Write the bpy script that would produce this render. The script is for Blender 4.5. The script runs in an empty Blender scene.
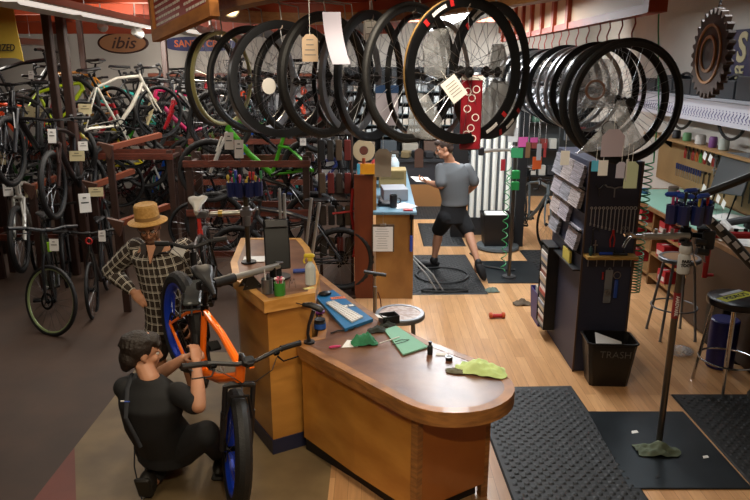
import bpy, bmesh, math, random
from mathutils import Vector, Matrix
random.seed(7)
PI = math.pi
V = Vector
COL = bpy.context.scene.collection
CF, CP, CH = 680.0, math.radians(15.5), 2.5
CS, CC = math.sin(CP), math.cos(CP)

def at(x, y, Y):
    """point of the place seen at photo pixel x, y when it stands Y metres ahead"""
    u = (x - 375) / CF; v = (y - 250) / CF; t = Y / (CC - v * CS)
    return V((u * t, Y, CH - (CS + v * CC) * t))

def atz(x, y, z=0.0):
    u = (x - 375) / CF; v = (y - 250) / CF; t = (CH - z) / (CS + v * CC)
    return V((u * t, (CC - v * CS) * t, z))

def lin(h):
    if isinstance(h, str):
        h = h.lstrip('#'); c = [int(h[i:i + 2], 16) / 255 for i in (0, 2, 4)]
    else: c = list(h)
    return tuple((x / 12.92 if x <= .04045 else ((x + .055) / 1.055) ** 2.4) for x in c) + (1,)

MATS = {}
def mat(name, col, rough=.5, metal=0.0, col2=None, scale=8, stretch=(1, 1, 1), bump=0.0, emit=0, alpha=1, trans=0, spec=None, coat=0):
    if name in MATS: return MATS[name]
    m = bpy.data.materials.new(name); m.use_nodes = True
    nt = m.node_tree; b = nt.nodes['Principled BSDF']
    c = lin(col)
    b.inputs['Base Color'].default_value = c
    b.inputs['Roughness'].default_value = rough
    b.inputs['Metallic'].default_value = metal
    if spec is not None: b.inputs['Specular IOR Level'].default_value = spec
    if coat: b.inputs['Coat Weight'].default_value = coat
    if alpha < 1: b.inputs['Alpha'].default_value = alpha
    if trans: b.inputs['Transmission Weight'].default_value = trans
    if emit:
        b.inputs['Emission Color'].default_value = c; b.inputs['Emission Strength'].default_value = emit
    if col2 or bump:
        tc = nt.nodes.new('ShaderNodeTexCoord'); mp = nt.nodes.new('ShaderNodeMapping')
        mp.inputs['Scale'].default_value = stretch
        no = nt.nodes.new('ShaderNodeTexNoise'); no.inputs['Scale'].default_value = scale
        no.inputs['Detail'].default_value = 5
        nt.links.new(tc.outputs['Object'], mp.inputs[0]); nt.links.new(mp.outputs[0], no.inputs['Vector'])
        if col2:
            r = nt.nodes.new('ShaderNodeValToRGB')
            r.color_ramp.elements[0].color = c; r.color_ramp.elements[1].color = lin(col2)
            r.color_ramp.elements[0].position = .35; r.color_ramp.elements[1].position = .65
            nt.links.new(no.outputs['Fac'], r.inputs[0]); nt.links.new(r.outputs[0], b.inputs['Base Color'])
        if bump:
            bp = nt.nodes.new('ShaderNodeBump'); bp.inputs['Strength'].default_value = bump
            bp.inputs['Distance'].default_value = .01
            nt.links.new(no.outputs['Fac'], bp.inputs['Height']); nt.links.new(bp.outputs[0], b.inputs['Normal'])
    MATS[name] = m
    return m

def frame_of(d, up=V((0, 0, 1))):
    d = d.normalized()
    if abs(d.dot(up)) > .98: up = V((0, 1, 0)) if abs(d.y) < .9 else V((1, 0, 0))
    a = up.cross(d).normalized(); b = d.cross(a).normalized()
    return a, b, d

class MB:
    def __init__(self): self.v = []; self.f = []; self.m = []; self.mi = 0
    def mat(self, i): self.mi = i; return self
    def _f(self, *idx): self.f.append(idx); self.m.append(self.mi)
    def box(self, c, s, rot=None, bev=0):
        c = V(c); hx, hy, hz = s[0] / 2, s[1] / 2, s[2] / 2
        M = rot if rot is not None else Matrix.Identity(3)
        if not isinstance(M, Matrix): M = Matrix.Rotation(M, 3, 'Z')
        if bev <= 0:
            b = len(self.v)
            for z in (-hz, hz):
                for x, y in ((-hx, -hy), (hx, -hy), (hx, hy), (-hx, hy)): self.v.append(c + M @ V((x, y, z)))
            for q in ((0, 3, 2, 1), (4, 5, 6, 7), (0, 1, 5, 4), (1, 2, 6, 5), (2, 3, 7, 6), (3, 0, 4, 7)): self._f(*[b + i for i in q])
        else:
            e = min(bev, hx * .9, hy * .9, hz * .9); rings = []
            for z, ins in ((-hz, e), (-hz + e, 0), (hz - e, 0), (hz, e)):
                x0, y0 = hx - ins, hy - ins
                k = e if ins == 0 else e * .6
                r = [(-x0 + k, -y0), (x0 - k, -y0), (x0, -y0 + k), (x0, y0 - k), (x0 - k, y0), (-x0 + k, y0), (-x0, y0 - k), (-x0, -y0 + k)]
                rings.append([c + M @ V((x, y, z)) for x, y in r])
            self.rings(rings, True, True)
        return self
    def rings(self, rings, cap0=True, cap1=True, loop=False):
        b = len(self.v); n = len(rings[0])
        for r in rings: self.v.extend(r)
        k = len(rings)
        for i in range(k if loop else k - 1):
            j = (i + 1) % k
            for a in range(n):
                c2 = (a + 1) % n
                self._f(b + i * n + a, b + i * n + c2, b + j * n + c2, b + j * n + a)
        if not loop:
            if cap0: self._f(*[b + a for a in reversed(range(n))])
            if cap1: self._f(*[b + (k - 1) * n + a for a in range(n)])
        return self
    def cyl(self, p0, p1, r0, r1=None, n=10, caps=True):
        p0, p1 = V(p0), V(p1); r1 = r0 if r1 is None else r1
        a, b, d = frame_of(p1 - p0)
        R = [[p + (a * math.cos(2 * PI * i / n) + b * math.sin(2 * PI * i / n)) * r for i in range(n)] for p, r in ((p0, r0), (p1, r1))]
        return self.rings(R, caps, caps)
    def tube(self, pts, r, n=8, closed=False, flat=1.0, up=V((0, 0, 1))):
        pts = [V(p) for p in pts]; k = len(pts); R = []
        rr = r if isinstance(r, (list, tuple)) else [r] * k
        pa = None
        for i, p in enumerate(pts):
            if closed: d = pts[(i + 1) % k] - pts[i - 1]
            else: d = pts[min(i + 1, k - 1)] - pts[max(i - 1, 0)]
            if d.length < 1e-7: d = V((0, 0, 1))
            d.normalize()
            if pa is None: a, b, _ = frame_of(d, up)
            else:
                a = pa - d * pa.dot(d)
                if a.length < 1e-6: a = frame_of(d, up)[0]
                a.normalize(); b = d.cross(a)
            pa = a
            R.append([p + (a * math.cos(2 * PI * j / n) + b * math.sin(2 * PI * j / n) * flat) * rr[i] for j in range(n)])
        return self.rings(R, True, True, loop=closed)
    def torus(self, c, R, prof, axis='Y', n=40, M=None):
        """prof: closed profile of (radial offset, axial offset)"""
        c = V(c); rings = []
        for i in range(n):
            t = 2 * PI * i / n; ca, sa = math.cos(t), math.sin(t); ring = []
            for dr, da in prof:
                q = R + dr
                if axis == 'Y': p = V((q * ca, da, q * sa))
                elif axis == 'X': p = V((da, q * ca, q * sa))
                else: p = V((q * ca, q * sa, da))
                if M is not None: p = M @ p
                ring.append(c + p)
            rings.append(ring)
        return self.rings(rings, loop=True)
    def lathe(self, prof, c=(0, 0, 0), n=20, M=None, cap0=True, cap1=True):
        c = V(c); R = []
        for r, z in prof:
            ring = []
            for i in range(n):
                t = 2 * PI * i / n; p = V((r * math.cos(t), r * math.sin(t), z))
                if M is not None: p = M @ p
                ring.append(c + p)
            R.append(ring)
        return self.rings(R, cap0, cap1)
    def ell(self, c, s, M=None, n=14, k=9):
        c = V(c); R = []
        for j in range(k):
            ph = -PI / 2 + PI * (j + .5) / k * 1.0
            if j == 0: ph = -PI / 2 + .05
            if j == k - 1: ph = PI / 2 - .05
            ring = []
            for i in range(n):
                t = 2 * PI * i / n
                p = V((s[0] * math.cos(ph) * math.cos(t), s[1] * math.cos(ph) * math.sin(t), s[2] * math.sin(ph)))
                if M is not None: p = M @ p
                ring.append(c + p)
            R.append(ring)
        return self.rings(R)
    def prism(self, poly, z0, z1, bev=0):
        n = len(poly)
        if bev:
            cx = sum(p[0] for p in poly) / n; cy = sum(p[1] for p in poly) / n
            def ins(p, e):
                d = V((cx - p[0], cy - p[1])); d.normalize(); return (p[0] + d.x * e, p[1] + d.y * e)
            R = [[V((*ins(p, e), z)) for p in poly] for z, e in ((z0, bev), (z0 + bev, 0), (z1 - bev, 0), (z1, bev))]
        else: R = [[V((p[0], p[1], z)) for p in poly] for z in (z0, z1)]
        return self.rings(R)
    def plate(self, poly3, thick):
        """flat polygon of 3-D points given a thickness along its normal"""
        P = [V(p) for p in poly3]
        nrm = (P[1] - P[0]).cross(P[2] - P[0]).normalized()
        return self.rings([[p for p in P], [p + nrm * thick for p in P]])
    def grid(self, fn, nu, nv, thick=0):
        P = [[V(fn(i / nu, j / nv)) for i in range(nu + 1)] for j in range(nv + 1)]
        b = len(self.v); w = nu + 1
        for r in P: self.v.extend(r)
        for j in range(nv):
            for i in range(nu): self._f(b + j * w + i, b + j * w + i + 1, b + (j + 1) * w + i + 1, b + (j + 1) * w + i)
        if thick:
            nb = len(self.v)
            for j in range(nv + 1):
                for i in range(nu + 1):
                    du = P[j][min(i + 1, nu)] - P[j][max(i - 1, 0)]; dv = P[min(j + 1, nv)][i] - P[max(j - 1, 0)][i]
                    nn = du.cross(dv)
                    nn = nn.normalized() if nn.length > 1e-9 else V((0, 0, 1))
                    self.v.append(P[j][i] - nn * thick)
            for j in range(nv):
                for i in range(nu): self._f(nb + j * w + i, nb + (j + 1) * w + i, nb + (j + 1) * w + i + 1, nb + j * w + i + 1)
            edge = [(0, i) for i in range(nu)] + [(j, nu) for j in range(nv)] + [(nv, i) for i in range(nu, 0, -1)] + [(j, 0) for j in range(nv, 0, -1)]
            for q in range(len(edge)):
                a = edge[q]; c = edge[(q + 1) % len(edge)]
                ia, ic = a[0] * w + a[1], c[0] * w + c[1]
                self._f(b + ic, b + ia, nb + ia, nb + ic)
        return self
    def xf(self, M, start=0):
        for i in range(start, len(self.v)): self.v[i] = M @ self.v[i]
        return self
    def build(self, name, mats, parent=None, smooth=35, objmat=False):
        me = bpy.data.meshes.new(name)
        me.from_pydata([tuple(p) for p in self.v], [], self.f)
        mats = mats if isinstance(mats, (list, tuple)) else [mats]
        for m in mats: me.materials.append(m)
        for p, i in zip(me.polygons, self.m): p.material_index = i
        bm = bmesh.new(); bm.from_mesh(me); bmesh.ops.recalc_face_normals(bm, faces=bm.faces); bm.to_mesh(me); bm.free()
        if smooth:
            me.polygons.foreach_set('use_smooth', [True] * len(me.polygons))
            me.set_sharp_from_angle(angle=math.radians(smooth))
        me.update()
        o = bpy.data.objects.new(name, me); COL.objects.link(o)
        if parent is not None: o.parent = parent
        if objmat:
            for s, m in zip(o.material_slots, mats): s.link = 'OBJECT'; s.material = m
        return o

def tag(o, label=None, cat=None, group=None, kind=None):
    if label: o['label'] = label
    if cat: o['category'] = cat
    if group: o['group'] = group
    if kind: o['kind'] = kind
    return o
def thing(name, label, cat, loc=(0, 0, 0), rz=0, group=None, rot=None):
    o = bpy.data.objects.new(name, None); COL.objects.link(o); o.empty_display_size = .1
    o.location = loc
    if rot is not None: o.rotation_euler = rot
    else: o.rotation_euler = (0, 0, rz)
    return tag(o, label, cat, group)
def struct(name, mb, m, smooth=0):
    return tag(mb.build(name, m, smooth=smooth), kind='structure')
def kids(o): return list(o.children)
def copy_tree(o, parent=None):
    c = o.copy(); COL.objects.link(c)
    if parent is not None: c.parent = parent
    for ch in kids(o): copy_tree(ch, c)
    return c
def recolour(root, table):
    """table: part name prefix -> list of materials for its object slots"""
    for ch in kids(root):
        for k, ms in table.items():
            if ch.name.split('.')[0] == k and ch.type == 'MESH':
                for s, m in zip(ch.material_slots, ms):
                    s.link = 'OBJECT'; s.material = m
        recolour(ch, table)

def circ(r, n=8, flat=1.0): return [(r * math.cos(2 * PI * i / n), r * flat * math.sin(2 * PI * i / n)) for i in range(n)]

def text_mb(name, s, size, m, parent, loc, rot, depth=.002, shear=0, align='CENTER', bold=0, sx=1.0):
    cu = bpy.data.curves.new('lettering', 'FONT'); cu.body = s; cu.size = size; cu.extrude = depth; cu.shear = shear
    cu.align_x = align; cu.align_y = 'CENTER'; cu.offset = bold; cu.resolution_u = 3
    t = bpy.data.objects.new('tmp', cu); COL.objects.link(t)
    bpy.context.view_layer.update()
    dg = bpy.context.evaluated_depsgraph_get()
    me = bpy.data.meshes.new_from_object(t.evaluated_get(dg))
    bpy.data.objects.remove(t)
    me.materials.clear(); me.materials.append(m)
    o = bpy.data.objects.new(name, me); COL.objects.link(o)
    o.parent = parent; o.location = loc; o.rotation_euler = rot; o.scale = (sx, 1, 1)
    return o

def solidify_blob(mb, voxel, smooth_it=4):
    """union of overlapping closed shapes as one continuous surface"""
    me = bpy.data.meshes.new('tmp'); me.from_pydata([tuple(p) for p in mb.v], [], mb.f)
    bm = bmesh.new(); bm.from_mesh(me); bmesh.ops.recalc_face_normals(bm, faces=bm.faces); bm.to_mesh(me); bm.free()
    o = bpy.data.objects.new('tmp', me); COL.objects.link(o)
    r = o.modifiers.new('r', 'REMESH'); r.mode = 'VOXEL'; r.voxel_size = voxel
    if smooth_it:
        s = o.modifiers.new('s', 'SMOOTH'); s.iterations = smooth_it; s.factor = .5
    bpy.context.view_layer.update()
    out = bpy.data.meshes.new_from_object(o.evaluated_get(bpy.context.evaluated_depsgraph_get()))
    bpy.data.objects.remove(o)
    out.polygons.foreach_set('use_smooth', [True] * len(out.polygons))
    return out
def mesh_obj(name, me, mats, parent=None):
    me.materials.clear()
    for m in (mats if isinstance(mats, (list, tuple)) else [mats]): me.materials.append(m)
    o = bpy.data.objects.new(name, me); COL.objects.link(o)
    if parent is not None: o.parent = parent
    return o

# ---------------------------------------------------------------- materials
BLACK = mat('black_plastic', '#141416', .45)
RUBBER = mat('tyre_rubber', '#0e0e0f', .62, bump=.3, scale=90)
DKMETAL = mat('dark_metal', '#1a1b1d', .35, .8)
STEEL = mat('brushed_steel', '#9a9ca0', .32, 1)
CHROME = mat('chrome', '#c8cacd', .16, 1)
SILVER = mat('silver_paint', '#a3a5a6', .35, .6)
SPOKE = mat('spoke_steel', '#8a8c90', .3, 1)
WHITE = mat('white_paint', '#d8d8d4', .5)
PAPER = mat('white_paper', '#dcdad6', .8)
CARD = mat('cream_card', '#c2b68f', .8)
CARDL = mat('grey_card', '#a59c92', .8)
REDBROWN = mat('redbrown_wood', '#6a3222', .5, col2='#4b2419', scale=6, stretch=(2, 12, 12))
DKBROWN = mat('dark_brown_wood', '#38221a', .5, col2='#2a1913', scale=5, stretch=(10, 10, 2))
ORANGE = mat('orange_beam_paint', '#9c3a14', .55, col2='#8c3210', scale=3)
TANWOOD = mat('tan_beam_wood', '#a5774a', .5, col2='#8e6239', scale=5, stretch=(3, 3, 9))
FRAMEBLK = mat('black_frame_paint', '#17181a', .3, .2, coat=.5)
INK = mat('black_ink', '#1b1a1a', .8)
GREYINK = mat('grey_ink', '#77746f', .9)
NTH = ['first', 'second', 'third', 'fourth', 'fifth', 'sixth', 'seventh', 'eighth', 'ninth', 'tenth', 'eleventh', 'twelfth', 'thirteenth', 'fourteenth', 'fifteenth', 'sixteenth', 'seventeenth', 'eighteenth', 'nineteenth', 'twentieth']
# ---------------------------------------------------------------- the room
def plank_mat():
    m = bpy.data.materials.new('maple_planks'); m.use_nodes = True; nt = m.node_tree; b = nt.nodes['Principled BSDF']
    tc = nt.nodes.new('ShaderNodeTexCoord'); mp = nt.nodes.new('ShaderNodeMapping'); mp.inputs['Rotation'].default_value = (0, 0, PI / 2)
    br = nt.nodes.new('ShaderNodeTexBrick'); br.offset = .37
    br.inputs['Color1'].default_value = lin('#cc9e70'); br.inputs['Color2'].default_value = lin('#b28458'); br.inputs['Mortar'].default_value = lin('#7d5633')
    br.inputs['Scale'].default_value = 1; br.inputs['Mortar Size'].default_value = .0012; br.inputs['Mortar Smooth'].default_value = .3
    br.inputs['Brick Width'].default_value = 1.1; br.inputs['Row Height'].default_value = .082
    mp2 = nt.nodes.new('ShaderNodeMapping'); mp2.inputs['Scale'].default_value = (14, 1.2, 1)
    no = nt.nodes.new('ShaderNodeTexNoise'); no.inputs['Scale'].default_value = 3; no.inputs['Detail'].default_value = 6
    mx = nt.nodes.new('ShaderNodeMixRGB'); mx.blend_type = 'OVERLAY'; mx.inputs[0].default_value = .3
    L = nt.links.new
    L(tc.outputs['Object'], mp.inputs[0]); L(mp.outputs[0], br.inputs['Vector']); L(tc.outputs['Object'], mp2.inputs[0]); L(mp2.outputs[0], no.inputs['Vector'])
    L(br.outputs['Color'], mx.inputs[1]); L(no.outputs['Fac'], mx.inputs[2]); L(mx.outputs[0], b.inputs['Base Color'])
    b.inputs['Roughness'].default_value = .28
    return m
PLANK = plank_mat()
CARPET = mat('brown_floor', '#432f22', .6, col2='#38271c', scale=2.5, bump=.15)
CONC = mat('tan_concrete', '#7c6848', .55, col2='#66543a', scale=3.2, bump=.1)
REDF = mat('red_floor', '#74382a', .55, col2='#6a3226', scale=4)
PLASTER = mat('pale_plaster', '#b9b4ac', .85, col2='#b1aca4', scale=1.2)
CEIL = mat('ceiling_red', '#7d2f1b', .7, col2='#6d2817', scale=1)
CEILW = mat('ceiling_pale', '#a9a49b', .85)

XL, XR, YF, YN, ZC = -7.6, 3.95, 13.2, -0.6, 3.35
def slab(name, poly, z0, z1, m): return struct(name, MB().prism(poly, z0, z1), m)
slab('floor', [(XL, YN), (XR, YN), (XR, YF), (XL, YF)], -.2, -.012, CONC)
slab('floor_brown', [(XL, YN), (-2.02, YN), (-2.02, YF), (XL, YF)], -.012, 0, CARPET)
slab('floor_tan', [(-2.02, 4.05), (-1.2, 2.2), (-1.2, YN), (-.28, YN), (-.28, 5.6), (-2.02, 5.6)], -.012, 0, CONC)
slab('floor_brown_2', [(-2.02, 5.6), (-.28, 5.6), (-.28, YF), (-2.02, YF)], -.012, 0, CARPET)
slab('floor_red', [(-2.02, YN), (-1.2, YN), (-1.2, 2.2), (-2.02, 4.05)], -.012, 0, REDF)
slab('floor_planks', [(-.28, YN), (XR, YN), (XR, YF), (-.28, YF)], -.012, 0, PLANK)
struct('wall_back', MB().box(((XL + XR) / 2, YF + .1, ZC / 2), (XR - XL + .4, .2, ZC)), PLASTER)
struct('wall_right', MB().box((XR + .1, (YN + YF) / 2, ZC / 2), (.2, YF - YN, ZC)), PLASTER)
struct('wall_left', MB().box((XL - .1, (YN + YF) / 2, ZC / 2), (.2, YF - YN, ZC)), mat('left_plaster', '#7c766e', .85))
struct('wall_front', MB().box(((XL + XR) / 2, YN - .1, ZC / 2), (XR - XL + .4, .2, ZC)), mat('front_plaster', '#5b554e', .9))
struct('ceiling', MB().box(((XL + .3) / 2, (YN + YF) / 2, ZC + .1), (.3 - XL, YF - YN, .2)), CEIL)
struct('ceiling_pale', MB().box(((XR + .3) / 2, (YN + YF) / 2, ZC + .1), (XR - .3, YF - YN, .2)), CEILW)
# ceiling beams: across the hall and along it
ndx = 1
for Y in (4.2, 6.2, 8.2, 10.2, 12.0):
    struct('trim_%d' % ndx, MB().box(((XL + .3) / 2, Y, 3.24), (.3 - XL, .16, .2)), ORANGE); ndx += 1
struct('trim_%d' % ndx, MB().box(((XL + .3) / 2, YF - .06, 3.17), (.3 - XL, .12, .36)), ORANGE); ndx += 1
for X in (.3, 2.35):
    struct('trim_%d' % ndx, MB().box((X, 8.6, 3.17), (.16, 9.0, .34)), ORANGE); ndx += 1
for Y in (5.3, 6.5, 7.7, 8.9, 10.1, 11.3):
    struct('trim_%d' % ndx, MB().box((1.33, Y, 3.2), (1.9, .13, .2)), ORANGE); ndx += 1
struct('baseboard_back', MB().box(((XL + XR) / 2, YF - .01, .05), (XR - XL, .02, .1)), DKBROWN)

# dark posts in the bike hall (floor to ceiling)
def post(px, py, Y, w=.12):
    p = at(px, py, Y); o = MB().box((p.x, Y, 1.675), (w, w, 3.345), bev=.008).build('timber_post', DKBROWN, smooth=0)
    return o
for px, py, Y, w, l in ((51, 60, 7.9, .085, 'thick dark timber post, left one of the close pair by the yellow banner'), (65, 60, 7.75, .09, 'thick dark timber post, right one of the close pair by the yellow banner'),
                     (83, 60, 10.6, .075, 'slim dark timber post standing behind the close pair of posts'), (165, 60, 10.6, .08, 'slim dark timber post under the right end of the price board')):
    tag(post(px, py, Y, w), l, 'post', 'timber posts')

# hanging fluorescent fixtures
TUBE = mat('fluorescent_tube', '#f4e8dc', .4, emit=.8)
HOUS = mat('fixture_housing', '#aaa59c', .5)
def fixture(name, label, x0, y0, x1, y1, z, segs, w=.26, strength=None, chains=True, lm=None):
    a, b = V((x0, y0, z)), V((x1, y1, z)); L = (b - a).length; ang = math.atan2(y1 - y0, x1 - x0)
    t = thing('strip_light', label, 'ceiling light', (a + b) / 2, ang, 'hanging strip lights')
    prof = [(-w / 2, 0), (-w * .22, .075), (w * .22, .075), (w / 2, 0), (w / 2, .012), (w * .24, .095), (-w * .24, .095), (-w / 2, .012)]
    m = MB(); m.rings([[V((x, y, zz)) for y, zz in prof] for x in (-L / 2, L / 2)]); m.build('reflector', HOUS, t, smooth=0)
    sl = L / segs
    for i in range(segs):
        c = -L / 2 + sl * (i + .5)
        k = MB()
        k.box((c, 0, .03), (sl * .84, w * .34, .03), bev=.012)
        k.build('tube', lm or TUBE, t)
    if chains:
        for x in (-L * .4, 0, L * .4):
            k = MB(); k.cyl((x, 0, .09), (x, 0, .2), .004, n=5)
            k.cyl((x, 0, .2), (x, 0, ZC - z - .005), .003, n=5); k.build('hanger', STEEL, t)
    return t
fixture('l', 'long pale strip light hanging over the bike racks in the top left corner', -2.5, 3.9, -2.95, 9.6, 2.9, 4, w=.44)
fixture('l', 'short strip light hanging between the yellow banner and the back wall', -4.9, 7.5, -5.0, 10.6, 2.72, 2)
fixture('l', 'strip light hanging behind the price board near the blue oval sign', -1.95, 7.4, -2.05, 10.6, 2.78, 2)
fixture('l', 'brightest strip light, hanging over the service area between the wheels', .95, 5.4, .9, 11.4, 2.95, 4, w=.55, lm=mat('bright_tube', '#f4fbff', .4, emit=14))

# soft light from the strip lights, spotlight beams, and unseen fill lights
def area(name, loc, sx, sy, power, col=(1, .93, .82), rot=(0, 0, 0)):
    d = bpy.data.lights.new(name, 'AREA'); d.shape = 'RECTANGLE'; d.size = sx; d.size_y = sy; d.energy = power; d.color = col
    o = bpy.data.objects.new(name, d); COL.objects.link(o); o.location = loc; o.rotation_euler = rot
    return o
area('strip_glow_a', (-2.75, 7.0, 2.87), .3, 5.0, 60)
area('strip_glow_b', (-4.95, 9.0, 2.69), .25, 3.0, 32)
area('strip_glow_c', (-2.0, 9.0, 2.75), .25, 3.0, 45)
area('strip_glow_d', (.93, 8.4, 2.92), .3, 6.0, 190, (.95, .98, 1))
area('bench_fill', (3.0, 7.2, 3.1), .3, 3.5, 30, (.92, .97, 1))  # unseen area light over the bench, no fixture hangs here
area('back_wall_fill', (1.6, 11.0, 3.1), 3.0, .3, 150, (1, .98, .94), (math.radians(50), 0, 0))  # added unseen light that brightens the back wall
area('counter_fill', (.2, 2.6, 3.2), .5, 1.2, 60, (1, .86, .66))  # unseen fill light for the counter, belongs to no fixture
for _x, _y, _z, _p in ((-2.75, 7.0, 3.02, 22), (-4.95, 9.0, 2.85, 14), (-2.0, 9.0, 2.9, 16), (.93, 8.0, 3.06, 20)): area('ceiling_fill', (_x, _y, _z), .3, 4.0, _p, (1, .9, .78), (PI, 0, 0))  # added upward fill on the ceiling, not part of the strip lights
area('front_fill', (-1.6, 2.0, 3.2), .5, .9, 20, (1, .84, .62))  # unseen fill light from the front left, belongs to no fixture
def spot(loc, to, power, size=60, col=(1, .8, .55), blend=.6):
    d = bpy.data.lights.new('spot_beam', 'SPOT'); d.energy = power; d.spot_size = math.radians(size); d.spot_blend = blend; d.color = col; d.shadow_soft_size = .06
    o = bpy.data.objects.new('spot_beam', d); COL.objects.link(o); o.location = loc
    o.rotation_euler = (V(to) - V(loc)).to_track_quat('-Z', 'Y').to_euler()
def track_head(loc, to, label):
    loc, to = V(loc), V(to); d = (to - loc).normalized()
    t = thing('spotlight', label, 'spotlight', loc, 0, 'track spotlights')
    M = d.to_track_quat('Z', 'Y').to_matrix()
    MB().lathe([(.03, -.1), (.04, -.09), (.045, -.02), (.062, .06), (.062, .075), (.052, .07), (.03, .02)], M=M, n=16).build('lamp_shade', WHITE, t)
    MB().ell(d * .035, (.03, .03, .03)).build('bulb', mat('warm_bulb', '#ffe0a8', .4, emit=14), t)
    MB().cyl(-d * .05, V((0, 0, ZC - .005 - loc.z)), .009, n=8).build('arm', WHITE, t)
for k, (px, py, Y, tx, ty, tz, pw, l) in enumerate((
    (102, 26, 8.6, -4.4, 13.1, 2.5, 260, 'white spotlight left of the brown oval sign'),
    (137, 33, 9.0, -2.6, 13.1, 2.3, 220, 'pale cylinder spotlight just above the brown oval sign'),
    (209, 32, 8.2, -3.6, 11, 1.2, 45, 'small white spotlight between the price board and the wheels'),
    (231, 5, 5.6, -.7, 3.6, 1.0, 75, 'bright spotlight at the very top above the leftmost hanging wheels'))):
    p = at(px, py, Y); track_head(p, (tx, ty, tz), l); spot(p + (V((tx, ty, tz)) - p).normalized() * .09, (tx, ty, tz), pw, 60, (1, .9, .8) if pw > 100 else (1, .8, .55))
spot((-2.0, .6, 3.15), (-1.5, 4.3, 1.2), 60, 46)  # unseen beam towards the man in the hat, no spotlight body
spot((.3, .3, 3.2), (-.25, 3.9, .5), 150, 44, (1, .85, .62))  # added unseen beam that brightens the counter front panel, no spotlight body

w = bpy.data.worlds.new('World'); bpy.context.scene.world = w; w.use_nodes = True
w.node_tree.nodes['Background'].inputs[0].default_value = (.5, .5, .55, 1); w.node_tree.nodes['Background'].inputs[1].default_value = .05
cam = bpy.data.cameras.new('camera'); co = bpy.data.objects.new('camera', cam); COL.objects.link(co)
co.location = (0, 0, CH); co.rotation_euler = (PI / 2 - CP, 0, 0)
cam.sensor_width = 36; cam.lens = 36 * CF / 750; cam.clip_start = .05; cam.clip_end = 60
sc = bpy.context.scene; sc.camera = co
vs = sc.view_settings; vs.view_transform = 'Standard'; vs.look = 'None'; vs.gamma = 1; vs.exposure = 0; vs.use_curve_mapping = False

spot((-.75, 1.9, 3.25), (-1.05, 4.1, 2.85), 110, 42, (1, .85, .65))  # added unseen beam on the price board, no spotlight body
# ---------------------------------------------------------------- bicycles
def wheel_prof(tr, kind):
    return circ(tr, 8)
def make_wheel(parent, name, c, R, tr, rimh, rimmat, nsp=24, knob=False, rimw=.012, fat=False, disc=True, seg=36):
    """rim is the part itself; tyre, spokes and hub are its sub-parts"""
    c = V(c); Ro = R - tr
    m = MB(); w = rimw
    m.torus((0, 0, 0), Ro - tr * .55, [(0, -w), (0, w), (-rimh * .5, w * .95), (-rimh, w * .4), (-rimh, -w * .4), (-rimh * .5, -w * .95)], n=seg)
    rim = m.build(name, rimmat, parent, smooth=30, objmat=True); rim.location = c
    t = MB(); n = seg * 2 if knob else seg
    if knob:
        rings = []
        for i in range(n):
            a = 2 * PI * i / n; k = .004 if i % 2 else -.003
            ring = []
            for dr, da in circ(tr, 10):
                q = Ro + dr + (k if dr > .3 * tr else 0)
                ring.append(V((q * math.cos(a), da * 1.0, q * math.sin(a))))
            rings.append(ring)
        t.rings(rings, loop=True)
    else: t.torus((0, 0, 0), Ro, circ(tr, 8), n=seg)
    t.build('tyre', RUBBER, rim, objmat=True)
    s = MB(); rr = Ro - tr * .55 - rimh * .8
    hw = .03 if not fat else .055
    for i in range(nsp):
        a = 2 * PI * i / nsp; side = 1 if i % 2 else -1; b = a + (.9 if (i // 2) % 2 else -.9)
        s.cyl((.022 * math.cos(b), side * hw, .022 * math.sin(b)), (rr * math.cos(a), 0, rr * math.sin(a)), .0013, n=3, caps=False)
    s.build('spokes', SPOKE, rim)
    h = MB(); h.cyl((0, -hw - .02, 0), (0, hw + .02, 0), .012, n=10); h.cyl((0, -hw - .004, 0), (0, -hw + .004, 0), .027, n=12); h.cyl((0, hw - .004, 0), (0, hw + .004, 0), .027, n=12); h.cyl((0, -hw, 0), (0, hw, 0), .017, n=10)
    if disc: h.torus((0, -hw - .012, 0), .07, [(-.012, -.001), (.01, -.001), (.01, .001), (-.012, .001)], n=20)
    if disc:
        for i in range(5):
            a = 2 * PI * i / 5; h.cyl((.02 * math.cos(a), -hw - .012, .02 * math.sin(a)), (.062 * math.cos(a + .4), -hw - .012, .062 * math.sin(a + .4)), .004, n=4)
    h.build('hub', DKMETAL, rim)
    return rim

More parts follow.
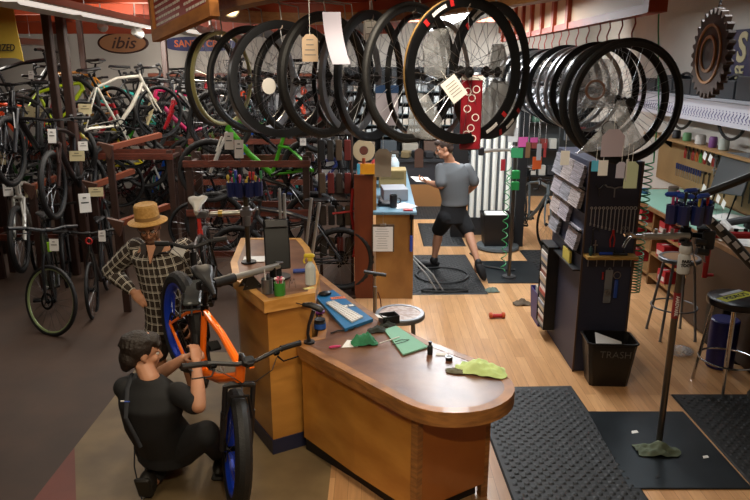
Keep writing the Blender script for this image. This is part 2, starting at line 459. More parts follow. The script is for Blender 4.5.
def make_bike(kind, label='bike', simple=False):
    road = kind in ('road',); fat = kind == 'fat'
    R = .37 if fat else (.34 if kind in ('road', 'city') else .355); tr = {'fat': .052, 'road': .014, 'city': .019, 'mtb': .029, 'full': .029}[kind]
    rh, fh = V((-.45, 0, R)), V((.67 if kind in ('mtb', 'full', 'fat') else .60, 0, R))
    bb = V((0, 0, R - .045)); st = V((-.17, 0, .80 if not road else .82)); ht = V((.42, 0, .93 if not road else .86)); hb = V((.46, 0, .79 if not road else .72))
    if fat: ht = V((.43, 0, .91)); hb = V((.47, 0, .79))
    hl = .068 if fat else .045
    t = thing('bicycle', label, 'bicycle')
    f = MB(); k = 1.25 if kind in ('mtb', 'full', 'fat') else 1.0
    f.tube([bb, st], .017 * k, 10)
    f.tube([st + V((.008, 0, -.03)), st.lerp(ht, .5) + V((0, 0, -.005 if not road else .012)), ht + V((.01, 0, -.03))], [.017 * k, .019 * k, .022 * k], 10)
    f.tube([bb, bb.lerp(hb, .5) + V((.01, 0, -.012)), hb + V((-.005, 0, .03))], [.024 * k, .026 * k, .025 * k], 10)
    f.cyl(hb, ht, .024 * k, n=12)
    f.cyl(bb + V((0, -.04, 0)), bb + V((0, .04, 0)), .026, n=12)
    for s in (-1, 1):
        f.tube([bb + V((-.02, s * .03, 0)), bb.lerp(rh, .35) + V((0, s * (hl + .01), 0)), rh + V((0, s * (hl + .02), 0))], [.014, .013, .010], 8)
        if kind != 'full':
            f.tube([st + V((0, s * .012, -.03)), st.lerp(rh, .3) + V((0, s * (hl + .008), 0)), rh + V((0, s * (hl + .02), 0))], [.011, .011, .009], 8)
        else:
            f.tube([V((-.08, s * .02, .62)), V((-.2, s * .05, .60)), rh + V((0, s * (hl + .02), 0))], [.014, .013, .010], 8)
        f.box(rh + V((0, s * (hl + .02), 0)), (.035, .006, .04))
    f.build('frame', FRAMEBLK, t, objmat=True)
    if kind == 'full':
        MB().cyl((.16, 0, .80), (-.06, 0, .60), .013, n=8).cyl((.13, 0, .775), (.02, 0, .675), .025, n=12).build('rear_shock', DKMETAL, t)
    fk = MB(); ax = (ht - hb).normalized(); cr = hb - ax * .035
    lw = .085 if fat else .052
    fk.cyl(hb + ax * .03, cr, .018, n=10)
    if kind in ('mtb', 'full', 'fat'):
        fk.tube([cr + V((0, -lw, -.005)), cr + V((0, -lw * .6, .01)), cr + V((0, lw * .6, .01)), cr + V((0, lw, -.005))], .019, 8)
        for s in (-1, 1):
            a = cr + V((0, s * lw, .005)); e = fh + V((0, s * lw, 0)); mid = a.lerp(e, .4)
            fk.cyl(a, mid, .0165, n=10); fk.cyl(mid, e + V((0, 0, -.01)), .022, .019, n=10)
        fk.tube([cr.lerp(fh, .45) + V((.03, -lw, .0)), cr + V((.06, -lw * .6, -.03)), cr + V((.06, lw * .6, -.03)), cr.lerp(fh, .45) + V((.03, lw, 0))], .011, 6)
    else:
        for s in (-1, 1): fk.tube([cr + V((0, s * .012, .01)), cr.lerp(fh, .25) + V((.0, s * .038, 0)), cr.lerp(fh, .7) + V((-.008, s * .046, 0)), fh + V((0, s * .05, 0))], [.016, .015, .012, .009], 8)
    fk.build('fork', FRAMEBLK, t, objmat=True)
    rimh = {'road': .026, 'city': .018, 'mtb': .02, 'full': .02, 'fat': .03}[kind]
    rw = .04 if fat else .012
    nsp = 20
    make_wheel(t, 'rear_wheel', rh, R, tr, rimh, DKMETAL, nsp, kind in ('mtb', 'full', 'fat'), rw, fat, disc=not road)
    make_wheel(t, 'front_wheel', fh, R, tr, rimh, DKMETAL, nsp, kind in ('mtb', 'full', 'fat'), rw, fat, disc=not road)
    # stem and bars
    top = ht + ax * .05; fwd = V((.075, 0, .02)); bc = top + fwd
    h = MB(); h.cyl(ht, top + ax * .01, .018, n=10); h.cyl(top, bc, .016, n=8); h.cyl(bc + V((0, -.025, 0)), bc + V((0, .025, 0)), .021, n=10)
    if road:
        pts = []
        for s in (-1, 1):
            half = [bc + V((0, s * .02, 0)), bc + V((0, s * .17, 0)), bc + V((.03, s * .205, 0)), bc + V((.085, s * .215, -.005)), bc + V((.12, s * .22, -.05)), bc + V((.10, s * .22, -.11)), bc + V((.045, s * .225, -.13)), bc + V((-.02, s * .225, -.135))]
            h.tube(half, .0155, 8)
    else:
        W = .36
        h.tube([bc + V((-.05, -W, .018)), bc + V((-.03, -.2, .018)), bc + V((0, -.06, 0)), bc + V((0, .06, 0)), bc + V((-.03, .2, .018)), bc + V((-.05, W, .018))], .0135, 8)
    hb_o = h.build('handlebar', BLACK, t, objmat=True)
    for s in (-1, 1):
        if road:
            g = MB(); g.ell(bc + V((.105, s * .218, .02)), (.035, .014, .022)); g.tube([bc + V((.13, s * .218, .015)), bc + V((.145, s * .218, -.04)), bc + V((.135, s * .218, -.09))], [.008, .006, .005], 6)
            g.build('brake_lever', BLACK, hb_o)
        else:
            g = MB(); a = bc + V((-.036, s * .235, .018)); b = bc + V((-.051, s * .372, .018)); g.cyl(a, b, .0175, n=10); g.cyl(b, b + V((0, s * .006, 0)), .019, n=10); g.cyl(a, a + V((0, s * .006, 0)), .02, n=10)
            g.build('grip', BLACK, hb_o, objmat=True)
            g = MB(); g.box(bc + V((-.02, s * .2, .01)), (.03, .035, .03), bev=.005); g.tube([bc + V((.0, s * .2, .0)), bc + V((.035, s * .23, -.015)), bc + V((.02, s * .34, -.02))], [.007, .005, .005], 6)
            g.build('brake_lever', DKMETAL, hb_o)
            g = MB(); g.tube([bc + V((.01, s * .19, .0)), bc + V((.10, s * .12, .01)), bc + V((.09, s * .04, -.08)), hb + V((.03, s * .02, .02))], .003, 5)
            g.build('brake_cable', BLACK, hb_o)
    sp = MB(); sd = (st - bb).normalized(); stop = st + sd * (.17 if kind != 'road' else .15); sp.cyl(st - sd * .02, stop, .0145, n=10); sp.cyl(st - sd * .03, st + sd * .012, .021 * k, n=10)
    sp.build('seatpost', DKMETAL, t, objmat=True)
    sa = MB()
    prof = [(-.13, .066, .012), (-.11, .075, .02), (-.05, .064, .016), (.0, .04, .01), (.06, .024, .008), (.12, .019, .006), (.145, .012, .0)]
    rg = []
    for x, wd, dz in prof:
        rg.append([stop + V((x + .01, wd * math.cos(a), .028 + dz + (.022 * math.sin(a) if math.sin(a) > 0 else .014 * math.sin(a)) - (.012 if abs(math.cos(a)) < .2 and x < .05 and math.sin(a) > 0 else 0))) for a in [2 * PI * i / 12 for i in range(12)]])
    sa.rings(rg)
    for s in (-1, 1): sa.tube([stop + V((-.1, s * .025, .02)), stop + V((-.04, s * .022, .002)), stop + V((.05, s * .022, .002)), stop + V((.12, s * .008, .02))], .004, 5)
    sa.build('saddle', BLACK, t, objmat=True)
    c = MB(); y0 = -.055
    c.torus(bb + V((0, y0, 0)), .075, [(-.012, -.002), (.008, -.002), (.008, .002), (-.012, .002)], n=28)
    for i in range(4):
        a = i * PI / 2 + .5; c.cyl(bb + V((0, y0, 0)), bb + V((.066 * math.cos(a), y0, .066 * math.sin(a))), .006, n=5)
    ca = .45
    for s in (-1, 1):
        e = bb + V((s * .17 * math.cos(ca), -s * .075 * -1 * -1, s * .17 * math.sin(ca) * -1))
        c.tube([bb + V((0, -s * .07, 0)), e], [.013, .010], 8)
    c.cyl(bb + V((0, -.078, 0)), bb + V((0, .078, 0)), .013, n=8)
    c.build('crankset', DKMETAL, t)
    for s in (-1, 1):
        e = bb + V((s * .17 * math.cos(ca), -s * .075, -s * .17 * math.sin(ca)))
        MB().box(e + V((0, -s * .055, 0)), (.085, .085, .022), bev=.006).cyl(e, e + V((0, -s * .05, 0)), .006, n=6).build('pedal', DKMETAL, t)
    ch = MB(); yc = y0
    for sg in (1, -1): ch.tube([bb + V((.0, yc, sg * .074)), rh + V((0, yc, sg * .034))], .0045, 4, flat=1.2)
    for rr, yy in ((.05, yc - .0), (.04, yc - .006), (.03, yc - .012)): ch.torus(rh + V((0, yy + .004, 0)), rr, [(-.01, -.001), (.004, -.001), (.004, .001), (-.01, .001)], n=20)
    ch.build('chain', mat('chain_steel', '#4c4a46', .4, .9), t)
    MB().box(rh + V((.01, yc - .01, -.06)), (.03, .02, .05), bev=.006).cyl(rh + V((.0, yc - .002, -.05)), rh + V((.0, yc + .004, -.05)), .018, n=10).cyl(rh + V((.03, yc - .002, -.10)), rh + V((.03, yc + .004, -.10)), .018, n=10).box(rh + V((.015, yc - .002, -.075)), (.02, .006, .07)).build('derailleur', DKMETAL, t)
    return t

PROTO = {}
USED = set()
def paint(name, col, metal=.15, rough=.3): return mat('paint_' + name, col, rough, metal, coat=.4)
def spawn(kind, label, group, anchor, world, yaw, pitch=0, roll=0, scale=1.0, colours=None):
    if kind not in PROTO: PROTO[kind] = make_bike(kind)
    o = copy_tree(PROTO[kind])
    R3 = Matrix.Rotation(math.radians(yaw), 3, 'Z') @ Matrix.Rotation(math.radians(pitch), 3, 'Y') @ Matrix.Rotation(math.radians(roll), 3, 'X')
    M = Matrix.Translation(V(world) - R3 @ (V(anchor) * scale)) @ R3.to_4x4() @ Matrix.Scale(scale, 4)
    o.matrix_world = M; o['label'] = label
    if group: o['group'] = group
    if colours: recolour(o, colours)
    return o

def steer(o, deg, fat=False, bars=True):
    """turns fork, front wheel and bars about the head tube"""
    hA, hB = (V((.43, 0, .91)), V((.47, 0, .79))) if fat else (V((.42, 0, .93)), V((.46, 0, .79)))
    Rs = Matrix.Translation(hA) @ Matrix.Rotation(math.radians(deg), 4, (hA - hB).normalized()) @ Matrix.Translation(-hA)
    for ch in kids(o):
        if ch.name.split('.')[0] in ('front_wheel', 'fork') + (('handlebar',) if bars else ()): ch.matrix_basis = Rs @ ch.matrix_basis
# ---------------------------------------------------------------- wheels hanging over the counter
def make_hwheel(kind):
    """origin at the wheel's lowest point, axle along Y"""
    R, tr, rh, w = {'deep': (.335, .005, .045, .013), 'alu': (.315, .004, .022, .012), 'tyre': (.345, .017, .03, .013), 'fat': (.35, .028, .02, .016), 'disc': (.32, .004, .024, .013)}[kind]
    t = thing('wheel', 'w', 'bicycle wheel')
    c = V((0, 0, R)); m = MB(); Ro = R - tr
    m.torus(c, Ro, [(.002, -w), (.002, w), (-rh * .4, w * 1.02), (-rh, w * .3), (-rh, -w * .3), (-rh * .4, -w * 1.02)], n=56)
    m.build('rim', FRAMEBLK, t, smooth=30, objmat=True)
    if kind in ('tyre', 'fat'):
        MB().torus(c, Ro, circ(tr, 10), n=56).build('tyre', RUBBER, t)
    s = MB(); rr = Ro - rh * .9
    for i in range(28):
        a = 2 * PI * i / 28; side = 1 if i % 2 else -1; b = a + (1.2 if (i // 2) % 2 else -1.2)
        s.cyl(c + V((.022 * math.cos(b), side * .032, .022 * math.sin(b))), c + V((rr * math.cos(a), 0, rr * math.sin(a))), .0014, n=3, caps=False)
    s.build('spokes', SPOKE, t)
    h = MB(); h.cyl(c + V((0, -.055, 0)), c + V((0, .055, 0)), .008, n=10); h.cyl(c + V((0, -.036, 0)), c + V((0, .036, 0)), .015, n=12)
    for y in (-.032, .032): h.cyl(c + V((0, y - .002, 0)), c + V((0, y + .002, 0)), .026, n=14)
    h.lathe([(.012, -.052), (.024, -.05), (.03, -.036), (.02, -.034)], c=c, M=Matrix.Rotation(-PI / 2, 3, 'X'), n=12)
    h.build('hub', BLACK, t, objmat=True)
    t['R'] = R
    return t
HW = {}
def hang(kind, label, group, ctr, face, rimm=None, hubm=None, tilt=0):
    """ctr: wheel centre, face: heading (deg) of the axle in plan"""
    if kind not in HW: HW[kind] = make_hwheel(kind)
    o = copy_tree(HW[kind]); R = o['R']; del o['R']
    o.location = V(ctr) - V((0, 0, R)); o.rotation_euler = (0, math.radians(tilt), math.radians(face - 90))
    o['label'] = label
    if group: o['group'] = group
    tb = {}
    if rimm: tb['rim'] = [rimm]
    if hubm: tb['hub'] = [hubm]
    recolour(o, tb)
    return o, R
RIMSIL = mat('silver_rim', '#9b9da0', .3, .9)
RIMGREY = mat('grey_rim', '#3c3e42', .35, .6)
RIMBLK = mat('black_rim', '#121315', .3, .3)
RIMGOLD = mat('gold_rim', '#b8935a', .35, .6)
RIMYEL = mat('yellow_rim', '#8f8a5a', .4, .3)

# the curved wooden rail with the wheels of the left group
rail_pts = [(1.05, 3.05), (.62, 3.12), (.2, 3.28), (-.12, 3.5), (-.42, 3.85), (-.7, 4.3), (-.98, 4.85), (-1.18, 5.4), (-1.26, 5.9), (-1.15, 6.35), (-.85, 6.6), (-.4, 6.65), (.0, 6.4), (.3, 5.9), (.55, 5.2), (.8, 4.6), (1.0, 4.0), (1.12, 3.4)]
def smooth_loop(pts, k=4):
    n = len(pts); out = []
    for i in range(n):
        p0, p1, p2, p3 = [V(pts[(i + j - 1) % n]) for j in range(4)]
        for q in range(k):
            t = q / k
            out.append(.5 * ((2 * p1) + (-p0 + p2) * t + (2 * p0 - 5 * p1 + 4 * p2 - p3) * t * t + (-p0 + 3 * p1 - 3 * p2 + p3) * t ** 3))
    return out
rl = smooth_loop([(x, y, 0) for x, y in rail_pts])
RZ = 2.83
rail = thing('wheel_rail', 'curved wooden rail with a tan face, the wheels over the counter hang under it', 'hanging rail', (0, 4.8, RZ))
def ring_band(pts, w, z0, z1):
    m = MB(); n = len(pts); R = []
    for i in range(n):
        d = (pts[(i + 1) % n] - pts[i - 1]).normalized(); nn = V((d.y, -d.x, 0))
        p = pts[i]
        R.append([p + nn * w + V((0, 0, z0)), p + nn * w + V((0, 0, z1)), p - nn * w + V((0, 0, z1)), p - nn * w + V((0, 0, z0))])
    return m.rings(R, loop=True)
off = V((0, -4.8, 0))
b = ring_band([p + off for p in rl], .055, 0, .10); b.build('beam', TANWOOD, rail)
b = ring_band([p + off for p in rl], .035, .10, .18); b.build('top_board', ORANGE, rail)
for i in (8, 30, 48, 64):
    p = rl[i] + off; MB().cyl((p.x, p.y, .18), (p.x, p.y, ZC - RZ - .005), .012, n=8).build('suspension_rod', DKMETAL, rail)

def hook(parent, x, y, ztop, zbot, m, off=V((0, 0, 0)), d=0):
    """S hook from the rail down to the rim"""
    c, s_ = math.cos(d), math.sin(d)
    L = ztop - zbot; pts = []
    for t, q in ((0, 0), (-.25, .012), (-.6, -.012), (-.9, 0.0), (-1.0, .014), (-.93, .03)):
        pts.append(V((x + c * q, y + s_ * q, ztop + t * L)))
    MB().tube([p - off for p in pts], .0045, 6).build('hook', m, parent)

HOOKM = mat('steel_hook', '#8a8178', .4, .8)
# (px centre x, centre y, width px, height px, kind, rim, label)
LW = [
 (223, 79, 58, 92, 'alu', RIMYEL, 'leftmost hanging wheel, pale yellow rim, next to the price board'),
 (214, 80, 52, 92, 'fat', None, 'thick tyred wheel hanging beside the pale yellow rimmed one'),
 (252, 80, 84, 104, 'tyre', RIMBLK, 'black wheel hanging third from the left end of the curved rail'),
 (282, 80, 100, 115, 'deep', RIMGREY, 'hanging wheel with a shiny grey rim edge, fourth from the left of the curved rail'),
 (264, 82, 66, 102, 'deep', RIMSIL, 'silver edged wheel hanging behind the shiny grey rimmed one on the left'),
 (345, 80, 60, 104, 'alu', RIMBLK, 'small thin wheel hanging deep behind the long white paper strip'),
 (441, 80, 58, 114, 'alu', RIMSIL, 'thin silver wheel hanging behind the middle of the largest wheel'),
 (300, 82, 88, 110, 'tyre', None, 'black hanging wheel with a round white sticker near its hub'),
 (325, 76, 88, 123, 'fat', None, 'wide black tyred wheel hanging behind the cream price tag'),
 (352, 78, 60, 112, 'deep', RIMSIL, 'silver rimmed wheel hanging behind the long white paper strip'),
 (371, 77, 66, 128, 'deep', RIMBLK, 'narrow looking black wheel hanging just right of the long white paper strip'),
 (412, 74, 92, 137, 'tyre', None, 'black tyred wheel hanging left of the gold edged one'),
 (418, 76, 58, 120, 'alu', RIMBLK, 'thin black wheel hanging inside the ring of its bigger neighbour'),
 (465, 72, 113, 144, 'deep', RIMBLK, 'largest and nearest hanging wheel, black with white lettering'),
 (492, 72, 76, 134, 'deep', RIMBLK, 'black wheel with red marks hanging right of the largest one'),
]
left_wheels = []
for k, (px, py, wpx, hpx, kind, rm, lab) in enumerate(LW):
    R = {'deep': .335, 'alu': .315, 'tyre': .345, 'fat': .35}[kind]
    D = CF * 2 * R / hpx
    u, v = (px - 375) / CF, (py - 250) / CF
    c = V((u * D, D * (CC - v * CS), CH - D * (CS + v * CC)))
    # axle heading: line of sight turned by the foreshortening
    los = math.degrees(math.atan2(-c.y, -c.x)); th = math.degrees(math.acos(min(1, wpx / hpx)))
    o, R = hang(kind, lab, None, c, los + th, rm, None)
    left_wheels.append((o, c, R))
    zt = RZ + .01
    top = c.z + R - {'deep': .045, 'alu': .022, 'tyre': .045, 'fat': .05}[kind]
    # nearest rail point carries the hook
    best = min(rl, key=lambda p: (p.x - c.x) ** 2 + (p.y - c.y) ** 2)
    q = V((best.x, best.y, 0)); e = V((c.x, c.y, 0))
    m = MB(); a = V((q.x, q.y, RZ + .02)); bt = V((c.x, c.y, top - .008))
    m.tube([p + V((0, -4.8, -RZ)) for p in (a, a.lerp(V((c.x, c.y, RZ - .0)), .5), V((c.x, c.y, max(RZ - .01, top + .03))), bt + V((.012, 0, .01)), bt, bt + V((-.016, 0, .006)), bt + V((-.02, 0, .03)))], .0045, 6)
    m.build('hook', HOOKM, rail)

# gold sidewall on the nearest wheel and lettering on rims
o, c, R = left_wheels[13]
MB().torus((0, 0, R), R - .004, [(-.005, -.016), (.003, -.016), (.003, -.006), (-.005, -.006)], n=56).build('sidewall', RIMGOLD, o)
TXT = mat('rim_lettering', '#d9d9d9', .5)
REDM = mat('rim_red', '#a3191c', .5)
for idx in (13, 14):
    o, c, R = left_wheels[idx]
    for sgn in (-1, 1):
        for a0, ln, mm in ((58, 16, TXT), (42, 3.5, REDM), (72, 3.5, REDM), (238, 14, TXT), (255, 3.5, REDM), (220, 3, REDM)):
            m = MB(); k = 5 if mm is REDM else 9; rr = R - .022
            if mm is TXT:
                for i in range(k):
                    a = math.radians(a0 + (i - k / 2 + .5) * ln / k); ca, sa = math.cos(a), math.sin(a)
                    M = Matrix(((sa, 0, ca), (0, 1, 0), (-ca, 0, sa)))
                    m.box((rr * ca, sgn * .0145, R + rr * sa), (.007, .0015, .016), M)
            else:
                a = math.radians(a0); ca, sa = math.cos(a), math.sin(a); M = Matrix(((sa, 0, ca), (0, 1, 0), (-ca, 0, sa)))
                m.box((rr * ca, sgn * .0145, R + rr * sa), (.02, .0015, .028), M)
            m.build('rim_decal', mm, o, smooth=0)

# the straight rail on the right with its long row of wheels
RX0, RX1, RY0, RY1, RZ2 = 1.50, 1.74, 3.9, 9.4, 2.75
rr_ = thing('wheel_rail', 'straight red-orange wooden rail running away on the right with a long row of wheels', 'hanging rail', (RX0, RY0, RZ2))
dirv = V((RX1 - RX0, RY1 - RY0, 0)).normalized(); nv = V((dirv.y, -dirv.x, 0)); LR = (V((RX1, RY1, 0)) - V((RX0, RY0, 0))).length
def rp(s, n, z): p = dirv * s + nv * n; return V((p.x, p.y, z))
PANEL = mat('rail_panel', '#c9a684', .6)
m = MB(); m.rings([[rp(-.05, -.04, .0), rp(-.05, .04, .0), rp(-.05, .04, .05), rp(-.05, -.04, .05)], [rp(LR, -.04, .0), rp(LR, .04, .0), rp(LR, .04, .05), rp(LR, -.04, .05)]]); m.build('beam', ORANGE, rr_)
m = MB(); m.rings([[rp(-.03, -.018, .05), rp(-.03, .018, .05), rp(-.03, .018, .42), rp(-.03, -.018, .42)], [rp(LR, -.018, .05), rp(LR, .018, .05), rp(LR, .018, .42), rp(LR, -.018, .42)]]); m.build('side_panel', PANEL, rr_)
for i in range(9):
    s_ = 1.3 + i * .55 if i else -.05
    MB().box(rp(s_, 0, .3), (.09, .10, .595), rot=math.atan2(dirv.y, dirv.x)).build('upright', ORANGE, rr_)
RHOOK = mat('red_hook', '#8f2a22', .5)
hooksx = [635, 622, 609.6, 600, 588.6, 578, 568.5, 561, 553.5, 546, 540, 534, 529, 524]
ordn = ['nearest', 'second', 'third', 'fourth', 'fifth', 'sixth', 'seventh', 'eighth', 'ninth', 'tenth', 'eleventh', 'twelfth', 'thirteenth', 'fourteenth']
kinds = ['tyre', 'tyre', 'disc', 'deep', 'disc', 'alu', 'deep', 'alu', 'disc', 'alu', 'alu', 'deep', 'alu', 'alu']
rims = [RIMBLK, RIMBLK, RIMBLK, RIMBLK, RIMSIL, RIMSIL, RIMBLK, RIMSIL, RIMBLK, RIMSIL, RIMSIL, RIMBLK, RIMSIL, RIMSIL]
rnames = {id(RIMBLK): 'black', id(RIMSIL): 'silver'}
right_wheels = []
for i, hx in enumerate(hooksx):
    u = (hx - 375) / CF; s_ = 0
    for _ in range(30):
        p = V((RX0, RY0, 0)) + dirv * s_; D = p.y * CC + (CH - RZ2) * CS
        s_ = s_ + (p.x - u * D) / (u * dirv.y * CC - dirv.x) if True else s_
    p = V((RX0, RY0, 0)) + dirv * s_
    R = {'deep': .335, 'alu': .315, 'tyre': .345, 'disc': .32}[kinds[i]]; inner = {'deep': .045, 'alu': .025, 'tyre': .045, 'disc': .027}[kinds[i]]
    drop = .16; ctop = RZ2 - drop; cz = ctop - R + inner
    lab = '%s wheel on the straight right rail, counted from the near end, %s rim' % (ordn[i], rnames[id(rims[i])])
    if i == 0: lab = 'big black tyred wheel hanging nearest on the straight right rail, bags and manuals behind it'
    px_ = -.03 if i else 0
    o, R = hang(kinds[i], lab, 'wheels on the right rail', (p.x, p.y, cz), 90 + 12 + random.uniform(-4, 4), rims[i])
    if i < 2: o.scale = (1.08, 1.08, 1.08); o.location.z -= .054
    right_wheels.append((o, V((p.x, p.y, cz)), R))
    base = V((RX0, RY0, RZ2))
    L = drop; q = V((p.x, p.y, RZ2 + .005)) - base
    MB().tube([q, q + V((.008, 0, -.25 * L)), q + V((-.010, 0, -.6 * L)), q + V((0, 0, -.95 * L)), q + V((.004, .004, -L - .008)), q + V((.006, .02, -L - .004)), q + V((.006, .026, -L + .02))], .005, 6).build('hook', RHOOK, rr_)

# paper tags and packets hanging from the wheels
def paper(name, label, cat, c, w, h, rz, m, kind='rect', tiltx=0, lines=0, group=None, thick=.0015, hole=True):
    t = thing(name, label, cat, c, 0, group, rot=(tiltx, 0, rz))
    if kind == 'tag':
        poly = [(-w / 2, -h / 2), (w / 2, -h / 2), (w / 2, h / 2 - w * .28), (w * .22, h / 2), (-w * .22, h / 2), (-w / 2, h / 2 - w * .28)]
    elif kind == 'round': poly = [(w / 2 * math.cos(2 * PI * i / 24), h / 2 * math.sin(2 * PI * i / 24)) for i in range(24)]
    else: poly = [(-w / 2, -h / 2), (w / 2, -h / 2), (w / 2, h / 2), (-w / 2, h / 2)]
    MB().rings([[V((x, y_, z)) for x, z in poly] for y_ in (thick / 2, -thick / 2)]).build('sheet', m, t, smooth=0)
    if lines:
        k = MB()
        for i in range(lines):
            z = h * .3 - i * h * .55 / max(1, lines - 1 or 1); ww = w * random.uniform(.4, .75)
            k.box((0, -thick / 2 - .0006, z), (ww, .0008, h * .035))
        k.build('print', GREYINK, t, smooth=0)
    return t
def string_up(t, h, L):
    MB().cyl((0, 0, h / 2 - .004), (0, 0, h / 2 + L), .0012, n=5).build('string', PAPER, t)
LAV = mat('lavender_paper', '#a9a5b4', .8)
BAG = mat('clear_bag', '#d2d6da', .22, trans=.0, alpha=.38, col2='#a2a8b0', scale=14, bump=.6)
BAGW = mat('grey_bag', '#b9bcc0', .3, alpha=.75, col2='#8f9398', scale=12, bump=.7)
p = at(310, 48, 3.5); t = paper('price_tag', 'cream price tag with handwriting hanging among the left wheels', 'tag', p, .078, .13, .1, mat('tag_cream', '#b79f85', .8), 'tag', lines=4); string_up(t, .13, .16)
# long curled strip
p0 = at(331, 12, 3.35)
t = thing('paper_strip', 'long white paper strip curling down among the left wheels', 'paper strip', p0)
MB().grid(lambda u, v: (-.04 + u * .085 + .045 * v * v, .02 * math.sin(v * 4), .0 - v * .235), 3, 14, thick=.001).build('sheet', LAV, t)
p = at(269, 86, 3.75); t = paper('sticker', 'round white sticker near the hub of a hanging wheel', 'sticker', p, .075, .085, .3, PAPER, 'round'); MB().cyl((0, .0, 0), (.03, .12, .0), .0012, n=5).build('string', PAPER, t)
p = at(454, 89, 3.1); t = thing('price_tag', 'white diamond shaped card with print hanging by the largest wheel hub', 'tag', p, 0, None, rot=(0, math.radians(-38), .15))
MB().box((0, 0, 0), (.078, .002, .105)).build('sheet', PAPER, t); k = MB()
for i in range(5): k.box((0, -.0016, .03 - i * .014), (.05, .0008, .003))
k.build('print', GREYINK, t); MB().cyl((0, 0, .05), (.0, .0, .10), .0012, n=5).build('string', PAPER, t)
def bag(label, px, py, Y, pts, m=BAG, dep=.03, cat='plastic bag', name='plastic_bag'):
    """crumpled bag with an outline given in metres round its centre"""
    c = at(px, py, Y); t = thing(name, label, cat, c)
    n = len(pts); R = []
    for sc_, y in ((.75, dep * .5), (.97, dep * .25), (1, 0), (.95, -dep * .3), (.7, -dep * .5)):
        R.append([V((x * sc_ + random.uniform(-.004, .004), y + random.uniform(-.007, .007), z * sc_ + random.uniform(-.004, .004))) for x, z in pts])
    MB().rings(R).build('bag', m, t, smooth=20); return t
def dens(pts, k=3):
    out = []
    for i in range(len(pts)):
        a, b = V(pts[i]), V(pts[(i + 1) % len(pts)])
        for q in range(k): out.append(tuple(a.lerp(b, q / k)))
    return out
bag('clear bag with papers hanging behind the largest wheel, upper one', 437, 53, 3.5, dens([(-.06, -.10), (.04, -.12), (.07, .0), (.05, .12), (-.03, .11), (-.07, .02)]))
bag('clear bag hanging low behind the gold edged wheel rim', 424, 118, 3.55, dens([(-.09, -.10), (.07, -.11), (.10, -.02), (.02, .12), (-.04, .13), (-.08, .03)]))
bag('grey plastic bag hanging low under the right half of the largest wheel', 497, 108, 3.75, dens([(-.10, -.14), (.10, -.15), (.12, .0), (.05, .14), (-.03, .15), (-.10, .05)]), BAGW)
bag('white bag hanging on the hub axle at the right of the largest wheel', 498, 62, 3.7, dens([(-.05, -.08), (.03, -.08), (.05, .02), (.03, .09), (-.03, .09), (-.04, .0)]), BAGW)
bag('clear bag with a coiled strap behind the nearest right wheel', 593, 85, 4.2, dens([(-.14, -.13), (.14, -.14), (.15, .05), (.10, .15), (-.04, .15), (-.10, .05)]), BAG, .04)
t = bag('clear bag fanned out below the hub of the nearest right wheel', 618, 132, 3.98, dens([(-.24, -.13), (-.05, -.10), (.06, -.14), (.17, -.06), (.07, .07), (.02, .18), (-.02, .18), (-.12, .0)]), BAG, .03)
MB().torus((-.06, -.03, .02), .045, circ(.003, 5), n=24).build('strap', BLACK, t)
c2 = at(595, 90, 4.12); t = thing('coiled_strap', 'coiled strap hung behind the nearest right wheel', 'strap', c2)
MB().torus((0, 0, 0), .055, [(-.004, -.006), (.004, -.006), (.004, .006), (-.004, .006)], n=26).torus((.004, .008, 0), .05, [(-.003, -.006), (.003, -.006), (.003, .006), (-.003, .006)], n=26).build('loop', mat('strap_tan', '#7d5a48', .6), t)
REDPK = mat('red_packet', '#8f1626', .4, col2='#6d0f1c', scale=9)
c3 = at(471, 113, 3.3); t = thing('packet', 'red and white packet hanging below the largest wheel', 'packet', c3)
MB().box((0, 0, 0), (.10, .02, .35), bev=.006).build('box', REDPK, t)
MB().box((0, -.0105, .163), (.10, .002, .02)).build('header', PAPER, t)
k = MB()
for i, (x, z, a) in enumerate(((-.02, .10, .5), (.02, .11, -.4), (0, .07, .9), (-.02, .02, .3), (.02, -.02, -.5), (0, -.07, .2), (.01, -.12, .8), (-.02, -.10, -.6))):
    k.torus((x, -.0112, z), .016, [(-.002, -.0006), (.002, -.0006), (.002, .0006), (-.002, .0006)], n=14)
k.build('print', PAPER, t); MB().tube([(0, 0, .17), (0, .0, .2), (.0, .01, .23)], .003, 5).build('loop', PAPER, t)
BLUEPK = mat('blue_packet', '#1c3f6c', .5)
c4 = at(387, 100, 3.6); t = thing('packet', 'white sheet with a blue header hanging inside the wheel left of the gold edged one', 'packet', c4)
MB().box((0, 0, -.03), (.115, .003, .2)).build('sheet', LAV, t); MB().box((0, -.002, .055), (.12, .004, .04)).build('header', BLUEPK, t); MB().cyl((0, 0, .07), (0, 0, .16), .0012, n=5).build('string', PAPER, t)
c5 = at(370, 28, 3.9); t = paper('price_tag', 'small white card hanging high behind the black wheel right of the paper strip', 'tag', c5, .07, .12, -.2, PAPER, 'rect', lines=3); string_up(t, .12, .08)
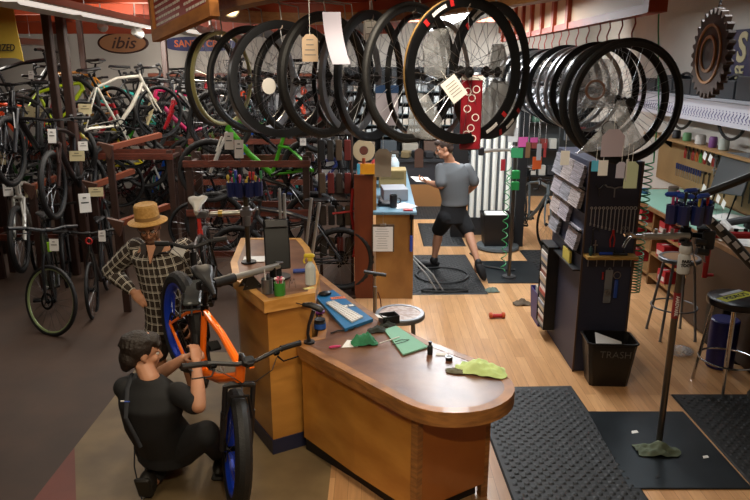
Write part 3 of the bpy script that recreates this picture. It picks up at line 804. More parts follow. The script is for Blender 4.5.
for (px, py, w, h, rz, mm, kd, lab) in (
    (596, 166, .05, .06, 0, mat('cyan_paper', '#4ea6c4', .8), 'rect', 'small cyan slip hanging over the tool board'),
    (603, 168, .055, .085, .1, PAPER, 'rect', 'white slip hanging beside the cyan one over the tool board'),
    (621, 170, .055, .09, 0, LAV, 'tag', 'lavender tag hanging left of the big pale green tag'),
    (631, 175, .075, .15, 0, mat('pale_green_card', '#adb594', .8), 'tag', 'big pale green tag hanging in front of the tool board'),
    (627, 170, .02, .12, .5, PAPER, 'rect', 'narrow white slip hanging left of the big pale green tag'),
    (565, 158, .05, .08, 0, PAPER, 'rect', 'white slip hanging above the literature rack'),
    (613, 143, .13, .15, .1, mat('pinkish_card', '#a79aa3', .8), 'tag', 'large pinkish eight sided card under the nearest right wheel hub'),
    (419, 158, .06, .13, .1, mat('pink_grey_card', '#b79fa0', .8), 'tag', 'pinkish tag hanging left of the man in the grey shirt'),
    (383, 163, .10, .17, 0, mat('grey_card', '#8c877c', .8), 'tag', 'big grey tag hanging above the small service desk')):
    Y = 3.75 if px > 540 else 4.1
    if px in (419,): Y = 4.6
    t = paper('price_tag', lab, 'tag', at(px, py, Y), w, h, rz, mm, kd); string_up(t, h, .09)
# ---------------------------------------------------------------- the two level counter
MAPLE = mat('counter_maple', '#c4893a', .38, col2='#ab6f28', scale=2.2, stretch=(1.2, 1.2, 3), coat=.3)
MAPLE2 = mat('counter_edge_wood', '#a06c36', .5, col2='#784e26', scale=9, stretch=(1, 1, 5), coat=.1)
ENDP = mat('counter_end_panel', '#a8662a', .4, col2='#945620', scale=2, coat=.3)
LINO = mat('counter_brown_top', '#5c3b2b', .36, col2='#7a563f', scale=5, bump=.35)
KICK = mat('black_kick', '#141419', .5)
KICKB = mat('blue_rubber_base', '#23243c', .45)
LZ = .78
outer = [(-.47, 3.94), (-.145, 3.56), (.14, 3.235), (.19, 3.185), (.245, 3.145), (.30, 3.122), (.355, 3.11), (.41, 3.107), (.475, 3.112), (.54, 3.128), (.60, 3.155), (.655, 3.195), (.70, 3.242), (.735, 3.295), (.76, 3.355), (.768, 3.42), (.76, 3.485), (.738, 3.545), (.71, 3.605), (.66, 3.685), (.60, 3.765), (.37, 4.0), (.15, 4.26), (-.06, 4.62), (-.25, 5.0), (-.46, 5.45), (-.58, 5.45), (-.505, 5.2), (-.375, 4.5), (-.375, 4.10), (-.50, 4.03)]
def inset(poly, e):
    n = len(poly); out = []
    area_ = sum(poly[i][0] * poly[(i + 1) % n][1] - poly[(i + 1) % n][0] * poly[i][1] for i in range(n)); sg = 1 if area_ > 0 else -1
    for i in range(n):
        p0, p1, p2 = V((*poly[i - 1], 0)), V((*poly[i], 0)), V((*poly[(i + 1) % n], 0))
        d1, d2 = (p1 - p0).normalized(), (p2 - p1).normalized()
        n1, n2 = V((-d1.y, d1.x, 0)) * sg, V((-d2.y, d2.x, 0)) * sg
        b = (n1 + n2); b = b / max(.5, b.length ** 2 / 2) 
        q = p1 + b * e; out.append((q.x, q.y))
    return out
cnt = thing('low_counter', 'long low wooden counter with a rounded end and a worn brown top', 'counter', (.1, 4.0, 0))
def L(poly): return [(x - .1, y - 4.0) for x, y in poly]
# wooden edge band as a ring, brown top inside
o2 = L(outer); i2 = L(inset(outer, .055)); n = len(o2)
m = MB()
m.rings([[V((o2[i][0], o2[i][1], LZ - .085)), V((o2[i][0], o2[i][1], LZ - .006)), V((o2[i][0] * .994 + i2[i][0] * .006, o2[i][1] * .994 + i2[i][1] * .006, LZ)), V((i2[i][0], i2[i][1], LZ)), V((i2[i][0], i2[i][1], LZ - .085))] for i in range(n)], loop=True)
m.build('edge_band', MAPLE2, cnt, smooth=40)
MB().prism(i2, LZ - .04, LZ - .002).build('top', LINO, cnt, smooth=0)
body = [(-.57, 4.2), (-.44, 3.98), (-.125, 3.60), (.225, 3.22), (.30, 3.36), (.58, 3.50), (.60, 3.60), (.30, 3.98), (.08, 4.24), (-.12, 4.6), (-.31, 4.98), (-.50, 5.38), (-.78, 5.4), (-.6, 4.6)]
MB().prism(L([(-.46, 4.03), (-.41, 3.98), (-.10, 3.66), (.21, 3.30), (.60, 3.545), (.58, 3.60), (.27, 3.97), (.05, 4.23), (-.15, 4.59), (-.34, 4.97), (-.49, 5.35), (-.53, 5.3), (-.40, 4.6), (-.39, 4.11)]), 0, .12).build('kick_base', KICK, cnt, smooth=0)
# front panel (left of the post), side panel under the round end, back panel
def wallp(pts, z0, z1, th):
    m = MB(); R = []
    P = [V((x - .1, y - 4.0, 0)) for x, y in pts]
    for i, p in enumerate(P):
        d = (P[min(i + 1, len(P) - 1)] - P[max(i - 1, 0)]).normalized(); nn = V((-d.y, d.x, 0)) * th
        R.append([p + V((0, 0, z0)), p + V((0, 0, z1)), p + nn + V((0, 0, z1)), p + nn + V((0, 0, z0))])
    return m.rings(R)
wallp([(-.47, 4.015), (-.44, 3.98), (-.125, 3.60), (.215, 3.235)], .10, LZ - .085, .02).build('front_panel', MAPLE, cnt, smooth=0)
wallp([(.225, 3.24), (.42, 3.36), (.64, 3.50)], .10, LZ - .085, .02).build('end_panel', ENDP, cnt, smooth=0)
wallp([(.64, 3.58), (.34, 4.0), (.12, 4.26), (-.09, 4.62), (-.28, 5.0), (-.48, 5.4)][::-1], .10, LZ - .085, .02).build('back_panel', MAPLE, cnt, smooth=0)
MB().box((.125, -.765, (LZ + .015) / 2), (.045, .045, LZ - .10), rot=math.radians(-45)).build('corner_post', MAPLE2, cnt, smooth=0)
MB().box((.54, -.47, (LZ - .085) / 2), (.045, .045, LZ - .085), rot=.4).build('corner_post', MAPLE2, cnt, smooth=0)
MB().cyl((.26, -.62, LZ - .12), (.26, -.65, LZ - .12), .008, n=8).build('screw', CHROME, cnt)

TZ = 1.08
tal = thing('tall_counter', 'taller wooden counter section with the monitor and the spray bottle on top', 'counter', (-.7, 4.4, 0))
tp = [(-.68, 3.93), (-.38, 4.10), (-.385, 4.5), (-.52, 5.2), (-.62, 5.5), (-1.12, 5.5), (-1.06, 4.78), (-.97, 4.42)]
def T(poly): return [(x + .7, y - 4.4) for x, y in poly]
o3, i3 = T(tp), T(inset(tp, .05)); n = len(o3)
MB().rings([[V((o3[i][0], o3[i][1], TZ - .075)), V((o3[i][0], o3[i][1], TZ)), V((i3[i][0], i3[i][1], TZ)), V((i3[i][0], i3[i][1], TZ - .075))] for i in range(n)], loop=True).build('edge_band', mat('tall_edge_wood', '#c99450', .35, col2='#ab7836', scale=6, stretch=(1, 1, 4), coat=.4), tal, smooth=0)
MB().prism(i3, TZ - .04, TZ - .003).build('top', LINO, tal, smooth=0)
bd = inset(tp, .03)
MB().prism(T(bd), .105, TZ - .075).build('body', mat('tall_body_maple', '#be863c', .4, col2='#a06a2a', scale=1.8, stretch=(1, 1, 3), coat=.3), tal, smooth=0)
MB().prism(T(inset(tp, .022)), 0, .105).build('rubber_base', KICKB, tal, smooth=0)

def on(px, py, z): return atz(px, py, z)
# things on the tall counter
q = on(247, 262, TZ); t = thing('paper_sheet', 'blank white sheet lying at the back of the tall counter', 'paper', (-.90, 4.86, TZ + .001), .1)
MB().box((0, 0, .001), (.16, .15, .002)).build('sheet', PAPER, t)
q = on(282, 283, TZ)
t = thing('monitor', 'thin black monitor seen from behind on the tall counter', 'monitor', (-.66, 4.42, TZ), math.radians(12))
M = Matrix.Rotation(math.radians(-12), 3, 'X')
MB().box((0, 0, .235), (.17, .02, .34), M, bev=.008).build('screen', mat('monitor_black', '#0b0b0d', .35), t)
MB().box((0, -.033, .385), (.15, .012, .05), M, bev=.004).build('top_cover', mat('monitor_bezel', '#28282c', .35), t)
MB().box((0, .01, .05), (.05, .02, .12), bev=.004).build('neck', BLACK, t); MB().cyl((0, 0, 0), (0, 0, .012), .085, n=24).build('foot', BLACK, t)
t = thing('spray_bottle', 'clear spray bottle with a yellow trigger on the tall counter', 'spray bottle', (-.425, 4.27, TZ))
MB().lathe([(.03, 0), (.035, .004), (.035, .115), (.028, .135), (.014, .15), (.013, .165)], n=8).build('bottle', mat('frosted_plastic', '#b3b7b4', .3), t)
MB().cyl((0, 0, .163), (0, 0, .185), .016, n=12).build('collar', mat('yellow_plastic', '#c9b136', .4), t)
MB().box((-.005, 0, .198), (.07, .024, .026), bev=.006).tube([(-.03, 0, .19), (-.042, 0, .165), (-.036, 0, .145)], .006, 6).build('trigger', mat('yellow_plastic', '#c9b136', .4), t)
t = thing('sticky_note', 'small yellow note lying beside the spray bottle', 'note', (-.43, 4.19, TZ), .5); MB().box((0, 0, .001), (.07, .035, .001)).build('sheet', mat('yellow_note', '#c9bd7c', .8), t)
def pot(label, loc, r, h, m, fill, cat='pot', name='tool_pot'):
    t = thing(name, label, cat, loc)
    MB().lathe([(r * .95, 0), (r, .005), (r, h), (r * .9, h), (r * .88, .01)], n=18, cap1=True).build('cup', m, t); fill(t, h); return t
def fill_g(t, h):
    random.seed(3)
    for i in range(6):
        a = i * 1.05; x, y = .018 * math.cos(a), .018 * math.sin(a)
        MB().cyl((x * .4, y * .4, .012), (x * 1.3, y * 1.3, h + .018), .0035, n=6).ell((x * 1.35, y * 1.35, h + .022), (.011, .011, .009)).build('marker', mat('pink_caps', '#b85468', .5) if i % 3 else PAPER, t)
pot('green pot with pink topped markers on the front corner of the tall counter', (-.60, 4.06, TZ), .036, .085, mat('green_pot', '#2f7a2c', .4), fill_g)
def fill_s(t, h):
    for i, (x, y, l) in enumerate(((.01, 0, .04), (-.014, .006, .06), (.004, .014, .03))):
        MB().cyl((x * .4, y * .4, .012), (x, y, h + l), .003, n=6).build('pen', (DKMETAL, PAPER, BLACK)[i], t)
pot('grey metal can beside the green pot', (-.685, 4.10, TZ), .037, .095, mat('tin_grey', '#6d6f70', .35, .7), fill_s)
t = thing('metal_bracket', 'dark folded metal bracket at the left front edge of the tall counter', 'bracket', (-.80, 4.22, TZ), .5)
MB().plate([(-.08, -.04, 0), (.06, -.04, 0), (-.02, -.02, .11)], .004).plate([(-.08, .05, 0), (.06, .05, 0), (-.02, .02, .11)], .004).build('plates', mat('oily_metal', '#3b342d', .4, .7), t, smooth=0)
MB().cyl((-.05, -.04, .02), (-.05, .05, .02), .006, n=6).cyl((.03, -.04, .02), (.03, .05, .02), .006, n=6).cyl((-.02, -.02, .1), (-.02, .02, .1), .006, n=6).build('rod', STEEL, t)
t = thing('wire_clip', 'little silver wire clips standing by the monitor', 'clip', (-.56, 4.20, TZ)); MB().tube([(0, 0, 0), (.01, 0, .06), (.02, 0, .03), (.035, 0, .065), (.045, 0, 0)], .003, 5).build('wire', CHROME, t)
t = thing('blue_handle_tool', 'blue handled tool lying behind the spray bottle', 'tool', (-.52, 4.52, TZ)); MB().cyl((-.05, 0, .014), (.05, .02, .014), .014, n=10).build('handle', mat('tool_blue', '#1f3f9a', .4), t); MB().cyl((.05, .02, .014), (.11, .03, .014), .004, n=8).build('shaft', STEEL, t)
# clamp arm bolted on the tall counter holding the orange bicycle
ARM = mat('stand_silver', '#b5b3ad', .28, .8)
SPC = V((-1.0, 3.83, 1.22))
t = thing('bench_clamp', 'silver clamp arm bolted on the tall counter, gripping the orange bicycle', 'bike stand', (-.66, 4.2, TZ), 0)
base = V((-.66, 4.2, TZ)); e = SPC - base; d = e.normalized()
MB().cyl((0, 0, 0), (0, 0, .012), .06, n=16).build('base_plate', DKMETAL, t)
MB().cyl((0, 0, .012), (0, 0, .14), .022, n=12).build('post', DKMETAL, t)
M0 = V((0, 0, .14)); dd = (e - M0).normalized(); LL = (e - M0).length
MB().cyl(M0 - dd * .05, M0 + dd * (LL - .17), .021, n=14).build('arm', ARM, t)
MB().cyl(M0 + dd * (LL - .20), M0 + dd * (LL - .05), .03, n=14).tube([M0 + dd * (LL - .19 + .02 * i) for i in range(7)], [.03, .033, .03, .033, .03, .033, .03], 12).build('collar', BLACK, t)
sidev = dd.cross(V((0, 0, 1))).normalized()
for s_ in (-1, 1): MB().box(M0 + dd * (LL + .005) + sidev * s_ * .028, (.09, .024, .055), dd.to_track_quat('X', 'Z').to_matrix(), bev=.008).build('jaw', BLACK, t)
MB().tube([M0 - dd * .04, M0 - dd * .05 + sidev * -.04 + V((0, 0, .03)), M0 + dd * .02 + sidev * -.06 + V((0, 0, .05))], .006, 6).build('lever', STEEL, t)
# second stand with the tool caddy
S2 = V((-.925, 4.78, TZ))
t = thing('repair_stand', 'repair stand on the far end of the tall counter, its clamp arm reaching left', 'bike stand', S2)
MB().cyl((0, 0, 0), (0, 0, .01), .055, n=16).build('base_plate', DKMETAL, t)
MB().cyl((0, 0, .01), (0, 0, .56), .018, n=12).build('pole', mat('pole_bronze', '#4e4436', .35, .8), t)
MB().cyl((0, 0, .28), (0, 0, .42), .03, n=14).build('sleeve', STEEL, t); MB().box((0, 0, .375), (.08, .06, .06), bev=.01).build('head', STEEL, t)
MB().cyl((-.03, 0, .375), (-.26, .0, .365), .017, n=12).build('arm', ARM, t); MB().cyl((-.17, 0, .368), (-.20, 0, .367), .024, n=12).build('ring', mat('brass', '#a98f4a', .35, .8), t)
for s_ in (-1, 1): MB().box((-.315, s_ * .027, .362), (.08, .022, .05), bev=.006).build('jaw', STEEL, t)
MB().cyl((.03, 0, .375), (.07, .0, .40), .009, n=8).ell((.075, 0, .405), (.014, .014, .014)).build('lever', STEEL, t)
def caddy(label, loc, rz, m, s=1.0, toolset=0, group=None):
    """ring of square cups round a pole with tools standing in them"""
    t = thing('tool_caddy', label, 'tool caddy', loc, rz)
    MB().cyl((0, 0, .0), (0, 0, .03), .035 * s, n=12).build('collar', BLACK, t)
    cups = [(-.10, -.02), (-.045, -.05), (.03, -.055), (.095, -.025), (-.04, .055), (.05, .055)]
    handle_cols = ['tool_blue', 'tool_black', 'tool_black', 'tool_red', 'tool_yellow', 'tool_green']
    hc = {'tool_blue': '#1f3f9a', 'tool_black': '#151515', 'tool_red': '#a52020', 'tool_yellow': '#b7a13a', 'tool_green': '#2c7a4a', 'tool_pink': '#b84a77'}
    for i, (x, y) in enumerate(cups):
        MB().lathe([(.03 * s, -.055 * s), (.034 * s, -.045 * s), (.036 * s, .055 * s), (.031 * s, .055 * s), (.029 * s, -.04 * s)], c=(x * s, y * s, 0), n=8, cap1=True).build('cup', m, t)
    random.seed(11 + toolset)
    names = list(hc)
    if toolset == 0: names = ['tool_blue', 'tool_pink', 'tool_blue', 'tool_black', 'tool_blue', 'tool_yellow', 'tool_blue', 'tool_red']
    for i, (x, y) in enumerate(cups):
        for k in range(2 if toolset == 0 else 3):
            dx, dy = random.uniform(-.014, .014), random.uniform(-.014, .014); nm = names[(i * 2 + k + toolset) % len(names)]
            b0 = V((x * s + dx, y * s + dy, -.03)); tp_ = b0 + V((dx * .8, dy * .8, .085 * s + random.uniform(.0, .05)))
            q = MB(); q.cyl(b0, tp_, .0045, n=6)
            if k == 0 and toolset == 0: q.box(tp_ + V((0, 0, .015)), (.10, .028, .03), rot=random.uniform(-.5, .5), bev=.01)
            elif k == 1: q.cyl(tp_ - V((0, 0, .01)), tp_ + V((0, 0, .045)), .009, n=8)
            else: q.ell(tp_, (.011, .008, .02))
            q.build('tool', mat(nm, hc[nm], .4), t)
    return t
CADB = mat('navy_plastic', '#16204f', .4)
caddy('navy tool caddy full of coloured tools on the stand behind the tall counter', (-.925, 4.78, TZ + .55), .2, CADB, .95, 3)

# things on the low counter
def flat(name, label, cat, px, py, z, poly, m, th=.002, rz=0, dz=0):
    c = on(px, py, z); t = thing(name, label, cat, (c.x, c.y, z + dz), rz); MB().prism(poly, 0, th).build('sheet', m, t, smooth=0); return t
def quad_on(pts, z, c): return [((on(x, y, z) - c).x, (on(x, y, z) - c).y) for x, y in pts]
c = on(345, 306, .80); mt = thing('blue_folder', 'blue binder lying tilted on the low counter under papers and a computer mouse', 'binder', (c.x, c.y, LZ + .001))
BLUEF = mat('blue_folder_cover', '#1d6a9c', .4)
q = quad_on([(317, 290), (336, 292), (373, 320), (345, 329), (322, 315)], .80, c)
q = quad_on([(315, 296), (333, 290), (373, 319), (345, 329)], .80, c)
MB().prism(q, 0, .022).build('cover', BLUEF, mt, smooth=0)
q2 = quad_on([(326, 303), (334, 301), (363, 317), (352, 322)], .81, c)
t = thing('keyboard', 'white keyboard lying on the blue binder', 'keyboard', (c.x, c.y, LZ + .024)); MB().prism(q2, 0, .012).build('case', PAPER, t, smooth=0)
k = MB(); a, b_, cc_, d_ = [V((*p, 0)) for p in q2]
for i in range(14):
    for j in range(4):
        u, v = (i + .5) / 14, (j + .5) / 4; p = a.lerp(d_, u).lerp(b_.lerp(cc_, u), v); k.box((p.x, p.y, .0135), (.014, .010, .003), rot=math.radians(-50))
k.build('keys', mat('key_grey', '#b5b2ad', .6), t, smooth=0)
c7 = on(338, 297, .81); t = thing('orange_slip', 'orange slip with black writing on the blue binder', 'note', (c7.x, c7.y, LZ + .024), .3); MB().box((0, 0, .001), (.11, .05, .001)).build('sheet', mat('orange_slip', '#d2693a', .7), t)
k = MB()
for i in range(6): k.box((-.035 + i * .014, 0, .0018), (.007, .016, .0006))
k.build('print', INK, t)
c7 = on(348, 305, .81); t = thing('grey_form', 'grey printed form with two white boxes on the blue binder', 'form', (c7.x, c7.y, LZ + .024), .35); MB().box((0, 0, .0008), (.11, .055, .001)).build('sheet', mat('form_grey', '#56606a', .6), t); MB().box((-.022, 0, .0016), (.034, .03, .0005)).box((.025, 0, .0016), (.034, .03, .0005)).build('print', PAPER, t)
c8 = on(325, 293, .82); t = thing('computer_mouse', 'black computer mouse on the blue binder', 'computer mouse', (c8.x, c8.y, LZ + .024), .3); MB().ell((0, 0, .012), (.05, .032, .02)).build('shell', BLACK, t); MB().cyl((.02, 0, .03), (.034, 0, .026), .004, n=6).build('scroll_wheel', STEEL, t)
c9 = on(320, 326, .80); t = thing('jar', 'small jar with a blue label and a black lid on the low counter', 'jar', (c9.x, c9.y, LZ), 0); MB().lathe([(.038, 0), (.04, .005), (.04, .05), (.034, .055)], n=18).build('body', BLACK, t); MB().lathe([(.041, .01), (.041, .045)], n=18, cap0=False, cap1=False).build('label_band', mat('jar_blue', '#1f4f9c', .4), t); MB().cyl((0, 0, .055), (0, 0, .07), .037, n=18).build('lid', BLACK, t)
c9 = on(319, 312, .80); t = thing('purple_pouch', 'purple pouch lying behind the blue labelled jar', 'pouch', (c9.x, c9.y, LZ), .4); MB().box((0, 0, .022), (.08, .06, .04), bev=.015).build('pouch', mat('purple', '#5c1a6a', .5), t)
def cloth(name, label, cat, px, py, z, sx, sy, m, rz, h=.02, seed=1, peak=.03, th=.004, n=14):
    c = on(px, py, z); t = thing(name, label, cat, (c.x, c.y, z + .0005), rz); random.seed(seed)
    ph = [random.uniform(0, 6) for _ in range(8)]
    def fn(u, v):
        x, y = (u - .5), (v - .5); r = math.hypot(x, y) * 2
        ex = 1 + .07 * math.sin(3 * math.atan2(y, x) + ph[0]) + .03 * math.sin(7 * math.atan2(y, x) + ph[1]) - .22 * max(0, r - .8)
        zz = h * (.5 + .5 * math.sin(9 * x + 5 * y + ph[2]) * math.cos(7 * y - 4 * x + ph[3])) + h * .3 * math.sin(23 * x + ph[4]) * math.sin(19 * y + ph[5]) + peak * max(0, 1 - r)
        return (x * sx * ex, y * sy * ex, max(th + .001, th + .002 + zz * max(.12, 1 - r ** 3 * .55)))
    MB().grid(fn, n, n, thick=th).build('fabric', m, t, smooth=60); return t
GREENC = mat('green_cloth', '#2f7d55', .8, col2='#256a47', scale=12); TEALC = mat('pale_teal_cloth', '#7fb39c', .8); DKC = mat('dark_rag', '#2b2f29', .9); LIME = mat('lime_cloth', '#c9dd98', .85, col2='#b4ca82', scale=8); KHAKI = mat('khaki_rag', '#5f5b47', .9)
c = on(399, 341, LZ); t = thing('folded_cloth', 'flat folded pale teal cloth lying on the low counter', 'cloth', (c.x, c.y, LZ)); MB().prism(quad_on([(384, 331), (396, 327), (428, 348), (403, 356)], LZ, c), .001, .012, bev=.002).build('fabric', TEALC, t, smooth=0)
cloth('cloth', 'crumpled bright green cloth on the low counter', 'cloth', 364, 343, LZ, .17, .13, GREENC, .2, .04, 5, .045, n=20)
cloth('rag', 'dark greenish rag bunched behind the bright green cloth', 'rag', 377, 331, LZ, .13, .09, DKC, .3, .02, 6, .015)
cloth('rag', 'second dark rag lying beside the black box on the low counter', 'rag', 388, 326, LZ, .11, .09, DKC, -.2, .018, 9, .012)
cloth('cloth', 'lime yellow cloth draped at the rounded end of the low counter', 'cloth', 481, 371, LZ, .30, .17, LIME, -.35, .03, 12, .045, n=26)
cloth('rag', 'brown rag under the left edge of the lime yellow cloth', 'rag', 456, 372, LZ, .12, .07, KHAKI, -.2, .01, 15, .006)
flat('paper_sheet', 'white sheet under the bright green cloth', 'paper', 350, 344, LZ, [(-.05, -.06), (.05, -.05), (.06, .05), (-.02, .06)], PAPER, dz=.0008)
c = on(335, 348, LZ); t = thing('pink_tool', 'small pink highlighter on the low counter edge', 'highlighter', (c.x, c.y, LZ)); MB().tube([(-.035, -.015, .009), (-.02, -.005, .009), (.02, .008, .009), (.035, .014, .008)], [.006, .009, .009, .005], 8).build('body', mat('pink_plastic', '#c43a6c', .4), t)
c = on(389, 318, LZ + .03); t = thing('open_box', 'small open black box with a paper sticking out on the low counter', 'box', (c.x, c.y, LZ), .35)
MB().box((0, 0, .003), (.12, .09, .006)).box((0, -.043, .03), (.12, .004, .054)).box((0, .043, .03), (.12, .004, .054)).box((-.058, 0, .03), (.004, .09, .054)).box((.058, 0, .03), (.004, .09, .054)).build('shell', BLACK, t, smooth=0)
MB().box((-.045, -.01, .045), (.11, .07, .001), Matrix.Rotation(.35, 3, 'Y')).build('paper', PAPER, t)
c = on(395, 344, LZ); t = thing('wire_tool', 'thin white rod and bent wire lying across the teal cloth', 'wire tool', (c.x, c.y, LZ + .013)); MB().cyl((-.10, -.03, .004), (.03, .07, .006), .0035, n=6).build('rod', PAPER, t); MB().tube([(-.02, -.05, .003), (.06, .0, .003), (.09, .03, .003), (.04, .03, .003), (.0, .0, .003)], .0022, 5).build('wire', DKMETAL, t)
c = on(430, 354, LZ); t = thing('small_bottle', 'small black bottle standing near the counter back edge', 'bottle', (c.x, c.y, LZ)); MB().lathe([(.016, 0), (.017, .003), (.017, .05), (.013, .057), (.009, .06), (.009, .072)], n=14).build('body', BLACK, t); MB().cyl((0, 0, .072), (0, 0, .082), .011, n=12).build('cap', DKMETAL, t)
flat('card', 'small white card beside the round black pot', 'card', 442, 354.5, LZ, [(-.04, -.015), (.03, -.022), (.035, .015), (-.03, .02)], PAPER, dz=.0005)
c = on(449, 360, LZ); t = thing('small_pot', 'round black pot with a pale lid rim near the lime cloth', 'pot', (c.x, c.y, LZ)); MB().lathe([(.02, 0), (.021, .003), (.021, .02)], n=16).build('body', BLACK, t); MB().torus((0, 0, .021), .019, circ(.0035, 6), 'Z', 18).build('lid_rim', STEEL, t)
c = on(345, 331, LZ); t = thing('cable', 'black cable loop lying on the low counter behind the jar', 'cable', (c.x, c.y, LZ)); MB().tube([(-.09, -.05, .006), (-.05, -.01, .006), (.0, .0, .006), (.05, .02, .006), (.07, .06, .006), (.04, .08, .006)], .005, 6).build('cord', BLACK, t)

# barcode scanner in a gooseneck stand at the near left edge of the low counter
b0 = on(309, 344, LZ); t = thing('scanner_stand', 'black gooseneck stand with a handheld scanner at the left edge of the low counter', 'scanner', (b0.x, b0.y + .02, LZ))
tp_ = at(314, 309, b0.y + .02) - V((b0.x, b0.y + .02, LZ))
MB().cyl((0, 0, 0), (0, 0, .012), .035, n=16).build('foot', BLACK, t)
MB().tube([(0, 0, .012), (-.008, 0, .06), (.0, 0, .12), tp_ * .97], [.012, .010, .010, .014], 8).build('gooseneck', BLACK, t)
MB().tube([tp_ + V((-.07, .02, .022)), tp_ + V((-.02, 0, .026)), tp_ + V((.035, -.01, .006)), tp_ + V((.055, -.014, -.008))], [.013, .02, .023, .017], 10).build('scanner_head', BLACK, t)
MB().tube([tp_ + V((-.07, .02, .022)), tp_ + V((-.13, .04, .03)), tp_ + V((-.17, .05, -.03)), V((-.12, .1, .16))], .003, 5).build('cord', BLACK, t)
# ---------------------------------------------------------------- mats, plates and floor litter
def mat_rubber(name, label, x0, y0, x1, y1, rz=0, h=.014, step=.075):
    cx, cy = (x0 + x1) / 2, (y0 + y1) / 2; w, d = x1 - x0, y1 - y0
    t = thing(name, label, 'floor mat', (cx, cy, 0), rz)
    m = MB(); m.rings([[V((x * (w / 2 - i), y * (d / 2 - i), z)) for x, y in ((-1, -1), (1, -1), (1, 1), (-1, 1))] for i, z in ((-.0, .0005), (.012, h * .7), (.02, h * .7))]); m.build('base', mat('mat_rubber', '#101112', .6), t, smooth=0)
    nx, ny = max(8, int(w / step * 8)), max(8, int(d / step * 8))
    def fn(u, v):
        x, y = (u - .5) * (w - .05), (v - .5) * (d - .05)
        e = min(1, min(u, 1 - u, v, 1 - v) * 30); q = (math.sin(2 * PI * x / step) * math.sin(2 * PI * y / step))
        return (x, y, h * .62 + e * h * .55 * max(0, min(1, q * 1.6)))
    k = MB(); k.grid(fn, nx, ny); k.build('tread', mat('mat_nubs', '#141516', .6), t, smooth=0)
    return t
mat_rubber('anti_fatigue_mat', 'large black studded rubber mat beside the rounded end of the low counter', .80, 2.6, 1.61, 4.93, rz=.035)
mat_rubber('anti_fatigue_mat', 'black studded rubber mat at the right edge under the shop stool', 2.30, 3.2, 3.08, 4.8)
mat_rubber('anti_fatigue_mat', 'black studded mat under the walking man, a tyre lies on it', .30, 7.15, 1.24, 8.75, rz=.03)
mat_rubber('anti_fatigue_mat', 'far black mat on the wood floor behind the service desk', .68, 9.2, 1.28, 10.6, step=.1)
mat_rubber('anti_fatigue_mat', 'farthest small black mat, to the left behind the service desk', .55, 10.9, 1.25, 11.9, step=.1)
PLATE = mat('dark_steel_plate', '#3a4044', .32, .75, col2='#33383c', scale=3, bump=.05)
t = thing('floor_plate', 'dark steel floor plate under the front repair stand, right of the large mat', 'steel plate', (1.93, 4.05, 0)); MB().prism([(-.39, -.47), (.355, -.47), (.345, .47), (-.36, .47)], .0005, .012, bev=.004).build('plate', PLATE, t, smooth=0)
t = thing('floor_plate', 'dark steel floor plate under the far repair stand with the green hose', 'steel plate', (1.76, 8.0, 0)); MB().prism([(-.44, -.45), (.36, -.45), (.42, .45), (-.38, .45)], .0005, .012, bev=.004).build('plate', PLATE, t, smooth=0)
mat_rubber('anti_fatigue_mat', 'black mat strip just behind the tool stand, left of it', 1.98, 7.9, 2.45, 9.0, step=.1)
cloth('rag', 'green grey rag bunched round the foot of the front repair stand', 'rag', 657, 452, .013, .30, .14, mat('sage_rag', '#5a6350', .9, col2='#4b5444', scale=20), -.1, .03, 21, .05, n=18)
cloth('rag', 'tan rag lying by the foot of the service desk', 'rag', 405, 296, .001, .12, .13, mat('tan_rag', '#77704f', .9), .5, .03, 22, .03)
cloth('rag', 'grey green rag lying at the corner of the mat under the walking man', 'rag', 492, 291, .001, .16, .15, mat('grey_green_rag', '#59655a', .9), .2, .02, 23, .03)
cloth('rag', 'brown rag bunched on the open wood floor', 'rag', 522, 304, .001, .2, .14, mat('brown_rag', '#5a4b3a', .9), .1, .03, 24, .035)
c = atz(497, 318); t = thing('dumbbell_toy', 'orange and red bone shaped toy lying on the wood floor', 'toy', (c.x, c.y, .001), .05)
ORT = mat('toy_orange', '#c2552a', .45)
MB().cyl((-.05, 0, .024), (.05, 0, .024), .021, n=12).build('handle', mat('toy_red', '#b2231f', .45), t)
for s_ in (-1, 1): MB().lathe([(.018, 0), (.03, .008), (.03, .028), (.022, .036)], c=(s_ * .045, 0, .03), M=Matrix.Rotation(s_ * PI / 2, 3, 'Y'), n=14).build('end', ORT, t)
for px, py, s in ((634, 432, .03), (705, 457, .025), (657, 477, .02)):
    c = atz(px, py, .013); t = thing('scrap', {634: 'small white paper scrap on the steel plate behind the stand foot', 705: 'small white paper scrap at the right side of the steel plate', 657: 'small black spot of dirt in front of the rag on the steel plate'}[px], 'scrap', (c.x, c.y, .013), .4)
    MB().plate([(-s, -s * .4, 0), (s * .8, -s * .6, .0), (s, s * .2, .003), (-s * .3, s * .5, .002)], .0012).build('sheet', BLACK if px == 657 else PAPER, t, smooth=0)
# tyre, frame pieces on the far mat
c = atz(442, 277); t = thing('loose_tyre', 'loose thin black tyre lying flat on the mat beside the walking man', 'tyre', (c.x, c.y, .016), 0)
MB().torus((0, 0, .012), .31, circ(.011, 6), 'Z', 44).build('tyre', mat('grey_rubber', '#2a2b2c', .6), t)
c = atz(447, 294); t = thing('loose_tyre', 'second loose tyre, pressed into a narrow oval at the front of the far mat', 'tyre', (c.x - .02, c.y + .05, .016), 0)
MB().tube([(.26 * math.cos(a), .05 * math.sin(a), .012) for a in [2 * PI * i / 28 for i in range(28)]], .011, 6, closed=True).build('tyre', RUBBER, t)
ta, tb_ = atz(440, 288, .06), at(412, 252, 7.35)
t = thing('bare_fork', 'pale bare bicycle fork leaning from the floor mat against the service desk', 'fork', (ta.x, ta.y, .016), 0)
q = MB()
for s_ in (-.035, .035): q.tube([(s_, 0, .012), (s_ - .12, .02, .2), (tb_.x - ta.x + s_ * .5, tb_.y - ta.y, .37)], .009, 8)
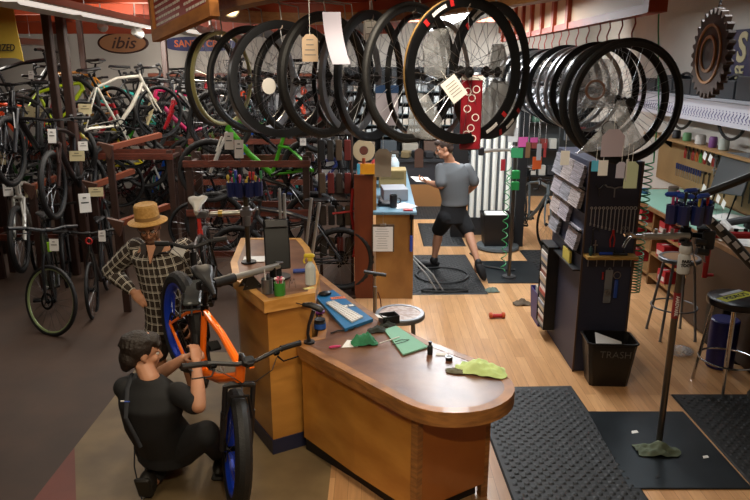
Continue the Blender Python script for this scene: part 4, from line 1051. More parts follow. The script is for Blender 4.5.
q.cyl((tb_.x - ta.x + .03, tb_.y - ta.y, .365), (tb_.x - ta.x - .03, tb_.y - ta.y, .38), .012, n=8); q.build('blades', SILVER, t)
t = thing('hose', 'black hose curling over the wood floor by the far steel plate', 'hose', (1.3, 8.3, .001)); MB().tube([(-.02, .5, .012), (.03, .3, .012), (.0, .1, .012), (.1, -.15, .02), (.3, -.28, .024), (.42, -.3, .024)], .012, 8).build('tube', RUBBER, t)

# ---------------------------------------------------------------- front repair stand
WS = V((1.89, 4.02, .012))
t = thing('repair_stand', 'front repair stand, a tall steel pole on the large steel plate with a clamp arm', 'bike stand', WS)
POLE = mat('pole_grey', '#5f5c58', .3, .9)
MB().cyl((0, 0, 0), (0, 0, .01), .06, n=18).build('foot', DKMETAL, t)
MB().cyl((0, 0, .01), (0, 0, 1.28), .021, n=16).build('pole', POLE, t)
MB().cyl((0, 0, 1.22), (0, 0, 1.62), .017, n=14).build('upper_pole', mat('pole_brown', '#54473c', .35, .7), t)
MB().cyl((0, 0, .93), (0, 0, 1.10), .0225, n=16, caps=True).build('sticker_band', mat('band_red', '#7a1f26', .4), t)
text_mb('lettering', 'AARDVARK', .032, PAPER, t, (-.006, -.0235, 1.015), (PI / 2, PI / 2, 0), depth=.0015, sx=.8)
za = 1.47
MB().cyl((0, 0, za - .05), (0, 0, za + .05), .032, n=16).box((.0, 0, za), (.07, .07, .06), bev=.01).build('head', DKMETAL, t)
MB().cyl((.01, -.03, za), (-.28, -.06, za + .005), .021, n=14).build('arm', ARM, t)
MB().cyl((-.28, -.06, za + .005), (-.36, -.07, za + .01), .014, n=12).tube([(-.33, -.07, za + .01), (-.37, -.075, za + .03), (-.40, -.08, za + .018)], .011, 8).tube([(-.36, -.07, za + .005), (-.385, -.075, za - .03), (-.40, -.08, za - .06)], .009, 8).build('crank_handle', CHROME, t)
for k_, (x, y, z, r) in enumerate(((-.10, -.045, za + .03, .012), (-.15, -.05, za + .028, .01), (-.2, -.05, za + .028, .01))): MB().cyl((x, y, z - .01), (x, y, z + .02), r, n=8).build('bolt', STEEL, t)
MB().cyl((.03, 0, za), (.13, .01, za - .01), .016, n=12).build('clamp_shaft', DKMETAL, t)
for s_ in (-1, 1): MB().box((.135, .01 + s_ * .033, za - .03), (.08, .022, .12), bev=.008).build('jaw', BLACK, t)
MB().cyl((.05, -.04, za - .03), (.11, -.05, za - .04), .02, n=12).cyl((.06, -.045, za - .09), (.13, -.05, za - .10), .022, n=12).build('knob', BLACK, t)
MB().tube([(.03, -.035, za - .05), (.05, -.05, za - .14), (.07, -.05, za - .19)], .005, 6).tube([(.10, -.05, za - .05), (.11, -.06, za - .15), (.12, -.05, za - .16)], .005, 6).build('lever', CHROME, t)
caddy('navy tool caddy with blue handled wrenches on top of the front repair stand', (1.89, 4.02, 1.615), 0, CADB, 1.05, 0)
c = at(686, 262, 3.93)
t = thing('water_bottle', 'clear squeeze bottle with black print hanging on the front repair stand', 'bottle', (c.x, 3.955, 1.255))
CLR = mat('squeeze_plastic', '#a9aaa8', .35)
MB().lathe([(.03, 0), (.036, .006), (.037, .11), (.028, .125), (.037, .14), (.035, .17), (.03, .178)], n=20).build('body', CLR, t)
MB().cyl((0, 0, .178), (0, 0, .198), .03, n=16).cyl((0, 0, .198), (0, 0, .22), .011, n=10).build('cap', BLACK, t)
MB().cyl((.0, .03, .1), (.0, .05, .1), .012, n=8).build('holder', BLACK, t)
text_mb('lettering', 'PARK', .026, INK, t, (0, -.038, .085), (PI / 2, 0, 0), depth=.0008, bold=.001); text_mb('lettering', 'TOOL', .026, INK, t, (0, -.038, .06), (PI / 2, 0, 0), depth=.0008, bold=.001)
# bare frame with a bold black and white down tube, clamped in a stand at the right edge
FRM = thing('bare_bicycle', 'bare bicycle frame with a bold black and white down tube at the right edge', 'bicycle frame', (2.62, 4.72, 0))
fo = V((2.62, 4.72, 0)); q0, q1 = at(698, 203, 4.75) - fo, at(762, 276, 4.65) - fo; q2 = at(775, 166, 4.6) - fo
WFR = mat('white_frame_paint', '#b9b9bc', .3, .1, coat=.4)
MB().tube([q0 + V((0, 0, -.05)), q0.lerp(q1, .5), q1], [.034, .04, .036], 12).build('down_tube', FRAMEBLK, FRM)
MB().tube([q0 + V((0, 0, .05)), q0.lerp(q2, .5) + V((0, 0, .02)), q2], [.028, .028, .024], 12).build('top_tube', FRAMEBLK, FRM)
MB().cyl(q0 + V((-.03, 0, .10)), q0 + V((.02, 0, -.12)), .028, n=14).build('head_tube', FRAMEBLK, FRM)
MB().tube([q2 + V((0, 0, .1)), q1], .022, 10).cyl(q1 + V((0, -.05, 0)), q1 + V((0, .05, 0)), .035, n=14).build('seat_tube', FRAMEBLK, FRM)
MB().tube([q2, q2 + V((.45, .05, -.4))], .014, 8).tube([q1, q2 + V((.45, .05, -.4))], .016, 8).build('rear_stays', FRAMEBLK, FRM)
dd = (q1 - q0).normalized(); Md = dd.to_track_quat('X', 'Z').to_matrix()
for tt, ll, zz in ((.12, .10, .0), (.30, .05, .012), (.42, .05, -.012), (.55, .05, .012), (.68, .06, .0), (.80, .04, .014)):
    MB().box(q0.lerp(q1, tt) + V((0, -.036, zz - .03 * (1 - tt))), (ll, .03, .032), Md).build('bold_mark', WFR, FRM, smooth=0)
MB().cyl(q2 + V((0, 0, .08)), q2 + V((.35, .1, .08)), .02, n=10).cyl(q2 + V((.35, .1, .12)), V((q2.x + .35, q2.y + .1, .01)), .022, n=10).cyl(V((q2.x + .35, q2.y + .1, 0)), V((q2.x + .35, q2.y + .1, .015)), .2, n=20).build('holding_stand', POLE, FRM)

# red vise/frame on the bench behind
# ---------------------------------------------------------------- stools
def stool(label, loc, h, r, legm, seatm, seat2=None, splay=.06, padded=False, rz=0, n=4, ring=.38):
    t = thing('shop_stool', label, 'stool', loc, rz)
    if padded:
        MB().lathe([(r * .9, h - .07), (r, h - .06), (r * 1.02, h - .035), (r, h - .012), (r * .9, h)], n=32).build('seat', seatm, t)
    else:
        MB().lathe([(r * .95, h - .04), (r, h - .035), (r, h - .008), (r * .96, h), (r * .82, h), (r * .82, h - .006)], n=32, cap1=False).build('seat_rim', legm, t)
        MB().cyl((0, 0, h - .02), (0, 0, h - .004), r * .83, n=32).build('seat', seatm, t)
    hb_ = h - (.07 if padded else .04)
    for i in range(n):
        a = PI / 4 + 2 * PI * i / n; a0 = V((r * .72 * math.cos(a), r * .72 * math.sin(a), hb_ + .01)); a1 = V(((r * .8 + splay) * math.cos(a), (r * .8 + splay) * math.sin(a), .0))
        MB().tube([a0, a0.lerp(a1, .1), a1 + V((0, 0, .02)), a1], [.012, .0125, .0125, .015], 10).build('leg', legm, t)
    f = (hb_ - ring * h) / hb_; rr = r * .72 + (r * .08 + splay) * f
    MB().torus((0, 0, ring * h), rr + .012, circ(.008, 8), 'Z', 36).build('foot_ring', legm, t)
    return t
stool('grey metal stool with a round wooden seat between the front repair stand and the workbench', (2.80, 6.0, 0), .775, .185, mat('stool_grey', '#75777a', .4, .6), mat('stool_wood', '#8d6a4a', .5), splay=.08)
BS = stool('round black padded stool with chrome legs and a yellow printed band at the right edge', (2.80, 4.98, 0), .745, .205, CHROME, mat('vinyl_black', '#0d0e14', .3), splay=.06, padded=True, rz=.3, ring=.3)
m = MB(); m.box((0, 0, .7462), (.36, .09, .0022), rot=.2); o = m.build('printed_band', mat('band_yellow', '#c0bf2c', .5), BS, smooth=0)
m = MB(); m.box((.03, .085, .7462), (.25, .04, .0018), rot=.2); m.build('printed_band', mat('band_white', '#b9bcc2', .5), BS, smooth=0)
for i, s in enumerate(("PEDRO'S",)): text_mb('lettering', s, .07, INK, BS, (0, 0, .7475), (0, 0, .2), depth=.0008, bold=.002)
stool('round grey stool with a speckled seat half hidden behind the black box on the counter', (.19, 4.86, 0), .66, .19, mat('stool_grey', '#75777a', .4, .6), mat('stool_speckled', '#8a6a5c', .45, col2='#b2a094', scale=30), splay=.03)
c = V((2.62, 5.62, 0)); t = thing('clear_bag', 'crumpled clear plastic bag on the floor under the grey stool', 'plastic bag', c + V((.06, -.1, .0))); MB().ell((0, 0, .05), (.1, .07, .05)).ell((.08, .02, .035), (.05, .05, .034)).build('bag', BAG, t)

# ---------------------------------------------------------------- tool stand with literature rack
NAVY = mat('board_navy', '#2a2d40', .55)
TB = thing('tool_stand', 'tall dark free standing cabinet with a tool board in front and leaflets at its left', 'tool stand', (1.86, 5.68, 0))
BH = 1.76
MB().box((0.0, .0, BH / 2), (.42, .92, BH), bev=.004).build('cabinet', NAVY, TB, smooth=0)
MB().box((-.205, -.463, BH / 2), (.014, .012, BH)).box((.205, -.463, BH / 2), (.014, .012, BH)).build('edge_trim', mat('edge_brown', '#4c3b30', .5), TB, smooth=0)
fy = -.46
TZ0 = lambda py: at(600, py, 5.2).z
sh = MB(); sh.box((0, fy - .06, 1.015), (.40, .12, .022)).build('shelf', mat('shelf_pine', '#a5803f', .5), TB, smooth=0)
for i in range(6):
    x = -.17 + i * .068; MB().cyl((x, fy - .05, .93), (x, fy - .05, 1.003), .0028, n=6).build('hanging_pin', STEEL, TB)
# combination wrenches in a row
Wm = mat('wrench_steel', '#b4b6ba', .4, .6)
for i in range(12):
    L_ = .13 + i * .008 ; x = -.165 + i * .031; zt = 1.395
    t = thing('wrench', 'small combination wrench in the row on the navy tool board, %s from the left' % ordn[i].replace('nearest', 'first'), 'wrench', (1.86 + x, 5.68 + fy - .008, zt), 0, 'row of wrenches on the tool board')
    m = MB(); m.torus((0, 0, 0), .008 + i * .0003, [(-.0025, -.003), (.003, -.003), (.003, .003), (-.0025, .003)], n=12); m.box((0, 0, -L_ / 2), (.006, .004, L_ - .016)); m.box((-.004, 0, -L_ - .004), (.004, .005, .016)).box((.004, 0, -L_ - .004), (.004, .005, .016)).box((0, 0, -L_ + .006), (.012, .005, .008))
    m.build('body', Wm, t, smooth=0)
def tbt(name, label, cat, x, z, build, m):
    t = thing(name, label, cat, (1.86 + x, 5.68 + fy - .012, z)); mb = MB(); build(mb); mb.build('body', m, t); return t
tbt('y_wrench', 'black three way wrench hanging high on the navy tool board', 'wrench', -.12, 1.545, lambda m: m.cyl((0, 0, 0), (0, 0, -.055), .005, n=6).cyl((0, 0, 0), (-.035, 0, .035), .005, n=6).cyl((0, 0, 0), (.035, 0, .035), .005, n=6), mat('tool_iron', '#3f4145', .35, .8))
tbt('y_wrench', 'wide curved grey wrench hanging in the middle of the navy tool board', 'wrench', .0, 1.55, lambda m: m.cyl((0, 0, 0), (0, 0, -.07), .005, n=6).tube([(0, 0, 0), (-.03, 0, .01), (-.06, 0, .012), (-.075, 0, .03)], .006, 6).tube([(0, 0, 0), (.03, 0, .01), (.06, 0, .012), (.075, 0, .035)], .006, 6), mat('tool_iron2', '#8a8c90', .4, .6))
tbt('chain_whip', 'dark hooked tool hanging left on the board just over the pine shelf', 'tool', -.14, 1.21, lambda m: m.box((0, 0, -.05), (.012, .006, .13)).tube([(0, 0, .01), (.02, 0, .025), (.045, 0, .015), (.05, 0, -.005)], .005, 6), mat('tool_iron', '#3f4145', .35, .8))
tbt('pliers', 'red handled pliers hanging on the navy board over the pine shelf', 'pliers', .02, 1.19, lambda m: m.tube([(-.004, 0, .0), (-.018, 0, -.05), (-.012, 0, -.11)], .006, 6).tube([(.004, 0, .0), (.018, 0, -.05), (.012, 0, -.11)], .006, 6).box((0, 0, .012), (.018, .008, .035)), mat('tool_red', '#a52020', .4))
tbt('small_rings', 'two small steel rings hung above the clamp handle on the tool board', 'rings', .11, 1.235, lambda m: m.torus((-.013, 0, 0), .01, circ(.002, 5), n=12).torus((.013, 0, 0), .01, circ(.002, 5), n=12), STEEL)
t = thing('screwdriver', 'blue handled screwdriver lying on the pine shelf of the tool board', 'screwdriver', (1.80, 5.68 + fy - .06, 1.0395)); MB().cyl((-.03, 0, 0), (.07, 0, 0), .0125, n=8).build('handle', mat('tool_blue', '#1f3f9a', .4), t); MB().cyl((.07, 0, 0), (.13, 0, 0), .004, n=6).build('shaft', STEEL, t)
t = thing('small_bottle', 'small dark teal bottle at the left end of the pine shelf', 'bottle', (1.70, 5.68 + fy - .06, 1.0265)); MB().lathe([(.014, 0), (.015, .002), (.015, .05), (.008, .06), (.008, .07)], n=12).build('body', mat('teal_bottle', '#173c40', .4), t)
t = thing('spoke_tool', 'thin silver tool standing on the pine shelf beside the teal bottle', 'tool', (1.735, 5.68 + fy - .05, 1.0265)); MB().cyl((0, 0, 0), (0, 0, .12), .005, n=6).box((0, 0, .08), (.035, .008, .008)).build('body', STEEL, t)
t = thing('shelf_tools', 'dark small parts lying at the right of the pine shelf', 'tool', (1.93, 5.68 + fy - .06, 1.0265)); MB().box((0, 0, .01), (.12, .04, .02), bev=.006).cyl((-.04, 0, .02), (-.04, 0, .05), .006, n=6).cyl((.03, 0, .02), (.03, 0, .045), .008, n=6).build('body', BLACK, t)
tbt('steel_file_plate', 'wide silver gauge plate hanging low on the navy board', 'gauge', .02, .87, lambda m: m.box((0, 0, -.12), (.06, .006, .28), bev=.002).torus((0, 0, .025), .012, circ(.003, 5), n=12), mat('gauge_grey', '#85898f', .4, .5))
tbt('chainring', 'small silver chainring hanging on the gauge plate low on the board', 'chainring', .02, .70, lambda m: m.torus((0, -.008, 0), .024, [(-.008, -.002), (.004, -.002), (.004, .002), (-.008, .002)], n=18).cyl((0, -.01, 0), (0, -.004, 0), .008, n=8), STEEL)
t = tbt('cable_cutter', 'blue handled tool hanging right of the gauge plate, low on the board', 'tool', .085, .80, lambda m: m.box((0, 0, -.07), (.03, .012, .16), bev=.005), mat('tool_blue2', '#24489a', .4)); MB().torus((0, 0, .045), .028, [(-.003, -.002), (.003, -.002), (.003, .002), (-.003, .002)], n=16).build('gauge_ring', STEEL, t)
tbt('red_cap_tool', 'small red capped pen hanging left of the gauge plate', 'pen', -.03, .87, lambda m: m.cyl((0, 0, 0), (0, 0, -.06), .007, n=8), mat('tool_red', '#a52020', .4))
# leaflets: pockets on the left face, each stack of leaflets a thing
lx = -.21
cols = [mat('leaf_a', '#a8a0a6', .7, col2='#6f686c', scale=3, stretch=(1, 1, 26)), mat('leaf_b', '#b5a9a4', .7, col2='#776c6a', scale=3, stretch=(1, 1, 30)), mat('leaf_c', '#98969c', .7, col2='#5b5a5e', scale=3, stretch=(1, 1, 24))]
r_names = ['top', 'second', 'third', 'fourth', 'fifth']
c_names = ['front', 'middle', 'rear']
for j, z in enumerate((1.60, 1.43, 1.26, 1.09)):
    MB().rings([[V((lx, y, z - .085)), V((lx - .055, y, z - .055)), V((lx - .055, y, z - .045)), V((lx, y, z - .075))] for y in (-.44, .44)]).build('pocket_ledge', BLACK, TB, smooth=0)
    for i, y in enumerate((-.28, .0, .28)):
        if (j, i) in ((2, 0), (3, 1)):
            continue
        t = thing('leaflet_stack', 'stack of pale leaflets in the %s row of the rack, %s column' % (r_names[j], c_names[i]), 'leaflets', (1.86 + lx - .03, 5.68 + y, z - .06), 0, 'leaflets in the rack')
        m = MB()
        for k in range(12):
            zz = .0 + k * .0145; ins = k * .0032
            m.box((-.012 + ins, random.uniform(-.006, .006), zz + .012), (.034, .268 + random.uniform(-.008, .008), .0115), Matrix.Rotation(random.uniform(.1, .22), 3, 'Y'))
        m.build('sheets', cols[(i + j) % 3], t, smooth=0)
MB().box((lx - .03, -.1, .88), (.06, .7, .012)).build('pocket_ledge', BLACK, TB, smooth=0)
t = thing('folder', 'yellow edged folder standing in the lowest pocket of the rack', 'folder', (1.86 + lx - .035, 5.50, .887), 0); MB().box((0, 0, .05), (.02, .2, .1)).build('cover', mat('folder_yellow', '#b5a545', .6), t)
bcols = ['#b0aaa0', '#7d4a3a', '#d0ccc4', '#2c3038', '#b8a98c', '#8a8d94', '#c9c2b8', '#33302c', '#a04a3a', '#d4d0ca', '#6b6f78', '#bcae94']
MB().box((lx - .055, .3, .12), (.10, .26, .012)).box((lx - .055, .3, .90), (.1, .26, .012)).box((lx - .055, .43, .51), (.1, .012, .79)).box((lx - .055, .165, .51), (.1, .012, .79)).build('side_shelf', BLACK, TB, smooth=0)
for i in range(20):
    z = .128 + i * .037
    t = thing('catalog', 'catalog in the narrow side shelf of the tool stand, %s from the bottom' % NTH[i], 'catalog', (1.86 + lx - .055, 5.98, z), 0, 'catalogs piled in the side shelf')
    MB().box((random.uniform(-.006, .006), random.uniform(-.006, .006), .0175), (.09, .22, .034)).build('cover', mat('catalog_%d' % (i % 12), bcols[i % 12], .7), t, smooth=0)
t = thing('blue_bin', 'blue plastic bin on the floor at the left of the literature rack', 'bin', (1.66, 6.36, 0)); 
MB().rings([[V((x * w, y * d, z)) for x, y in ((-1, -1), (1, -1), (1, 1), (-1, 1))] for w, d, z in ((.07, .15, 0), (.085, .18, .32), (.078, .173, .32), (.064, .144, .01))]).build('body', mat('bin_blue', '#24246a', .45), t, smooth=0)
for i in range(5):
    z = .013 + .0
    MB().box((-.04 + i * .02, 0, .18), (.014, .24, .33), bev=.002).build('magazine', mat('catalog_%d' % (i * 2), bcols[i * 2], .7), t, smooth=0)
t = thing('trash_bin', 'black trash bin with a hand lettered word in front of the tool board', 'bin', (1.87, 5.04, 0), -.06)
TR = MB(); TR.rings([[V((x * w, y * d, z)) for x, y in ((-1, -.8), (-.85, -1), (.85, -1), (1, -.8), (1, .8), (.85, 1), (-.85, 1), (-1, .8))] for w, d, z in ((.15, .10, 0), (.19, .135, .36), (.20, .145, .365), (.20, .145, .38), (.186, .13, .38), (.145, .095, .01))]); TR.build('body', mat('bin_black', '#121110', .4), t, smooth=0)
text_mb('lettering', 'TRASH', .085, mat('chalk', '#6d6a66', .9), t, (.02, -.137, .285), (PI / 2 + .09, 0, 0), depth=.0012, bold=-.0015, sx=.95)
MB().box((0, .0, .33), (.23, .14, .003), Matrix.Rotation(.35, 3, 'Y') @ Matrix.Rotation(.4, 3, 'X')).build('paper', PAPER, t)
t = thing('fire_extinguisher', 'red fire extinguisher on the floor behind the right side of the tool board', 'fire extinguisher', (2.17, 5.75, 0))
MB().lathe([(.058, 0), (.062, .01), (.062, .34), (.05, .385), (.025, .405), (.02, .42)], n=20).build('cylinder', mat('ext_red', '#9c1516', .3), t); MB().lathe([(.0625, .18), (.0625, .28)], n=20, cap0=False, cap1=False).build('label_band', mat('ext_label', '#b59b52', .5), t); MB().box((0, -.02, .44), (.03, .09, .03), bev=.006).tube([(0, .0, .43), (.06, 0, .42), (.075, 0, .3), (.07, 0, .12)], .009, 6).build('valve', BLACK, t)
# green coiled hoses
def coil(name, label, x, y, z0, z1, r, turns, m, parent=None):
    t = thing(name, label, 'hose', (x, y, z0)); n = int(turns * 12)
    MB().tube([(r * math.cos(i * PI / 6), r * math.sin(i * PI / 6), (z1 - z0) * i / n) for i in range(n + 1)], .0055, 5).build('coil', m, t); return t
GH = mat('hose_green', '#2f8a52', .35)
coil('coiled_hose', 'green coiled air hose hanging along the right edge of the tool board', 2.14, 5.3, .95, 1.75, .035, 16, GH)
coil('coiled_hose', 'bundle of green coiled hose hanging above the fire extinguisher', 2.17, 5.44, .62, .94, .06, 13, GH)
t = thing('hose_line', 'thin hose running from the ceiling to the green coil by the tool board', 'hose', (2.14, 5.3, 1.75)); MB().tube([(0.035, 0, 0), (.03, 0, .4), (.0, .1, 1.0), (0, .2, ZC - 1.76)], .006, 6).build('line', GH, t)
t = thing('spray_can', 'blue can hanging behind the green coil beside the tool board', 'can', (2.115, 5.80, 1.09)); MB().lathe([(.028, 0), (.03, .01), (.03, .15), (.02, .17), (.012, .18)], n=14).build('body', mat('can_blue', '#1c49a8', .35), t); MB().box((-.035, 0, .09), (.02, .02, .03)).build('holder', BLACK, t)

# ---------------------------------------------------------------- workbench along the right wall
BW = mat('bench_wood', '#7c5733', .5, col2='#65431f', scale=3, stretch=(1, 4, 1))
WB = thing('workbench', 'long wooden workbench with a pale green mat along the right wall', 'workbench', (3.5, 6.8, 0))
MB().box((0.01, 0, .91), (.86, 3.6, .05), bev=.004).build('worktop', BW, WB, smooth=0)
MB().box((-.01, .55, .938), (.80, 2.3, .006)).build('work_mat', mat('mat_green', '#7da695', .6), WB, smooth=0)
for z in (.12, .38, .64): MB().box((.04, .2, z), (.74, 3.0, .03)).build('shelf', mat('shelf_tan', '#8d6b42', .5), WB, smooth=0)
for y in (1.72, .75, -.3, -1.3): MB().box((.04, y, .44), (.74, .04, .88)).build('side_panel', BW, WB, smooth=0)
MB().box((.42, 0, .44), (.02, 3.6, .88)).build('back_panel', BW, WB, smooth=0)
MB().box((-.39, -1.1, .45), (.03, 1.5, .86)).build('front_panel', mat('bench_dark', '#3d2817', .5), WB, smooth=0)
RB = mat('box_red', '#9a1c24', .5); RW = mat('box_white', '#b9b4ac', .6)
k = 0
for z, ys in ((.655, (8.2, 7.95, 7.3, 7.05, 6.78)), (.395, (8.15, 7.3, 6.95)), (.135, (8.1, 7.2))):
    for y in ys:
        lev = {.655: 'upper', .395: 'middle', .135: 'lowest'}[z]
        t = thing('parts_box', 'red and white parts box on the %s bench shelf, %s from the near end' % (lev, ordn[len(ys) - 1 - ys.index(y)].replace('nearest', 'first')), 'box', (3.30, y, z), random.uniform(-.1, .1), 'red parts boxes on the bench shelves')
        MB().box((0, 0, .07), (.26, .17, .14)).build('carton', RB, t, smooth=0); MB().box((-.131, 0, .05), (.002, .13, .05)).build('label_patch', RW, t, smooth=0)
        MB().box((0, 0, .142), (.22, .03, .004)).build('lid_stripe', RW, t, smooth=0)
# pegboard
PEG = thing('pegboard', 'tan pegboard full of hand tools on the right wall above the bench', 'pegboard', (3.925, 7.4, .95))
MB().box((0, 0, .29), (.03, 4.0, .58)).build('board', mat('peg_tan', '#8d7148', .6, col2='#80653f', scale=3), PEG, smooth=0)
SHB = thing('wall_shelf', 'narrow brown wall shelf above the pegboard', 'shelf', (3.80, 7.4, 1.545)); MB().box((0, 0, .013), (.28, 3.9, .026)).build('board', mat('shelf_tan', '#8d6b42', .5), SHB, smooth=0)
for y in (-1.6, 0, 1.6): MB().plate([(.10, y, 0), (-.1, y, 0), (.10, y, -.14)], .02).build('bracket', DKMETAL, SHB, smooth=0)
PX = 3.895
pcols = [('red', '#a52020'), ('green', '#3a9a3a'), ('black', '#1a1a1c'), ('orange', '#c25a22'), ('blue', '#27408f'), ('yellow', '#b5a23a')]
n_ = 0
random.seed(5)
for i in range(15):
    y = 8.55 - i * .105; cn, hx = pcols[(0, 2, 0, 3, 1, 0, 2, 0, 2, 2, 4, 2, 0, 2, 5)[i]]
    t = thing('pliers', '%s handled pliers in the top row of the pegboard, %s from the far end' % (cn, NTH[i]), 'pliers', (PX, y, 1.45), 0, 'pliers in the top pegboard row')
    m = MB(); m.tube([(0, -.005, 0), (0, -.022, -.05), (0, -.016, -.12)], .008, 6).tube([(0, .005, 0), (0, .022, -.05), (0, .016, -.12)], .008, 6); m.build('handles', mat('grip_' + cn, hx, .45), t); MB().box((0, 0, .022), (.012, .024, .05), bev=.004).build('jaws', DKMETAL, t)
for i in range(12):
    y = 8.75 - i * .06
    t = thing('screwdriver', 'blue handled screwdriver in the middle left of the pegboard, %s from the far end' % NTH[i], 'screwdriver', (PX, y, 1.17), 0, 'screwdrivers on the pegboard'); MB().cyl((0, 0, 0), (0, 0, .07), .011, n=6).build('handle', mat('grip_navy', '#2a3566', .45), t); MB().cyl((0, 0, 0), (0, 0, -.09), .0035, n=5).build('shaft', STEEL, t)
for i in range(9):
    y = 8.0 - i * .13; L_ = .13 + (i * 37 % 5) * .02
    t = thing('hammer' if i % 3 == 0 else 'spanner', '%s hanging in the lower pegboard row, %s tool from the far end' % ('dark hammer' if i % 3 == 0 else 'dark spanner', NTH[i]), 'hammer' if i % 3 == 0 else 'spanner', (PX, y, 1.22), 0, 'tools in the lower pegboard row')
    m = MB(); m.box((0, 0, -L_ / 2), (.012, .018, L_), bev=.004)
    if i % 3 == 0: m.box((0, 0, .01), (.03, .09, .03), bev=.006)
    else: m.torus((0, 0, .01), .017, [(-.005, -.004), (.005, -.004), (.005, .004), (-.005, .004)], axis='X', n=12)
    m.build('body', mat('tool_rust', '#3a332d', .4, .6), t)
for i, (y, z) in enumerate(((7.75, 1.36), (7.66, 1.12))):
    t = thing('clamp_tool', ('upper', 'lower')[i] + ' long steel headset press hanging left of the dark board', 'press', (PX - .01, y, z)); MB().box((0, 0, 0), (.014, .014, .22), bev=.003).box((0, .0, .08), (.02, .09, .02), bev=.004).box((0, 0, -.06), (.02, .08, .018), bev=.004).cyl((0, -.03, .11), (0, .03, .11), .008, n=8).build('body', mat('tool_iron2', '#5a5c60', .3, .9), t)
DB = thing('slate_board', 'dark slate grey board propped on the workbench against the pegboard', 'board', (3.66, 6.95, .94), 0)
MB().box((.02, 0, .45), (.025, .62, .44), Matrix.Rotation(.28, 3, 'Y') @ Matrix.Rotation(-.12, 3, 'X'), bev=.004).build('panel', mat('slate', '#2c3133', .5), DB, smooth=0)
for y in (-.2, .2): MB().cyl((-.08, y, 0), (-.02, y, .26), .008, n=6).build('leg', DKMETAL, DB)
for i, (y, z) in enumerate(((7.55, 1.49), (7.42, 1.48), (7.25, 1.18), (7.08, 1.16), (6.92, 1.13), (6.8, 1.10))):
    x_ = 3.86 if i < 2 else 3.55
    zz = z if i < 2 else z
    t = thing('price_slip', ('white slip clipped to the wall shelf edge, %s one' % ('left', 'right')[i]) if i < 2 else 'white slip on a wire in front of the dark slate panel, %s from the left' % ordn[i - 2].replace('nearest', 'first'), 'slip', (x_ - (.2 if i < 2 else 0), y, zz), 0)
    MB().box((0, 0, 0), (.002, .07, .08), Matrix.Rotation(.4, 3, 'X')).build('sheet', PAPER, t, smooth=0)
    if i >= 2: MB().cyl((0, 0, -.04), (.0, 0, .94 - zz), .002, n=5).build('wire', STEEL, t)
    else: MB().cyl((0, 0, .03), (.0, 0, 1.545 - zz), .002, n=5).build('wire', STEEL, t)
# wall shelf items
for i, (y, h, r, cn, hx) in enumerate(((8.3, .10, .05, 'green', '#5c8a5a'), (7.95, .11, .06, 'white', '#b5b2ac'), (7.65, .12, .045, 'purple', '#7a4a86'), (7.4, .13, .055, 'pale', '#a9b0a6'), (6.3, .09, .05, 'red', '#8f1f24'), (5.9, .10, .06, 'dark', '#2a2c30'), (8.6, .1, .05, 'black', '#1a1a1d'))):
    t = thing('shelf_jar', '%s container standing on the brown wall shelf above the pegboard' % cn, 'container', (3.78, y, 1.571)); MB().lathe([(r * .85, 0), (r, .01), (r, h * .8), (r * .8, h), (r * .4, h)], n=14).build('body', mat('jar_' + cn, hx, .5), t)
# long white sign box with tyre tread print above the shelf, wheels hung over it
SB = thing('sign_box', 'long white shelf board printed with a dark tyre tread pattern along the right wall', 'sign', (3.62, 7.6, 1.97))
MB().box((.01, 0, .0), (.02, 4.4, .24)).build('front_board', mat('sign_white', '#b4b2ba', .6), SB, smooth=0)
MB().box((.15, 0, .14), (.36, 4.42, .03)).build('top_board', mat('sign_grey', '#83848a', .6), SB, smooth=0)
k = MB()
for i in range(62):
    y = -2.15 + i * .07
    for dz, an in ((.0, .7), (-.035, -.7)):
        k.box((-.001, y + (.02 if dz else 0), dz), (.003, .012, .045), Matrix.Rotation(an, 3, 'X'))
    k.box((-.001, y + .03, -.066), (.003, .02, .01)).box((-.001, y, .034), (.003, .012, .012))
k.build('tread_print', mat('print_violet', '#4a4670', .6), SB, smooth=0)
for i, (y, z) in enumerate(((8.45, 1.62), (7.25, 1.60), (6.4, 1.62))):
    t = thing('loose_tyre', 'black tyre hanging on the right wall under the printed box, %s from far end' % ordn[i].replace('nearest', 'first'), 'tyre', (3.75, y, 2.0), 0, 'tyres on the right wall')
    MB().torus((0, 0, .035), .33, circ(.017, 7), 'X', 40).build('tyre', RUBBER, t)
# chainring sign and blue sign
GR = at(707, 54, 6.0)
t = thing('gear_sign', 'round brown gear shaped sign with tan rings hanging by a chain at the top right', 'sign', (GR.x + .06, 6.0, GR.z), math.radians(-93))
G = MB(); n = 56; ring_o = []
for i in range(n * 2):
    a = 2 * PI * i / (n * 2); q = i % 4; r = .37 if q in (0, 1) else .325; ring_o.append((r * math.cos(a), r * math.sin(a)))
R_ = []
for y in (-.045, .012): R_.append([V((x, y, z)) for x, z in ring_o])
G.rings(R_); G.build('gear_body', mat('gear_brown', '#4a3527', .6, col2='#3b2a1e', scale=5), t, smooth=0)
MB().torus((0, -.05, 0), .235, [(-.01, -.008), (.01, -.008), (.01, .008), (-.01, .008)], n=48).build('outer_ring', mat('gear_tan', '#a9773f', .5), t)
MB().torus((0, -.05, 0), .14, [(-.012, -.01), (.012, -.01), (.012, .01), (-.012, .01)], n=40).build('inner_ring', mat('gear_tan', '#a9773f', .5), t)
MB().cyl((0, -.048, 0), (0, -.046, 0), .13, n=32).build('dark_disc', BLACK, t)
k = MB(); L_ = ZC - GR.z - .38
for i in range(int(L_ / .03)): k.torus((0, 0, .385 + i * .03), .014, circ(.0035, 5), 'Y' if i % 2 else 'X', 10)
k.build('chain', DKMETAL, t)
t = thing('blue_sign', 'dark blue sign with cream lettering on the right wall behind the gear sign', 'sign', (3.925, 7.2, 2.53))
MB().box((0, 0, 0), (.04, 2.6, .6), bev=.006).build('board', mat('sign_navy', '#0f1238', .5), t, smooth=0)
CRM = mat('cream_letters', '#a59b78', .6)
